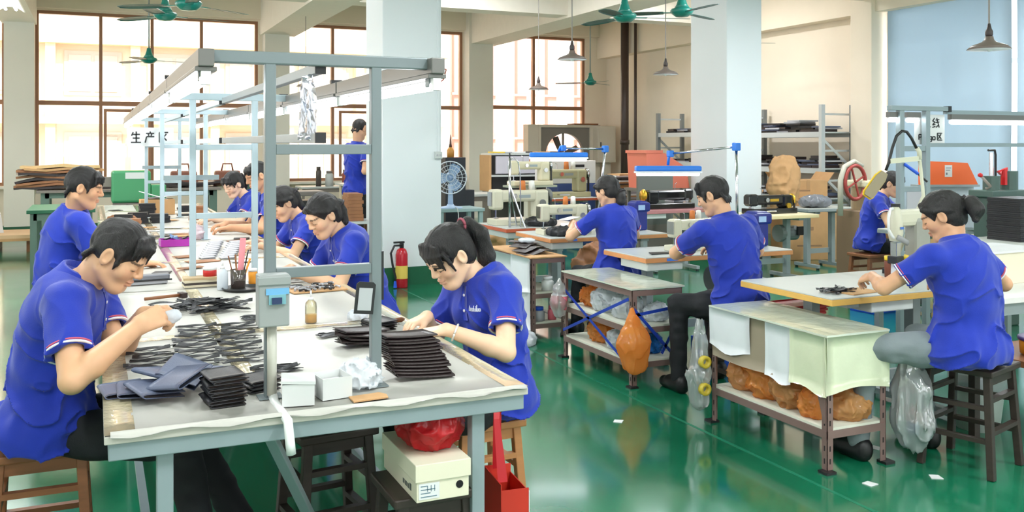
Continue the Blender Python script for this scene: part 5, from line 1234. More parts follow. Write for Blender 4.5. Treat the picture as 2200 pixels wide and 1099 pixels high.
# ---------------------------------------------------------------- sewing tables
M_lam = mat('white_laminate', (194, 199, 196), .3, var=.02)
M_edge_y = mat('yellow_wood_edge', (214, 168, 84), .5, var=.1, vscale=10)
M_edge_o = mat('orange_wood_edge', (206, 140, 88), .5, var=.1, vscale=10)
M_edge_r = mat('red_wood_edge', (190, 92, 60), .5, var=.1, vscale=10)
M_edge_p = mat('rose_table_edge', (176, 120, 120), .5)
M_legg = mat('grey_table_leg', (150, 160, 162), .4, metal=.2)
M_cream = mat('cream_enamel', (206, 202, 180), .3, var=.02)
M_blacke = mat('black_enamel', (20, 21, 24), .18, coat=.5)
M_chrome = mat('chrome', (200, 200, 205), .15, metal=1.0)
M_motor = mat('blue_motor', (26, 40, 130), .35)
def sewing_table(label, x0, x1, y0, y1, H=.76, edge=M_edge_o, top=M_lam, th=.04, drawer=True, name='sewing_table', motor=None, cat='table', ddx=.03):
    t = thing(name, label, cat, ((x0 + x1) / 2, (y0 + y1) / 2, 0)); w = (x1 - x0) / 2; l = (y1 - y0) / 2
    part(t, 'table_top', MB().b2((-w + .003, -l + .003, H - .008), (w - .003, l - .003, H)), top, bevel=.002)
    part(t, 'edge_band', MB().b2((-w, -l, H - th), (w, l, H - .0081)), edge, bevel=.003)
    for sx in (-1, 1):
        g = part(t, 'leg', MB().b2((sx * (w - .2) - .03, -.035, .06), (sx * (w - .2) + .03, .035, H - th - .03)), M_legg, bevel=.004)
        part(t, 'foot', MB().b2((sx * (w - .2) - .025, -l + .04, .02), (sx * (w - .2) + .025, l - .04, .06)), M_legg, bevel=.004)
        part(t, 'bracket', MB().b2((sx * (w - .2) - .04, -l + .06, H - th - .03), (sx * (w - .2) + .04, l - .06, H - th)), M_legg)
        for sy in (-1, 1): part(g, 'foot_pad', MB().cyl((sx * (w - .2), sy * (l - .06), 0), (sx * (w - .2), sy * (l - .06), .02), .02, 12), M_blk)
    part(t, 'stretcher', MB().b2((-w + .2, .0, .18), (w - .2, .03, .24)), M_legg)
    if drawer: part(t, 'drawer', MB().b2((-w + ddx, -l + .03, H - th - .06), (-w + ddx + .3, l - .2, H - th)), mat('grey_white_drawer', (206, 212, 208), .4), bevel=.006)
    if motor:
        mo = part(t, 'motor', MB().cyl((.22, .06, .52), (.42, .06, .52), .085, 18), motor, smooth=False); part(mo, 'motor_cover', MB().cyl((.16, .06, .52), (.22, .06, .52), .1, 18), mat('motor_grey', (120, 126, 124), .4)); part(mo, 'control_panel', MB().b2((.36, -.06, .5), (.44, -.03, .6)), M_blk)
    return t
sewing_table('pale-topped sewing table with yellow edge in front of the woman in grey trousers', 3.44, 4.60, 3.68, 4.42, edge=M_edge_y, ddx=.3)
sewing_table('white-topped sewing table with orange edge in front of the man in black trousers', 3.50, 4.80, 5.54, 6.13, motor=mat('grey_motor', (120, 124, 126), .4))
sewing_table('white-topped sewing table with orange edge in front of the woman with low ponytail', 3.49, 4.66, 7.01, 7.72)
sewing_table('sewing table with red-orange edge carrying the thread stand', 3.52, 4.45, 8.0, 8.72, edge=M_edge_r)
sewing_table('farther small table with red edge behind the row of sewing tables', 5.9, 6.7, 11.85, 12.5, H=.78, edge=M_edge_r, drawer=False)
sewing_table('sewing table with rose-coloured edge carrying the left black machine', 5.95, 6.95, 9.45, 10.1, edge=M_edge_p, top=mat('rose_table_edge', (176, 120, 120), .5), motor=mat('grey_motor', (120, 124, 126), .4))
sewing_table('sewing table with pale yellow top carrying the right black machine', 6.62, 7.5, 8.22, 8.85, edge=mat('pale_yellow_edge', (226, 208, 160), .5), top=mat('pale_yellow_top', (228, 216, 178), .45), motor=mat('grey_motor', (120, 124, 126), .4), drawer=False)
sewing_table('grey sewing table with a plastic packet beside the cardboard boxes', 7.95, 8.75, 8.9, 9.4, edge=M_legg, top=mat('grey_top', (190, 192, 184), .45), drawer=False)
sewing_table('grey worktable in front of the woman before the blind', 6.72, 7.62, 6.12, 6.6, edge=M_legg, top=mat('grey_top', (190, 192, 184), .45), drawer=False)
def blue_tape(x, y, z, rz=0): solo('blue_tape', MB().b2((-.045, -.0012, -.01), (.045, .0012, .01)), mat('blue_tape2', (70, 120, 215), .4), 'blue tape mark on the front edge of the table at %s' % ('the man in black trousers' if y < 6 else 'the woman with low ponytail'), 'tape', (x, y, z), rz)
blue_tape(3.72, 5.5385, .738); blue_tape(3.70, 7.0085, .738)
# ---------------------------------------------------------------- sewing machines
def machine(label, loc, rz, m, s=1.0, low=False, name='sewing_machine', wheel=M_chrome, group=None):
    """arm along local X, needle at -X, handwheel at +X"""
    t = thing(name, label, 'sewing machine', loc, rz, group); f = lambda *q: tuple(v * s for v in q)
    def P_(nm, mb, mm, sm=False, bv=.006, par=t, **k):
        mb.v = [f(*v) for v in mb.v]; return part(par, nm, mb, mm, smooth=sm, bevel=bv * s, **k)
    h = .17 if low else .27
    P_('bed', MB().b2((-.26, -.09, 0), (.24, .09, .05)), m)
    P_('column', MB().b2((.1, -.055, .05), (.22, .055, h)), m, bv=.02)
    P_('arm', MB().b2((-.2, -.045, h - .09), (.16, .045, h)), m, bv=.02)
    hd = P_('head', MB().b2((-.27, -.05, h - .15 + (.05 if low else 0)), (-.17, .05, h + .01)), m, bv=.02)
    P_('needle_bar', MB().cyl((-.22, 0, .055), (-.22, 0, h - .1), .006, 8), M_chrome, bv=0, par=hd)
    P_('presser_foot', MB().b2((-.235, -.02, .052), (-.205, .015, .06)), M_chrome, bv=0, par=hd)
    wh = P_('handwheel', MB().lathe([(.012, 0), (.05, .004), (.06, .015), (.05, .03), (.0, .034)], (.225, 0, h - .05), 20, Matrix.Rotation(pi / 2, 3, 'Y')), wheel, True, 0)
    P_('tension_dial', MB().cyl((-.08, -.045, h - .045), (-.08, -.062, h - .045), .02, 16), M_chrome, bv=0)
    P_('thread_guide', MB().tube([(-.1, 0, h), (-.1, 0, h + .05), (-.12, 0, h + .06)], .003, 6), M_chrome, bv=0)
    P_('face_plate', MB().b2((-.274, -.04, h - .12 + (.04 if low else 0)), (-.27, .04, h - .01)), M_chrome, bv=0)
    P_('belt', MB().b2((.228, -.05, .0), (.246, -.04, h - .05)).b2((.228, .04, .0), (.246, .05, h - .05)), M_blk, bv=0)
    P_('name_plate', MB().b2((-.04, -.047, h - .06), (.06, -.045, h - .035)), M_legg if m is not M_blacke else mat('brass', (214, 170, 60), .3, metal=.8), bv=0)
    for q, mm in () if low else ((.02, mat('thread_orange', (206, 120, 60), .7)), (.1, mat('thread_white', (226, 226, 220), .7))):
        sp = P_('thread_cone', MB().lathe([(.026, h), (.022, h + .07), (.01, h + .075), (.0, h + .075)], (q, .02, 0), 14), mm, True, 0)
    P_('knee_rod', MB().tube([(-.15, -.09, .03), (-.15, -.13, .03), (-.05, -.14, .03)], .006, 6), M_chrome, bv=0)
    P_('stitch_dial', MB().cyl((.16, -.055, h - .1), (.16, -.07, h - .1), .025, 16), wheel, bv=0)
    return t
machine('cream sewing machine on the table of the woman with low ponytail', (3.80, 7.35, .76), 0, M_cream, .95)
machine('large cream sewing machine on the red-edged table with the thread stand', (3.86, 8.4, .76), 0, M_cream, 1.25, wheel=mat('grey_wheel', (110, 112, 110), .4))
machine('cream sewing machine on the table of the man in black trousers', (4.1, 5.84, .76), .2, M_cream, .85)
machine('left black sewing machine with brass dial on the rose-edged table', (6.45, 9.75, .76), pi, M_blacke, 1.35, low=True, wheel=mat('brass', (214, 170, 60), .3, metal=.8))
machine('right black sewing machine with brass dial on the pale yellow table', (7.08, 8.55, .76), 0, M_blacke, 1.25, low=True, wheel=mat('brass', (214, 170, 60), .3, metal=.8))
machine('beige long-arm machine on the farther red-edged table', (6.3, 12.15, .78), .1, mat('olive_beige_enamel', (176, 170, 134), .35), 1.5)
machine('beige machine body behind the large cream machine', (4.05, 8.58, 1.135), .05, mat('beige_enamel', (206, 198, 168), .35), .9)
# stand under the upper beige machine
t = thing('machine_stand', 'cream pedestal stand carrying the upper beige machine', 'stand', (4.05, 8.6, .76)); part(t, 'post', MB().b2((-.05, -.05, 0), (.05, .05, .36)), M_cream, bevel=.006); part(t, 'plate', MB().b2((-.26, -.1, .355), (.26, .1, .375)), mat('sage_plate', (150, 156, 136), .4))
# white head-machine in front of the woman in grey trousers
t = thing('roller_machine', 'white post-bed sewing machine with curved tube in front of the right woman', 'sewing machine', (4.30, 4.08, .76), .1)
t.scale = (.66, .66, .9); part(t, 'post', MB().b2((-.03, -.035, 0), (.03, .035, .24)), M_chrome, bevel=.006); part(t, 'hook_cover', MB().b2((-.05, -.05, .1), (.05, .05, .15)), M_blk, bevel=.006); part(t, 'arm', MB().b2((-.06, -.06, .34), (.36, .06, .45)), M_cream, bevel=.03); part(t, 'column', MB().b2((.2, -.07, 0), (.4, .07, .4)), mat('grey_machine', (150, 150, 140), .4), bevel=.03)
hd = part(t, 'head', MB().lathe([(.05, 0), (.065, .05), (.06, .14), (.045, .2), (.03, .22)], (-.04, -.03, .25), 16), M_cream, smooth=True); part(hd, 'logo_plate', MB().b2((-.06, -.1, .33), (-.02, -.094, .345)), mat('blue_logo', (70, 110, 190), .4))
part(t, 'hose', MB().tube([(-.06, -.03, .46), (-.12, -.04, .46), (-.16, -.05, .4), (-.16, -.05, .33), (-.1, -.05, .28), (-.07, -.05, .27)], .011, 10), mat('white_plastic', (228, 230, 228), .35), smooth=True)
part(t, 'grip', MB().tube([(-.08, -.08, .28), (.03, -.1, .24)], [.018, .02], 10), mat('grey_grip', (150, 150, 150), .4), smooth=True)
part(t, 'motor_knob', MB().cyl((.0, 0, .45), (.0, 0, .49), .04, 16), M_blk); part(t, 'handwheel', MB().lathe([(.02, 0), (.1, .006), (.11, .025), (.1, .045), (.0, .05)], (.41, 0, .36), 24, Matrix.Rotation(pi / 2, 3, 'Y')), mat('grey_wheel', (110, 112, 110), .4), smooth=True)
# thread stand beside
t = thing('thread_stand', 'tall chrome thread stand on the red-edged table', 'stand', (3.60, 8.1, .76)); part(t, 'pole', MB().cyl((0, 0, 0), (0, 0, .66), .011, 12), M_chrome, smooth=True); part(t, 'cap', MB().cyl((0, 0, .66), (0, 0, .71), .008, 8), M_blk); part(t, 'hook_wire', MB().tube([(0, 0, .65), (.05, 0, .66), (.09, 0, .62), (.11, 0, .5), (.115, 0, .2), (.115, 0, .0)], .006, 8), M_chrome, smooth=True)
for a in (-.5, .5): part(t, 'strut', MB().cyl((0, 0, .4), (.12, a * .2, .0), .008, 8), M_chrome)
# loose work on the tables
for k, (x, y, z, m_, lab) in enumerate(((3.72, 7.2, .764, M_leaD, 'black leather pile with white papers on the third sewing table'), (3.95, 8.15, .764, M_leaD, 'black leather bundle on the red-edged table'), (4.35, 7.4, .764, M_leaD, 'dark leather bundle behind the cream machine'))):
    crumple('leather_bundle', lab, 'leather', (x, y, z + .03), (.16, .12, .045), m_, 50 + k, flat=-.03, noise=.5, res=.011, freq=16)
for k in range(3): lay(MB().box((0, 0, .002), (.22, .1, .003)).mesh('paper_sheet', M_paper), 'paper_sheet', ['left', 'middle', 'right'][k] + ' white paper leaf on the black leather pile', 'paper', (3.80 + .05 * k, 7.18 + .02 * k, .845 - .012 * k), -.4 + .2 * k, 'paper leaves on the black leather pile', .25)
solo('work_paper', MB().sheet([[(x, y, .0 + .01 * math.sin(x * 20)) for y in (-.05, .05)] for x in (-.07, 0, .07)], .002), M_paper, 'white paper held up by the woman with low ponytail', 'paper', (3.52, 6.72, .95), .3)
solo('fabric_piece', MB().prism([(-.1, -.05), (.08, -.06), (.12, .02), (-.04, .06)], 0, .006), M_leaD, 'dark flat pouch on the second sewing table left of the man', 'pouch', (3.72, 5.72, .761), .1)
p = at(1815, 612, .76)
for k in range(16): lay(strips[k % 5], 'leather_strip', 'black strip in the small heap on the yellow-edged table', 'strip', (3.62 + rnd(-.05, .05), 3.84 + rnd(-.04, .04), .762 + rnd(0, .012)), rnd(-.8, .8), 'strips heaped on the yellow-edged table', rnd(-.3, .3))
solo('cut_board', MB().prism([(-.11, -.07), (.11, -.07), (.11, .07), (-.11, .07)], 0, .006), M_card, 'brown cutting card under the right woman’s left hand', 'card', (3.72, 3.80, .761), .15)
# red basket and bottles
t = thing('red_basket', 'red plastic basket on the floor stand under the yellow-edged table', 'basket', (3.74, 4.28, .53), .05); t.scale = (.56, .7, 1)
M_redb = mat('red_plastic', (212, 34, 38), .35)
for k in range(5):
    part(t, 'rib', MB().prism([(-.2 - .012 * k, -.13 - .008 * k), (.2 + .012 * k, -.13 - .008 * k), (.2 + .012 * k, .13 + .008 * k), (-.2 - .012 * k, .13 + .008 * k)], .02 * k, .02 * k + .012), M_redb)
part(t, 'wall', MB().lathe([(.27, 0), (.33, .1), (.325, .1), (.262, .004)], n=4, R=Matrix.Diagonal((1, .66, 1)) @ Matrix.Rotation(pi / 4, 3, 'Z')), M_redb)
t = thing('basket_stand', 'low white stool carrying the red basket', 'stool', (3.74, 4.28, 0)); part(t, 'seat', MB().cyl((0, 0, .5), (0, 0, .53), .17, 24), M_lam)
for k in range(4): part(t, 'leg', MB().cyl((.14 * math.cos(k * pi / 2), .14 * math.sin(k * pi / 2), 0), (.12 * math.cos(k * pi / 2), .12 * math.sin(k * pi / 2), .5), .014, 8), M_legg)
for k, (x, y, m_) in enumerate(((4.30, 4.12, mat('brown_thread', (120, 62, 40), .6)), (4.38, 4.06, mat('yellow_thread', (226, 200, 80), .6)), (4.46, 4.12, mat('amber_jar', (180, 130, 40), .4)))):
    t = thing('thread_jar', ['brown jar', 'yellow bottle', 'amber jar'][k] + ' with yellow lid on the yellow-edged table', 'jar', (x, y, .76)); part(t, 'body', MB().lathe([(.032, 0), (.034, .1), (.03, .105)], n=16), m_, smooth=True); part(t, 'lid', MB().lathe([(.034, .105), (.034, .13), (.0, .132)], n=16), mat('yellow_lid', (240, 206, 40), .4), smooth=True)
# clamp lamps (blue)
M_bluel = mat('blue_lamp_housing', (36, 122, 222), .35)
def clamp_lamp(label, base, base_z, pole, elbow, lamp, L, rz):
    t = thing('clamp_lamp', label, 'lamp', (base[0], base[1], base_z)); o = Vector((base[0], base[1], base_z)); q = lambda p: tuple(Vector(p) - o)
    part(t, 'pole', MB().tube([q((base[0], base[1], base_z)), q(pole)], .011, 10), M_chrome, smooth=True)
    part(t, 'joint', MB().box(q(pole), (.05, .05, .06)), M_bluel, bevel=.008)
    part(t, 'arm', MB().tube([q(pole), q(elbow)], .009, 10), M_chrome, smooth=True)
    part(t, 'joint', MB().box(q(elbow), (.045, .045, .05)), M_bluel, bevel=.008)
    top = Vector(lamp) + Vector((0, 0, .06))
    part(t, 'neck', MB().tube([q(elbow), q(Vector(elbow) * .4 + top * .6 + Vector((0, 0, .03))), q(top)], .011, 10), M_bluel, smooth=True)
    c = Vector(q(lamp)); R = rotz(rz)
    hs = part(t, 'housing', MB().box(tuple(c + Vector((0, 0, .035))), (L, .1, .04), rz), M_bluel, bevel=.01)
    part(hs, 'lower_rim', MB().box(tuple(c + Vector((0, 0, .008))), (L * 1.01, .104, .014), rz), mat('rim_white', (235, 238, 240), .4))
    part(t, 'tube', MB().tube([tuple(c + R @ Vector((-L * .48, 0, -.008))), tuple(c + R @ Vector((L * .48, 0, -.008)))], .012, 12), M_tube, smooth=True)
a = atd(1200, 336, 8.0); b = atd(1342, 318, 7.9); el0 = atd(1210, 318, 8.0)
clamp_lamp('blue clamp lamp over the sewing table of the woman with low ponytail', (b.x + .08, 7.45), .76, (b.x, 7.45 - .3, 1.51), tuple(el0), (a.x, a.y, a.z - .02), .5, rad(-24))
a = atd(1435, 366, 7.1); b = atd(1582, 315, 6.9); el0 = atd(1440, 330, 7.1)
clamp_lamp('blue clamp lamp over the sewing table of the man in black trousers', (b.x + .05, b.y + .05), .76, tuple(b), tuple(el0), (a.x, a.y, a.z - .02), .5, rad(-22))
# second bench line under the right lamp frame
t = thing('workbench', 'grey workbench with stacked black sheets at the right edge', 'table', (7.6, 5.1, 0)); part(t, 'table_top', MB().b2((-1.3, -.4, .74), (1.4, .4, .78)), mat('grey_bench_top', (196, 200, 192), .4), bevel=.003); part(t, 'rail', MB().b2((-1.28, -.38, .68), (1.38, .38, .74)), mat('blue_grey_rail', (84, 96, 116), .4))
for sx in (-1.2, 1.3):
    for sy in (-.34, .34): part(t, 'leg', MB().b2((sx - .02, sy - .02, 0), (sx + .02, sy + .02, .68)), M_steel)
t = thing('lamp_frame', 'right grey steel lamp frame in front of the blind with paper sign', 'frame', (5.55, 5.1, 0))
for sx in (-.13, .13): part(t, 'post', MB().b2((sx - .022, -.022, 0), (sx + .022, .022, 1.8)), M_steel, bevel=.003)
for z in (.74, 1.22, 1.52): part(t, 'crossbar', MB().b2((-.108, -.018, z - .02), (.108, .018, z + .02)), M_steel, bevel=.002)
part(t, 'top_bar', MB().b2((-.24, -.022, 1.8), (.34, .022, 1.835)), M_steel, bevel=.003); part(t, 'end_cap', MB().b2((.34, -.025, 1.795), (.37, .025, 1.84)), M_blk)
part(t, 'rail', MB().b2((.17, .0, 1.53), (3.2, .03, 1.56)), M_steel); part(t, 'rail', MB().b2((.34, .0, 1.78), (3.2, .03, 1.81)), M_steel)
sg = part(t, 'paper_sign', MB().b2((.06, .04, 1.55), (.37, .045, 1.775)), M_paper)
m_ = MB()
def stroke(a, b, ox, oz, sc): m_.beam((ox + .06 + a[0] * sc, .038, oz + a[1] * sc), (ox + .06 + b[0] * sc, .038, oz + b[1] * sc), .008, .003, up=(0, 1, 0))
for a, b in (((.05, .9), (.9, .9)), ((.1, .6), (.8, .6)), ((.1, .9), (.1, .1)), ((.05, .1), (.95, .1)), ((.5, .6), (.5, .1))): stroke(a, b, .09, 1.675, .075)
for a, b in (((.3, 1), (.05, .7)), ((.05, .7), (.35, .6)), ((.35, .6), (.05, .3)), ((.05, .3), (.4, .35)), ((.0, .05), (.4, .15)), ((.45, .8), (.95, .85)), ((.45, .55), (.95, .6)), ((.6, 1), (.95, .05)), ((.9, .35), (.5, .05))): stroke(a, b, .18, 1.675, .075)
for k, ch in enumerate(([((0, 0), (0, 1)), ((0, 1), (.7, 1)), ((.7, 1), (.7, .5)), ((.7, .5), (0, .5))], [((0, 0), (0, .6)), ((0, .6), (.6, .6))], [((.3, 0), (.3, .6))], [((0, .6), (.6, .6)), ((0, .6), (0, .1)), ((0, .1), (.6, .1)), ((.6, .6), (.6, -.3)), ((.6, -.3), (0, -.3))], [((0, .6), (.6, .6)), ((0, .6), (0, 0)), ((0, 0), (.6, 0)), ((.6, 0), (.6, .6))])):
    for a, b in ch: stroke(a, b, .04 + k * .036, 1.585, .04)
for a, b in (((.1, .92), (.92, .92)), ((.12, .92), (.12, .05)), ((.12, .05), (.95, .05)), ((.75, .8), (.28, .22)), ((.3, .72), (.78, .2))): stroke(a, b, .225, 1.58, .06)
part(sg, 'lettering', m_, M_blk)['kind'] = 'stuff'
for k in range(4):
    x0 = (5.32, 5.5, 5.95, 7.2)[k]; L_ = (.13, .13, 1.2, 1.2)[k]
    t = thing('tube_light', ['short fluorescent tube left of the right lamp frame', 'short fluorescent tube inside the right lamp frame', 'long fluorescent tube right of the paper sign', 'long fluorescent tube leaving the frame at right'][k], 'lamp', (x0, 5.1, 1.72 if k > 1 else 1.73), 0, 'fluorescent tubes on the right lamp frame')
    part(t, 'channel', MB().b2((0, .0, .02), (L_, .04, .06)), M_chan); part(t, 'tube', MB().cyl((.01, .02, 0), (L_ - .01, .02, 0), .016, 12), M_tube, smooth=True)
# ---------------------------------------------------------------- ceiling fans and pendant lamps
M_teal = mat('teal_fan_enamel', (24, 132, 118), .35, coat=.3)
M_teald = mat('teal_fan_blade', (40, 96, 92), .4)
M_rod = mat('grey_rod', (150, 160, 158), .4)
def ceiling_fan(label, x, y, z, rot, span=1.4):
    t = thing('ceiling_fan', label, 'fan', (x, y, z), rot, 'teal ceiling fans'); zt = (3.70 if (2.93 < x < 3.6 or 7.25 < x < 7.9 or 9.9 < y < 10.5) else 4.4) - z
    part(t, 'motor', MB().lathe([(.0, -.05), (.07, -.045), (.115, -.01), (.13, .02), (.115, .04), (.06, .055), (.0, .055)], n=24), M_teal, smooth=True)
    part(t, 'canopy', MB().lathe([(.085, .05), (.06, .09), (.04, .15), (.03, .2), (.0, .2)], n=20), M_teal, smooth=True)
    part(t, 'down_rod', MB().cyl((0, 0, .2), (0, 0, zt), .012, 10), M_rod, smooth=True)
    part(t, 'ceiling_cup', MB().lathe([(.0, zt - .06), (.03, zt - .06), (.06, zt)], n=16), M_teal, smooth=True)
    for k in range(3):
        a = k * 2 * pi / 3; R = rotz(a); tilt = Matrix.Rotation(.12, 3, 'X')
        ir = part(t, 'blade_iron', MB().box(tuple(R @ Vector((.17, 0, .0))), (.14, .05, .008), R), M_teal)
        rows = []
        for i in range(7):
            u = i / 6; xx = .2 + (span / 2 - .2) * u; wv = .055 + .018 * math.sin(u * pi) + (.0 if u < .95 else -.02)
            rows.append([tuple(R @ (Vector((xx, 0, 0)) + tilt @ Vector((0, wv * q, -.006 * u)))) for q in (-1, -.3, .4, 1)])
        part(t, 'blade', MB().sheet(rows, .004), M_teald, smooth=True)
for lab, px, py, d, rot in (('large teal ceiling fan nearest the left lamp row', 405, 12, 9.0, .55), ('teal ceiling fan just behind the nearest left one', 355, 35, 10.3, .2), ('small far teal ceiling fan hanging before the left window', 320, 130, 15, .1), ('teal ceiling fan above the middle aisle', 1342, 38, 9.9, -.35), ('teal ceiling fan beside the far column', 1465, 27, 10.3, .45), ('far teal ceiling fan before the farthest window', 1268, 178, 18.8, .5), ('teal ceiling fan mostly hidden behind the far column', 1566, 92, 14.2, -.42)):
    p = atd(px, py, d); ceiling_fan(lab, p.x, p.y, p.z, rot)
M_shadeo = mat('grey_brown_lampshade', (126, 112, 104), .4); M_shadei = mat('white_lampshade_inside', (240, 240, 240), .5)
def pendant(label, px, py, d, r=.16):
    p = atd(px, py, d); t = thing('pendant_lamp', label, 'lamp', (p.x, p.y, p.z), 0, 'shallow pendant lamps'); zt = (3.70 if (2.93 < p.x < 3.6 or 7.25 < p.x < 7.9 or 9.9 < p.y < 10.5) else 4.4) - p.z
    part(t, 'shade', MB().lathe([(r, 0), (r * .8, .03), (r * .35, .055), (.035, .075), (.03, .1), (.025, .1), (.03, .07), (r * .33, .048), (r * .78, .024), (r * .985, .0)], n=28), M_shadeo, smooth=True)
    part(t, 'liner', MB().lathe([(r * .97, -.002), (r * .76, .02), (r * .3, .044), (.0, .05)], n=28), M_shadei, smooth=True)
    part(t, 'socket', MB().lathe([(.02, .1), (.028, .11), (.028, .14), (.018, .16), (.01, .2), (.0, .2)], n=14), mat('dark_socket', (76, 66, 66), .5), smooth=True)
    part(t, 'bulb', MB().lathe([(.0, -.02), (.022, -.01), (.025, .01), (.014, .04)], n=14), M_shadei, smooth=True)
    part(t, 'cord', MB().cyl((0, 0, .2), (0, 0, zt), .007 if d < 12 else .006, 8), mat('grey_cord', (150, 142, 136), .5))
for a in (('grey pendant lamp left of the teal fan over the aisle', 1229, 128, 10.0), ('small far pendant lamp before the farthest window', 1157, 192, 14.5), ('pendant lamp with white rim beside the far column', 1430, 160, 11.6), ('large pendant lamp in front of the grey-blue blind', 2125, 106, 7.2), ('small pendant lamp far behind the front lamp frame', 657, 186, 15.5)): pendant(*a)
# ceiling fluorescent fittings: one in view at the top left, the rest added out of view to brighten the room
k = 0
for x, y in ((-.84, 10.9), (-1.05, 5.0), (-1.05, .5), (1.9, 1.0), (5.2, 1.0), (8.6, 2.0), (5.2, -3.0), (1.9, -3.0), (6.6, 7.4), (9.2, 7.0), (5.2, 12.4), (8.4, 12.4), (1.9, 12.4), (1.9, 7.0)):
    z = (4.25 if y > 12 else 3.55) if k else 3.0
    t = thing('ceiling_tube_seen_or_added', ['twin fluorescent ceiling fitting at the top left corner', ''][0] if k == 0 else 'added unseen twin ceiling fitting brightening the room', 'lamp', (x, y, z), 0, 'twin fluorescent ceiling fittings')
    part(t, 'reflector', MB().prism([(-.14, .0), (-.05, .06), (.05, .06), (.14, .0), (.13, -.004), (.05, .05), (-.05, .05), (-.13, -.004)], -.62, .62, Matrix.Rotation(pi / 2, 4, 'X')), mat('white_reflector', (240, 242, 245), .3))
    for q in (-.05, .05): part(t, 'tube', MB().cyl((q, -.6, .02), (q, .6, .02), .014, 10), M_tube, smooth=True)
    for q in (-.5, .5): part(t, 'suspension', MB().cyl((0, q, .06), (0, q, 3.68 - z if -1.5 < x < -.95 else 4.4 - z), .005, 6), M_rod)
    ld = bpy.data.lights.new('tube_fill_glow', 'AREA'); ld.shape = 'RECTANGLE'; ld.size = .24; ld.size_y = 1.2; ld.energy = 48; ld.color = (.94, .97, 1.0)  # area light added below each fitting to lift the room's brightness
    lo = bpy.data.objects.new('tube_fill_glow', ld); COL.objects.link(lo); lo.parent = t; lo.location = (0, 0, -.012)
    k += 1
# ---------------------------------------------------------------- around the near column
t = thing('wall_socket', 'white double socket with conduit on the near column', 'socket', (C1[0] + .64, C1[1] - .012, 1.43)); part(t, 'plate', MB().b2((-.045, -.02, -.04), (.045, .012, .04)), M_lam, bevel=.006)
for q in (-.018, .018): part(t, 'outlet', MB().cyl((q, -.02, 0), (q, -.024, 0), .011, 12), M_lining)
part(t, 'conduit', MB().b2((-.012, -.006, .04), (.012, .012, 2.2)), M_colw)
t = thing('fire_extinguisher', 'red fire extinguisher with yellow label at the foot of the near column', 'extinguisher', (3.03, 9.70, 0))
part(t, 'cylinder', MB().lathe([(.06, 0), (.066, .01), (.066, .36), (.05, .41), (.022, .43)], n=20), mat('extinguisher_red', (186, 30, 44), .25), smooth=True)
part(t, 'label', MB().lathe([(.0668, .1), (.0668, .24)], n=20, cap=False), mat('yellow_white_label', (226, 196, 90), .5), smooth=True); part(t, 'valve', MB().b2((-.02, -.02, .43), (.02, .02, .48)), M_blk, bevel=.004); part(t, 'handle', MB().b2((-.09, -.012, .48), (.03, .012, .5)), M_blk)
part(t, 'hose', MB().tube([(-.01, -.02, .46), (-.09, -.03, .46), (-.13, -.03, .38), (-.11, -.03, .25), (-.08, -.04, .12), (-.085, -.04, .06)], .012, 10), M_blk, smooth=True); part(t, 'nozzle', MB().cyl((-.085, -.04, .08), (-.085, -.04, .01), .013, 10, .02), mat('bright_blue', (30, 90, 220), .4))
# small table with desk fan and black cabinet
t = thing('side_table', 'small grey-green table carrying the white desk fan', 'table', (4.12, 10.95, 0)); M_gt = mat('grey_green_table', (152, 176, 176), .45)
part(t, 'table_top', MB().b2((-.3, -.25, .72), (.3, .25, .76)), M_gt, bevel=.004)
for sx in (-.26, .26):
    for sy in (-.2, .2): part(t, 'leg', MB().b2((sx - .025, sy - .025, 0), (sx + .025, sy + .025, .72)), M_gt)
t = thing('desk_fan', 'white-blue desk fan on the small table beside the near column', 'fan', (4.02, 10.85, .76), rad(-25)); M_fanw = mat('pale_blue_plastic', (186, 208, 236), .35)
part(t, 'base', MB().lathe([(.15, 0), (.15, .015), (.05, .03), (.04, .05)], n=24), M_fanw, smooth=True); part(t, 'neck', MB().lathe([(.035, .04), (.028, .2), (.03, .3)], n=14), M_fanw, smooth=True)
RX = Matrix.Rotation(pi / 2, 3, 'X'); part(t, 'motor', MB().lathe([(.0, -.08), (.06, -.07), (.07, 0), (.04, .05), (.0, .06)], (0, .05, .38), 18, RX), M_fanw, smooth=True)
g = MB()
for rr in (.2, .15, .1, .05):
    g.tube([(rr * math.cos(2 * pi * j / 28), -.06 + .02 * (rr / .2) ** 2, .38 + rr * math.sin(2 * pi * j / 28)) for j in range(29)], .004 if rr < .2 else .008, 6)
part(t, 'guard', g, mat('guard_white', (220, 226, 234), .35), smooth=True)
for j in range(24):
    a = 2 * pi * j / 24; part(t, 'guard_wire', MB().tube([(.04 * math.cos(a), -.065, .38 + .04 * math.sin(a)), (.2 * math.cos(a), -.04, .38 + .2 * math.sin(a)), (.19 * math.cos(a), .05, .38 + .19 * math.sin(a))], .002, 4), mat('guard_white', (220, 226, 234), .35))
for j in range(3):
    a = 2 * pi * j / 3 + .4; R = Matrix.Rotation(a, 3, 'Y'); part(t, 'blade', MB().sheet([[tuple(Vector((0, 0, .38)) + R @ Vector((x, -.02 + .03 * x * 4 * 1, rr))) for x in (-.05 * w_, .0, .06 * w_)] for rr, w_ in ((.02, .6), (.08, 1.1), (.14, 1.3), (.175, .8))], .003), mat('fan_blade_blue', (150, 180, 215), .3), smooth=True)
part(t, 'power_cord', MB().tube([(.05, -.05, .02), (.1, -.2, .01), (.12, -.29, -.05), (.12, -.3, -.3)], .005, 6), M_lam, smooth=True)
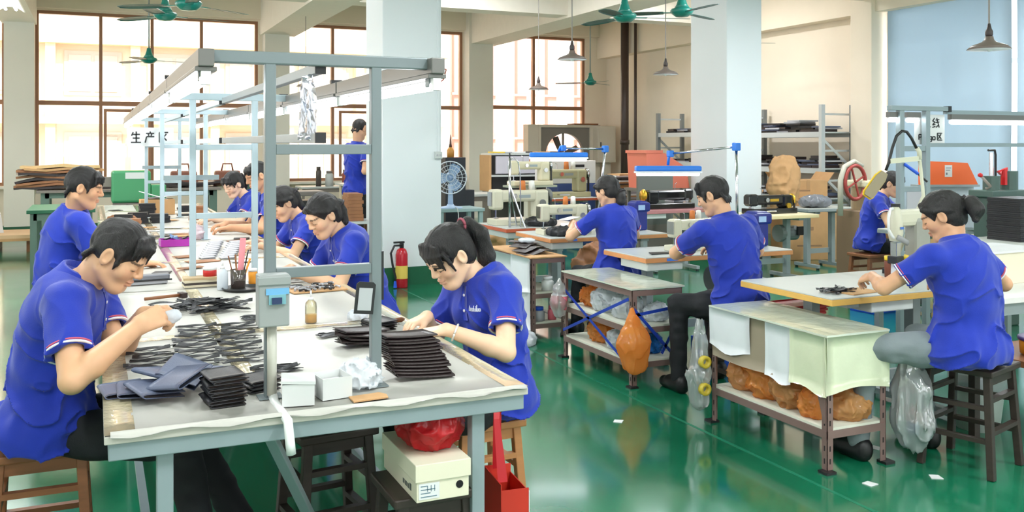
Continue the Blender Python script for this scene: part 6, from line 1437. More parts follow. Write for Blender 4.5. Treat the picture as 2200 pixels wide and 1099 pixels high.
t = thing('speaker_cabinet', 'tall black cabinet behind the desk fan', 'cabinet', (4.28, 11.55, 0), 0); part(t, 'body', MB().b2((-.12, -.14, 0), (.16, .16, 1.38)), mat('black_cabinet', (34, 36, 46), .5), bevel=.005); part(t, 'side_unit', MB().b2((.16, -.1, 0), (.3, .16, .95)), mat('black_cabinet', (34, 36, 46), .5), bevel=.005)
t = thing('oil_bottle', 'amber bottle with pointed spout on top of the black cabinet', 'bottle', (4.26, 11.5, 1.38)); part(t, 'body', MB().lathe([(.045, 0), (.048, .09), (.03, .12), (.015, .14)], n=16), mat('amber_oil', (216, 150, 70), .3), smooth=True); part(t, 'spout', MB().lathe([(.022, .135), (.015, .18), (.003, .3)], n=10), mat('dark_spout', (90, 60, 50), .4), smooth=True)
# stack of brown cartons left of the column
t = thing('trolley_shelf', 'narrow pale shelf stand left of the near column', 'shelf', (2.62, 10.15, 0))
part(t, 'shelf', MB().b2((-.16, -.2, .68), (.2, .2, .71)), M_lam)
for sx in (-.14, .18):
    for sy in (-.18, .18): part(t, 'leg', MB().b2((sx - .015, sy - .015, 0), (sx + .015, sy + .015, .68)), M_wood)
for k in range(8): lay(MB().box((0, 0, .019), (.16, .3, .036)).mesh('leather_folder', M_tan), 'leather_folder', ('bottom ' if k == 0 else 'top ' if k == 7 else '') + 'brown bundle stacked on the narrow stand beside the near column', 'bundle', (2.60 + rnd(-.01, .01), 10.15, .711 + k * .0375), rnd(-.05, .05), 'brown bundles on the narrow stand')
# ---------------------------------------------------------------- back wall things
t = thing('exhaust_fan', 'large square exhaust fan with round opening before the farthest window', 'exhaust fan', (9.38, 18.3, .72)); M_ex = mat('beige_fan_housing', (206, 194, 176), .5); M_exd = mat('grey_fan_frame', (124, 116, 108), .5)
n = 32; vs = []; R0 = .47; sq = .6
ring_o = []; ring_i = []
for j in range(n):
    a = 2 * pi * j / n; ca, sa = math.cos(a), math.sin(a); k_ = sq / max(abs(ca), abs(sa)); ring_o.append((ca * k_, sa * k_)); ring_i.append((ca * R0, sa * R0))
m_ = MB(); V_ = [(x, -.18, z + .6) for x, z in ring_o] + [(x, -.18, z + .6) for x, z in ring_i] + [(x, -.08, z + .6) for x, z in ring_i] + [(x, -.08, z + .6) for x, z in ring_o]
m_.add(V_, [(q * n + j, q * n + (j + 1) % n, ((q + 1) % 4) * n + (j + 1) % n, ((q + 1) % 4) * n + j) for q in range(4) for j in range(n)])
part(t, 'front_plate', m_, M_exd)
for a, b in (((-.66, -.22, 0), (-.6, .1, 1.2)), ((.6, -.22, 0), (.86, .1, 1.2)), ((-.66, -.22, 1.2), (.86, .1, 1.26)), ((-.66, -.22, -.06), (.86, .1, 0)), ((-.9, -.2, -.06), (-.66, .05, 1.26))): part(t, 'housing', MB().b2(a, b), M_ex)
for j in range(4):
    a = 2 * pi * j / 4 + .4; c_, s_ = math.cos(a), math.sin(a); part(t, 'blade', MB().sheet([[(rr * c_ - w_ * s_ * q, -.03 + .05 * q, .6 + rr * s_ + w_ * c_ * q) for q in (-1, 0, 1)] for rr, w_ in ((.06, .03), (.25, .045), (.43, .05))], .006), mat('dark_fan_blade', (88, 80, 74), .5))
part(t, 'hub', MB().cyl((0, -.08, .6), (0, .02, .6), .08, 18), M_exd); part(t, 'strut', MB().b2((-.02, -.1, .6), (.02, -.06, 1.08)), M_exd); part(t, 'top_plank', MB().b2((.2, -.24, 1.26), (.8, .1, 1.29)), M_wood)
t = thing('support_table', 'steel stand carrying the exhaust fan', 'stand', (9.38, 18.3, 0))
for sx in (-.8, .8):
    for sy in (-.2, .08): part(t, 'leg', MB().b2((sx - .03, sy - .03, 0), (sx + .03, sy + .03, .62)), M_exd)
part(t, 'top', MB().b2((-.92, -.26, .6), (.9, .12, .66)), M_exd)
t = thing('control_cabinet', 'beige electric control cabinet on a post in the far corner', 'cabinet', (10.35, 18.0, 0)); part(t, 'post', MB().b2((-.08, -.05, 0), (.08, .05, 1.2)), M_ex); part(t, 'box', MB().b2((-.3, -.14, 1.15), (.16, .12, 1.95)), M_ex, bevel=.008); part(t, 'door', MB().b2((-.28, -.15, 1.18), (.14, -.14, 1.92)), M_ex, bevel=.003); part(t, 'handle', MB().b2((-.24, -.165, 1.5), (-.22, -.15, 1.6)), M_blk)
t = thing('down_pipe', 'thick dark brown drain pipe running up the right wall', 'pipe', (10.34, 17.2, 0)); M_pipe = mat('dark_brown_pipe', (74, 58, 52), .4); part(t, 'pipe', MB().cyl((0, 0, 0), (0, 0, 4.4), .085, 18), M_pipe, smooth=True); part(t, 'joint', MB().cyl((0, 0, 1.55), (0, 0, 1.65), .1, 18), M_pipe, smooth=True)
part(t, 'side_pipe', MB().cyl((.05, -.35, 0), (.05, -.35, 4.4), .03, 12), M_pipe, smooth=True)
# tables and machines before the window wall
def simple_table(label, x0, x1, y0, y1, H, m_top, m_leg, name='table', th=.035, lw=.04, shelf=None):
    t = thing(name, label, 'table', ((x0 + x1) / 2, (y0 + y1) / 2, 0)); w = (x1 - x0) / 2; l = (y1 - y0) / 2
    part(t, 'table_top', MB().b2((-w, -l, H - th), (w, l, H)), m_top, bevel=.003)
    for sx in (-1, 1):
        for sy in (-1, 1): part(t, 'leg', MB().box((sx * (w - lw), sy * (l - lw), (H - th) / 2), (lw, lw, H - th)), m_leg)
    part(t, 'rail', MB().b2((-w + lw, -l + lw * .5, H - th - .07), (w - lw, -l + lw, H - th)), m_leg)
    if shelf: part(t, 'shelf', MB().b2((-w + .02, -l + .02, shelf), (w - .02, l - .02, shelf + .02)), m_top)
    return t
simple_table('pale table near the back window right of the desk fan', 5.0, 6.6, 13.0, 13.7, .80, M_lam, M_exd)
simple_table('white table with blue clips before the middle window', 3.6, 4.9, 14.6, 15.2, .92, M_lam, mat('cream_leg', (220, 206, 182), .5), lw=.12)
simple_table('low brown-legged table with jars under the middle window', 3.4, 5.2, 16.9, 17.5, .78, M_lam, M_exd)
for k, (x, m_, r, h) in enumerate(((3.75, mat('dark_flask', (80, 72, 68), .4), .05, .36), (3.95, M_lam, .075, .28), (4.25, mat('red_brown_can', (160, 84, 70), .5), .06, .3))):
    t = thing('jar', ['tall dark flask', 'white lidded jar', 'red-brown can'][k] + ' on the low table under the middle window', 'jar', (x, 17.1, .78)); part(t, 'body', MB().lathe([(r, 0), (r, h * .75), (r * .7, h * .85)], n=16), m_, smooth=True); part(t, 'lid', MB().lathe([(r * .75, h * .84), (r * .75, h)], n=16), M_exd if k else m_, smooth=True)
t = thing('basin', 'grey metal basin on a stand behind the white table', 'basin', (4.3, 16.1, .45)); part(t, 'bowl', MB().lathe([(.2, 0), (.38, .16), (.4, .18), (.36, .17), (.18, .02)], n=24), M_exd, smooth=True); part(t, 'stand', MB().lathe([(.15, -.45), (.12, 0)], n=12), M_exd, smooth=True)
t = thing('oil_can', 'yellow jerry can on the floor before the middle window', 'can', (3.72, 15.9, 0)); part(t, 'body', MB().b2((-.13, -.08, 0), (.13, .08, .3)), mat('yellow_can', (236, 200, 50), .4), bevel=.02); part(t, 'handle', MB().tube([(-.1, 0, .3), (-.08, 0, .36), (.04, 0, .36), (.06, 0, .3)], .015, 8), mat('yellow_can', (236, 200, 50), .4), smooth=True); part(t, 'cap', MB().cyl((.09, 0, .3), (.09, 0, .35), .03, 12), M_redb)
for k, (x, y) in enumerate(((3.85, 14.55), (4.78, 14.56))):
    t = thing('clip_rod', ['dark blue', 'bright blue'][k] + ' clamp hanging on the edge of the white table', 'clamp', (x, y, .92)); part(t, 'clamp', MB().prism([(-.08, 0), (.08, 0), (.05, -.16), (-.05, -.16)], -.03, .0, Matrix.Rotation(pi / 2, 4, 'X')), mat('navy_clamp', (40, 60, 100), .5) if not k else mat('bright_blue', (30, 90, 220), .4)); part(t, 'rod', MB().cyl((0, -.015, -.16), (.02, -.015, -.8), .012, 8), M_rod); part(t, 'knob', MB().lathe([(.0, -.03), (.03, 0), (.0, .03)], (.005, -.015, -.3), 10), mat('bright_blue', (30, 90, 220), .4), smooth=True)
t = thing('bench_grinder', 'grey cabinet machine with red panel beside the standing man', 'machine', (4.75, 14.9, .92)); part(t, 'cabinet', MB().b2((-.2, -.18, 0), (.3, .18, .42)), M_lining, bevel=.01); part(t, 'panel', MB().b2((-.1, -.19, .26), (.15, -.18, .38)), mat('red_panel', (186, 70, 80), .4)); part(t, 'motor', MB().cyl((-.05, 0, .42), (-.05, 0, .6), .1, 16), M_exd); part(t, 'dials', MB().cyl((0, -.2, .12), (0, -.18, .12), .06, 16), M_redb)
solo('paper_stack', MB().prism([(-.2, -.12), (.2, -.12), (.16, .12), (-.22, .1)], 0, .03), M_paper, 'stack of white papers on the white table', 'paper', (3.95, 14.9, .92), .1)
# long-arm machines, cabinets in the far middle
t = thing('skiving_cabinet', 'grey cabinet with black shelf and papers on top in the far middle', 'cabinet', (6.35, 13.9, .0), 0)
part(t, 'top', MB().b2((-.6, -.2, 1.38), (.75, .2, 1.41)), M_lam); part(t, 'back_panel', MB().b2((-.6, .16, 1.05), (.75, .2, 1.38)), M_lining); part(t, 'front_panel', MB().b2((-.5, -.2, 1.08), (.4, -.17, 1.36)), mat('lilac_grey_panel', (196, 192, 202), .4)); part(t, 'side', MB().b2((-.62, -.2, .8), (-.58, .2, 1.38)), M_card)
part(t, 'shelf', MB().b2((-.58, -.2, 1.03), (.4, .2, 1.06)), M_lam); part(t, 'dark_bay', MB().b2((-.55, -.16, .82), (.4, .16, 1.03)), M_blk); part(t, 'base', MB().b2((-.58, -.18, 0), (.7, .18, .8)), M_exd)
for k in range(7): lay(MB().box((0, 0, .012), (rnd(.15, .3), .2, .022)).mesh('folder', random.choice([M_paper, M_leaR, M_card, M_lining, mat('yellow_pack', (226, 190, 60), .5)])), 'folder', 'paper pack lying along the top of the far grey cabinet', 'paper', (5.95 + k * .17, 13.9 + rnd(-.05, .05), 1.411), rnd(-.2, .2), 'paper packs on the far grey cabinet')
t = thing('white_machine_box', 'white and blue machine cabinet below the left blue clamp lamp', 'cabinet', (6.75, 12.9, 0)); part(t, 'upper', MB().b2((-.5, -.2, .95), (.36, .2, 1.3)), mat('cabinet_white', (222, 218, 214), .35), bevel=.006); part(t, 'lower', MB().b2((-.3, -.2, 0), (.36, .2, .95)), mat('cabinet_blue', (62, 82, 140), .4), bevel=.006); part(t, 'badge', MB().b2((-.06, -.204, 1.2), (.16, -.2, 1.24)), M_blk)
for k, (x, y, z, lab) in enumerate(((5.1, 8.9, .0, 'pile of brown scrap leather under the tables by the column'), (5.3, 11.9, .0, 'heap of tan scraps behind the desk fan table'), (4.7, 12.7, .0, 'brown scrap heap under the pale back table'))):
    crumple('scrap_heap', lab, 'scraps', (x, y, z + .2), (.35, .3, .24), [M_tan, M_card, M_tan][k], 60 + k, flat=-.2, noise=.5, res=.03, freq=7)
# stacks behind the women's head, folded sheets
for k in range(16): lay(MB().box((0, 0, .012), (.42, .28, .022)).mesh('folded_sheets', random.choice([M_lining, M_paper, M_leaR, M_card])), 'folded_sheets', 'flat folded bundle in the stack before the dark drain pipe', 'bundle', (7.15 + rnd(-.04, .04), 11.9 + rnd(-.03, .03), .755 + k * .0225), rnd(-.25, .25), 'folded bundles stacked before the drain pipe')
simple_table('dark low table under the folded bundles', 6.8, 7.5, 11.65, 12.2, .754, M_exd, M_exd)
# small stack on the left black machine
for k in range(7): lay(MB().box((0, 0, .01), (.24, .18, .018)).mesh('wrapped_pack', M_lining), 'wrapped_pack', ('bottom ' if k == 0 else 'top ' if k == 6 else '') + 'grey pack in the stack behind the left black machine', 'pack', (6.78, 10.0, .761 + k * .031 + .0), rnd(-.15, .15), 'grey packs behind the left black machine')
t = thing('grey_panel', 'dark grey panel standing behind the left black machine', 'panel', (6.5, 10.4, 0)); part(t, 'board', MB().b2((-.06, -.02, .5), (.48, .02, 1.22)), mat('dark_grey_panel', (108, 112, 106), .5)); part(t, 'base', MB().b2((-.04, -.02, 0), (.46, .02, .5)), M_exd)
t = thing('orange_bin', 'large coral plastic bin behind the right blue clamp lamp', 'bin', (6.9, 11.0, .95), 0); part(t, 'tub', MB().prism([(-.1, .5), (.2, .48), (.55, .28), (.6, .0), (-.07, .0)], -.25, .25, Matrix.Rotation(pi / 2, 4, 'X')), mat('coral_plastic', (234, 128, 104), .4)); part(t, 'rim', MB().b2((-.12, -.26, .48), (.16, .26, .52)), mat('coral_plastic', (234, 128, 104), .4))
t = thing('bin_stand', 'stand under the coral bin', 'stand', (6.95, 11.0, 0)); part(t, 'top', MB().b2((-.2, -.25, .91), (.6, .25, .95)), M_exd)
for sx in (-.15, .55):
    for sy in (-.2, .2): part(t, 'leg', MB().b2((sx - .02, sy - .02, 0), (sx + .02, sy + .02, .91)), M_exd)
# ---------------------------------------------------------------- shelving on the right wall
M_rackw = mat('pale_rack_steel', (198, 204, 206), .35, metal=.2); M_rackd = mat('grey_rack_steel', (130, 136, 138), .4, metal=.3)
def shelf_unit(label, x0, x1, y0, y1, H, levels, bright):
    t = thing('steel_shelf', label, 'shelf', ((x0 + x1) / 2, (y0 + y1) / 2, 0)); w = (x1 - x0) / 2; l = (y1 - y0) / 2
    for sx in (-1, 1):
        for sy in (-1, 1): part(t, 'upright', MB().b2((sx * w - .035, sy * l - .03, 0), (sx * w + .035, sy * l + .03, H)), M_rackw if sy < 0 and sx < 0 else M_rackd)
    for z in levels:
        part(t, 'shelf_board', MB().b2((-w, -l, z), (w, l, z + .02)), M_rackw)
        for sx in (-1, 1): part(t, 'beam', MB().b2((sx * w - .02, -l, z - .06), (sx * w + .02, l, z + .02)), M_rackw)
        for sy in (-1, 1): part(t, 'side_beam', MB().b2((-w, sy * l - .012, z + .27), (w, sy * l + .012, z + .3)), M_rackw)
        for sy in (-1, 1): part(t, 'diagonal', MB().beam((-w, sy * l, z + .02 - .1), (w, sy * l, z - .55), .04, .015, up=(0, 1, 0)), M_rackw)
    return t
shelf_unit('pale steel shelf with dark leather stacks on the right wall', 9.95, 10.55, 10.85, 12.9, 2.15, (.35, .72, 1.17, 1.72), True)
shelf_unit('farther steel shelf on the right wall beyond the far column', 9.95, 10.5, 13.3, 15.3, 2.15, (.6, 1.2, 1.75), False)
Ls = [MB().box((0, 0, h / 2), (.34, w_, h)).mesh('leather_stack_piece', m_) for h, w_, m_ in ((.03, .3, M_leaD), (.04, .24, M_leaR), (.024, .34, M_lining), (.035, .26, M_leaD), (.03, .3, M_leaR), (.02, .3, M_leaB))]
hs_ = [.03, .04, .024, .035, .03, .02]
for z, lab in ((1.74, 'upper'), (1.19, 'middle'), (.74, 'lower')):
    for q in range(7):
        y = 11.05 + q * .26; zz = z
        for k in range(random.randint(3, 6)):
            i = random.randrange(6); lay(Ls[i], 'leather_sheet', 'dark leather slab piled on the %s level of the right wall shelf' % lab, 'leather', (10.2 + rnd(-.04, .04), y + rnd(-.05, .05), zz + .001), rnd(-.25, .25), 'leather slabs on the %s level of the right wall shelf' % lab); zz += hs_[i] + .001
for z, lab in ((1.77, 'upper'), (1.22, 'middle')):
    for q in range(5):
        y = 13.55 + q * .36; zz = z
        for k in range(random.randint(2, 4)):
            i = random.randrange(6); lay(Ls[i], 'leather_sheet', 'dark leather slab on the %s level of the farther shelf' % lab, 'leather', (10.2, y + rnd(-.04, .04), zz + .001), rnd(-.2, .2), 'leather slabs on the %s level of the farther shelf' % lab); zz += hs_[i] + .001
# cardboard boxes
def carton(label, loc, sz, rz, flaps=True, m=None):
    m = m or M_card; t = thing('carton', label, 'box', loc, rz); w, l, h = sz[0] / 2, sz[1] / 2, sz[2]
    part(t, 'body', MB().b2((-w, -l, 0), (w, l, h)), m, bevel=.006); part(t, 'tape', MB().b2((-.025, -l - .002, h - .12), (.025, -l, h)), mat('tan_tape', (180, 140, 96), .3)); part(t, 'print', MB().b2((-w * .6, -l - .001, h * .55), (w * .1, -l, h * .62)).b2((-w * .5, -l - .001, h * .25), (w * .4, -l, h * .28)), mat('faded_print', (150, 116, 84), .7))
    if flaps:
        part(t, 'flap', MB().box((-w - .05, 0, h + .04), (.16, l * 2, .006), Matrix.Rotation(.9, 3, 'Y')), m); part(t, 'flap', MB().box((w + .05, 0, h + .04), (.16, l * 2, .006), Matrix.Rotation(-.9, 3, 'Y')), m)
    return t
carton('large brown carton on the floor behind the pale yellow table', (8.85, 10.0, 0), (.75, .5, .72), rad(-20), False)
carton('brown carton stacked on the large one before the shelf', (8.95, 10.2, .72), (.6, .45, .34), rad(-10), True)
carton('brown carton left of the large one near the column', (8.35, 10.9, 0), (.5, .5, .8), 0, True)
carton('brown carton under the woman before the blind', (8.7, 8.0, 0), (.5, .4, .6), .1, False)
crumple('paper_sack', 'tall crumpled kraft paper sack standing on the cartons', 'sack', (8.3, 9.75, 1.0), (.2, .18, .42), M_card, 70, flat=-.40, noise=.3, res=.02, freq=6)
crumple('clear_packet', 'clear plastic packet of black parts on the grey sewing table', 'bag', (8.25, 9.12, .83), (.22, .14, .075), mat('smoky_packet', (120, 122, 128), .2, bump=.4, bscale=30), 71, flat=-.068, noise=.4, res=.014, freq=14)
t = thing('packing_machine', 'beige machine with red hand wheel behind the woman before the blind', 'machine', (8.05, 8.15, 0)); part(t, 'stand', MB().b2((-.2, -.18, 0), (.2, .18, .8)), mat('brown_stand', (132, 108, 84), .5), bevel=.01); part(t, 'motor', MB().cyl((0.05, 0, .8), (0.05, 0, 1.06), .14, 18), mat('beige_motor', (160, 138, 104), .4)); part(t, 'cap', MB().b2((-.1, -.16, 1.06), (.22, .16, 1.14)), mat('beige_enamel', (206, 198, 168), .35), bevel=.02)
wh = MB().tube([(-.18, -.2 , 1.1)], .01) if False else MB()
wh.tube([(-.2 + .15 * math.cos(2 * pi * j / 24), -.12, 1.12 + .19 * math.sin(2 * pi * j / 24)) for j in range(25)], .022, 8); part(t, 'wheel_rim', wh, mat('wheel_red', (160, 62, 56), .4), smooth=True)
for j in range(4): part(t, 'spoke', MB().beam((-.2, -.12, 1.12), (-.2 + .14 * math.cos(j * pi / 2 + .4), -.12, 1.12 + .18 * math.sin(j * pi / 2 + .4)), .02, .015), mat('wheel_red', (160, 62, 56), .4))
part(t, 'belt_guard', MB().tube([(-.4, -.1, .75), (-.4, -.1, 1.15), (-.34, -.1, 1.3), (-.2, -.1, 1.36), (-.08, -.1, 1.3)], .03, 8), mat('pale_guard', (186, 180, 164), .4), smooth=True)
# ---------------------------------------------------------------- right part: lamp with yellow rim, press, black stacks, bins
t = thing('task_lamp', 'yellow-rimmed task lamp on a black gooseneck above the white machine', 'lamp', (4.45, 4.25, .76)); o = Vector((4.45, 4.25, .76)); D_ = 5.75
g = lambda px, py, d=D_: tuple(atd(px, py, d) - o)
part(t, 'base', MB().b2((-.04, -.04, 0), (.04, .04, .03)), M_blk); part(t, 'pole', MB().tube([(0, 0, .03), g(1984, 420), g(1976, 345)], .011, 10), mat('cream_pole', (206, 206, 182), .4), smooth=True); part(t, 'arm', MB().beam(g(1912, 346), g(1978, 340), .02, .03), mat('cream_pole', (206, 206, 182), .4)); part(t, 'elbow', MB().tube([g(1976, 342), g(1975, 326), g(1970, 318)], .014, 10), mat('cream_pole', (206, 206, 182), .4), smooth=True)
part(t, 'gooseneck', MB().tube([g(1969, 318), g(1958, 296), g(1948, 283), g(1938, 281), g(1926, 292), g(1917, 318), g(1909, 350), g(1903, 366)], .009, 10), M_blk, smooth=True)
a, b = Vector(g(1901, 370)), Vector(g(1864, 422)); dr = (b - a).normalized(); vw = Vector((SY, CY, 0)); sd = dr.cross(vw).normalized(); nn = sd.cross(dr)
def plate(w, th, off, l0=0, l1=0):
    pts = []
    for s_ in (-1, 1):
        for q, ww in ((-l0, .6), (.04, 1), ((b - a).length + l1 - .02, 1), ((b - a).length + l1, .7)): pts.append((a + dr * q, ww * w * s_))
    poly = [p + sd * w_ for p, w_ in pts[:4]] + [p + sd * w_ for p, w_ in pts[4:][::-1]]
    return MB().add([tuple(p + nn * (off - th / 2)) for p in poly] + [tuple(p + nn * (off + th / 2)) for p in poly], [tuple(range(8)), tuple(range(15, 7, -1))] + [(i, 8 + i, 8 + (i + 1) % 8, (i + 1) % 8) for i in range(8)])
part(t, 'lamp_head', plate(.032, .02, 0), mat('taupe_lamp_head', (150, 138, 110), .4), bevel=.003); part(t, 'yellow_rim', plate(.038, .012, .014, .0, .006), mat('yellow_rim', (244, 204, 30), .4))
# orange folder boxes behind the frame
t = thing('orange_box', 'bright orange box with white label behind the right lamp frame', 'box', (7.13, 6.22, 1.18), rad(-20)); part(t, 'panel', MB().prism([(-.22, 0), (.34, 0), (.24, .2), (-.22, .22)], -.012, .012, Matrix.Rotation(pi / 2, 4, 'X')), mat('orange_board', (242, 104, 40), .45)); part(t, 'label', MB().b2((.02, -.014, .07), (.09, -.012, .18)), M_paper)
part(t, 'label_print', MB().b2((.03, -.0155, .15), (.08, -.014, .156)).b2((.03, -.0155, .13), (.07, -.014, .136)).b2((.03, -.0155, .09), (.045, -.014, .11)), mat('grey_print', (120, 120, 130), .6))
t = thing('box_stand', 'pale desktop stand holding the bright orange box', 'stand', (7.13, 6.28, .76), rad(-20)); part(t, 'sheet_holder', MB().b2((-.24, .0, .02), (.36, .02, .40)), mat('clear_grey', (196, 206, 214), .3)); part(t, 'foot', MB().b2((-.24, -.08, 0), (.36, .12, .02)), M_legg); part(t, 'ledge', MB().b2((-.24, -.1, .40), (.36, .02, .42)), M_legg)
t = thing('blue_brush', 'long blue-handled brush leaning in the right lamp frame', 'brush', (5.62, 5.02, 1.24)); part(t, 'handle', MB().tube([tuple(atd(1943, 352, 6.85) - Vector((5.62, 5.02, 1.24))), tuple(atd(1972, 373, 6.85) - Vector((5.62, 5.02, 1.24)))], .012, 8), mat('bright_blue', (30, 90, 220), .4)); part(t, 'bristle', MB().tube([tuple(atd(1972, 373, 6.85) - Vector((5.62, 5.02, 1.24))), tuple(atd(1992, 390, 6.85) - Vector((5.62, 5.02, 1.24)))], .008, 8), M_blk)
solo('notice_sheet', MB().b2((-.09, -.002, 0), (.09, .002, .22)), M_lining, 'grey paper sheet pinned between the right lamp frame posts', 'paper', (5.55, 5.075, .98), 0)
# black sheet stacks and hand press on the right bench
blk = MB().box((0, 0, .008), (.36, .3, .0145)).mesh('foam_sheet', M_leaD)
for sxx, n, lab in ((6.82, 22, 'left'), (7.22, 21, 'right')):
    for k in range(n): lay(blk, 'foam_sheet', ('bottom ' if k == 0 else 'top ' if k == n - 1 else '') + 'black sheet of the %s tall stack on the right workbench' % lab, 'sheet', (sxx + rnd(-.006, .006), 5.2 + rnd(-.006, .006), .7805 + k * .0155), rnd(-.02, .02), 'black sheets in the %s tall stack' % lab)
t = thing('hand_press', 'green hand press with red-knobbed lever behind the black stacks', 'press', (7.05, 5.62, 0)); M_pg = mat('press_green', (74, 96, 88), .4); o = Vector((7.05, 5.62, 0)); part(t, 'stand', MB().b2((-.12, -.1, 0), (.2, .1, 1.1)), M_pg, bevel=.01); part(t, 'base', MB().b2((-.16, -.12, 1.1), (.3, .12, 1.16)), M_pg, bevel=.01); part(t, 'column', MB().cyl((-.02, 0, 1.16), (-.02, 0, 1.28), .07, 14), M_pg); part(t, 'spindle', MB().cyl((-.02, 0, 1.28), (-.02, 0, 1.48), .018, 10), M_chrome); part(t, 'guide', MB().tube([(-.06, 0, 1.5), (.02, 0, 1.5), (.03, 0, 1.46), (.03, 0, 1.2)], .01, 8), M_blk)
part(t, 'lever', MB().tube([(-.08, 0, 1.17), tuple(atd(2128, 400, 7.95) - o), tuple(atd(2108, 378, 7.95) - o)], [.018, .015, .01], 10), mat('worn_lever', (150, 140, 130), .4), smooth=True); part(t, 'knob', MB().lathe([(.0, -.02), (.02, -.01), (.02, .01), (.0, .02)], tuple(atd(2106, 376, 7.95) - o), 12), M_redb, smooth=True); part(t, 'motor', MB().cyl((.2, 0, 1.16), (.2, 0, 1.32), .07, 14), M_pg)
part(t, 'arm', MB().tube([(.14, 0, 1.2), (.14, 0, 1.34), (.1, .02, 1.3)], .03, 8), M_redb)
# near right corner
simple_table('white-covered low table at the right frame edge', 4.62, 5.9, 3.75, 4.6, .66, mat('white_cover', (232, 230, 226), .5, bump=.2, bscale=8), M_legg, name='low_table')
t = thing('cream_crate', 'cream carton with a slit on the low white table', 'box', (5.35, 4.30, .66), .05); part(t, 'body', MB().b2((-.27, -.18, 0), (.3, .18, .2)), mat('cream_carton', (226, 218, 194), .6), bevel=.004); part(t, 'lid', MB().b2((-.28, -.19, .2), (.31, .19, .215)), M_paper); part(t, 'slit', MB().beam((-.12, -.1815, .07), (-.1, -.1815, .13), .014, .002), M_slot)
simple_table('low wooden bench carrying the amber food box', 4.22, 4.9, 3.05, 3.55, .47, M_wood, M_wood_d, name='low_bench')
t = thing('food_box', 'amber plastic food box with purple lid at the right edge', 'box', (4.42, 3.24, .47), .1); part(t, 'body', MB().lathe([(.085, 0), (.1, .01), (.105, .075), (.1, .08)], n=24), mat('amber_plastic', (222, 140, 30), .25, transl=.25), smooth=True); part(t, 'lid', MB().lathe([(.112, .08), (.112, .095), (.1, .1), (.0, .1)], n=24), mat('purple_lid', (62, 48, 110), .35), smooth=True); part(t, 'clip', MB().b2((-.02, -.118, .07), (.02, -.108, .09)), mat('pink_clip', (214, 90, 100), .4))
t = thing('waste_bin', 'white waste bin with plastic liner at the right edge of the floor', 'bin', (4.42, 3.62, 0)); part(t, 'bucket', MB().lathe([(.11, 0), (.14, .26), (.145, .27), (.135, .27), (.105, .01)], n=24), mat('white_bin', (214, 220, 216), .4), smooth=True); part(t, 'liner', MB().lathe([(.147, .22), (.15, .275), (.152, .3), (.13, .31), (.125, .2)], n=24), M_film, smooth=True)
t = thing('blue_bin', 'blue plastic crate on the floor beside the woman before the blind', 'crate', (6.63, 6.55, 0), .1); M_bb = mat('bright_blue', (30, 90, 220), .4)
for a, b in (((-.17, -.13, 0), (.17, .13, .01)), ((-.17, -.13, 0), (.17, -.12, .3)), ((-.17, .12, 0), (.17, .13, .3)), ((-.17, -.12, 0), (-.16, .12, .3)), ((.16, -.12, 0), (.17, .12, .3))): part(t, 'side', MB().b2(a, b), M_bb)
for k, (x, y, lab) in enumerate(((3.45, 5.0, 'blue plastic crate behind the man in black trousers at the open rack'), (4.25, 5.15, 'blue plastic crate under the second sewing table'))):
    t = thing('blue_bin', lab, 'crate', (x + (.42 if k == 0 else 0), y + .22, 0), 0)
    for a, b in (((-.14, -.11, 0), (.14, .11, .01)), ((-.14, -.11, 0), (.14, -.1, .24)), ((-.14, .1, 0), (.14, .11, .24)), ((-.14, -.1, 0), (-.13, .1, .24)), ((.13, -.1, 0), (.14, .1, .24))): part(t, 'side', MB().b2(a, b), M_bb)
# ---------------------------------------------------------------- left background
simple_table('green-topped steel table behind the left man', -.62, .0, 10.3, 11.3, .90, mat('green_table_top', (40, 104, 74), .45), mat('green_leg', (96, 120, 108), .4), lw=.06)
simple_table('tall steel table with leather hides by the left pilaster', -.7, 1.6, 13.5, 14.4, .95, M_exd, mat('green_leg', (96, 120, 108), .4), lw=.1)
for k in range(9):
    m_ = [M_leaR, M_tan, M_tan, M_leaR, M_tan, M_leaR, M_tan, M_card, mat('pale_tan_hide', (222, 186, 130), .6)][k]
    rows = [[(x, y, .014 * math.sin(x * 9 + k) - (.18 * max(0, -x - .36) if k < 4 else 0)) for y in (-.3, 0, .3)] for x in (-.5, -.4, -.25, 0, .25, .45)]
    lay(MB().sheet(rows, .03).mesh('leather_hide', m_), 'leather_hide', ('bottom ' if k == 0 else 'top pale ' if k == 8 else '') + 'leather hide in the stack at the left pilaster', 'leather', (-.42 + rnd(-.05, .05), 13.9, .985 + k * .034), rnd(-.12, .12), 'leather hides stacked at the left pilaster')
for k in range(6): lay(MB().sheet([[(x, y, .02 * math.sin(x * 8 + k)) for y in (-.2, .2)] for x in (-.35, -.15, .1, .35)], .03).mesh('leather_hide', M_leaR), 'leather_hide', 'dark leather hide lying along the tall steel table', 'leather', (.35 + .2 * k, 13.9, .985 + .03 * (k % 2)), rnd(-.3, .3), 'dark hides along the tall steel table')
t = thing('green_machine', 'green enamelled press machine with label behind the left man', 'machine', (.40, 12.75, 0)); M_gm = mat('machine_green', (62, 138, 92), .4)
part(t, 'head', MB().b2((-.22, -.2, .82), (.24, .2, 1.22)), M_gm, bevel=.03); part(t, 'side_unit', MB().b2((.24, -.18, .86), (.42, .18, 1.04)), M_gm, bevel=.015); part(t, 'label', MB().b2((-.06, -.204, 1.12), (.2, -.2, 1.2)), M_lam); part(t, 'stand', MB().b2((-.2, -.18, 0), (.22, .18, .82)), M_exd); part(t, 'arm', MB().b2((-.7, -.06, 1.02), (-.22, .06, 1.14)), M_exd); part(t, 'cable', MB().tube([(.2, -.21, .9), (.15, -.25, .75), (-.05, -.3, .8)], .012, 8), M_blk, smooth=True)
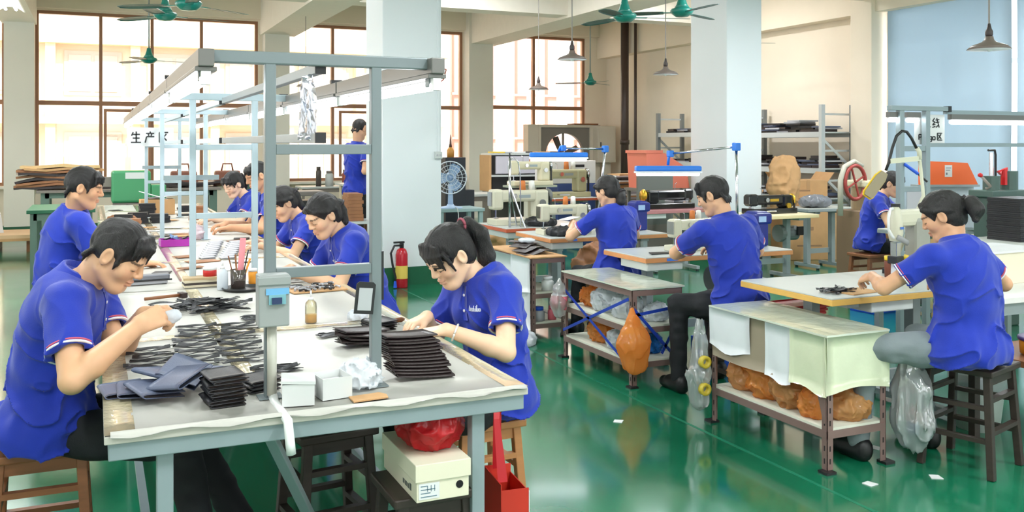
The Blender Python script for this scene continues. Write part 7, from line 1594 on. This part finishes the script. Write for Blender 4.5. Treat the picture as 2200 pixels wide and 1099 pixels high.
t = thing('pallet', 'low wooden pallet with brown boards before the left pilaster', 'pallet', (-1.35, 15.6, 0)); part(t, 'deck', MB().b2((-.6, -.5, .2), (.62, .5, .25)), mat('pale_board', (222, 186, 144), .7)); part(t, 'board', MB().b2((-.62, -.5, .16), (.6, .5, .2)), M_card)
for q in (-.5, 0, .5): part(t, 'runner', MB().b2((q - .06, -.45, 0), (q + .06, .45, .16)), M_wood)
solo('wrapped_parcel', MB().prism([(-.2, 0), (.2, 0), (.16, .28), (-.18, .28)], -.2, .2, Matrix.Rotation(pi / 2, 4, 'X')), M_paper, 'white wrapped parcel on the pallet at the left edge', 'parcel', (-1.45, 15.75, .251), .1)
for k, (x, y, lab) in enumerate(((.95, 14.1, 'left'), (1.55, 14.1, 'right'))):
    t = thing('leather_bag', '%s brown leather bag standing on the tall steel table' % lab, 'bag', (x + .2, y - .05, .95)); part(t, 'body', MB().prism([(-.2, 0), (.2, 0), (.17, .22), (-.17, .22)], -.09, .09, Matrix.Rotation(pi / 2, 4, 'X')), mat('brown_bag', (120, 70, 50), .5), bevel=.02); part(t, 'handle', MB().tube([(-.08, 0, .22), (-.06, 0, .32), (.06, 0, .32), (.08, 0, .22)], .012, 8), mat('brown_bag', (120, 70, 50), .5), smooth=True)
t = thing('gas_bottle', 'dark green cylinder bottle behind the woman with parted fringe', 'bottle', (1.75, 11.9, 0)); part(t, 'body', MB().lathe([(.09, 0), (.09, .95), (.06, 1.05), (.03, 1.1), (.03, 1.16)], n=16), mat('bottle_green', (34, 70, 54), .4), smooth=True); part(t, 'valve', MB().lathe([(.05, 1.16), (.06, 1.18), (.0, 1.19)], n=12), M_blk, smooth=True)
t = thing('black_machine', 'black flat machine on a table behind the woman with parted fringe', 'machine', (2.15, 11.95, 0)); part(t, 'table', MB().b2((-.3, -.25, .7), (.6, .25, .74)), M_exd); part(t, 'body', MB().b2((-.25, -.2, .74), (.5, .2, .84)), M_blk, bevel=.01); part(t, 'bed', MB().b2((-.25, -.22, .9), (.5, .2, .96)), M_exd, bevel=.01); part(t, 'post', MB().b2((.1, -.05, .84), (.2, .05, .9)), M_blk); part(t, 'leg', MB().b2((-.28, -.2, 0), (-.22, .2, .7)).b2((.5, -.2, 0), (.56, .2, .7)), M_exd)
# floor litter
for k, (px, py) in enumerate(((1450, 828), (1880, 962), (2010, 1025), (1870, 1040), (1330, 905))):
    p = at(px, py, 0); solo('paper_scrap', MB().prism([(-.03, -.02), (.02, -.03), (.035, .01), (-.01, .03)], 0, .003), M_paper, ['white paper scrap under the open rack', 'white scrap under the near rack shelf', 'small scrap on the floor below the hanging bags', 'small pale scrap in the front aisle', 'scrap on the aisle floor'][k], 'paper scrap', (p.x, p.y, .0005), k * .7)

for k, (x, y, lab) in enumerate(((4.58, 7.38, 'navy servo control box beside the woman with low ponytail'), (4.72, 5.86, 'navy servo control box beside the man in black trousers'))):
    t = thing('servo_box', lab, 'control box', (x, y, .76)); part(t, 'case', MB().b2((-.06, -.07, 0), (.06, .07, .27)), M_motor, bevel=.015); part(t, 'head', MB().b2((-.075, -.085, .17), (.085, .08, .26)), M_motor, bevel=.02); part(t, 'display', MB().b2((-.05, -.088, .19), (.02, -.085, .235)), mat('pale_display', (170, 200, 240), .3))
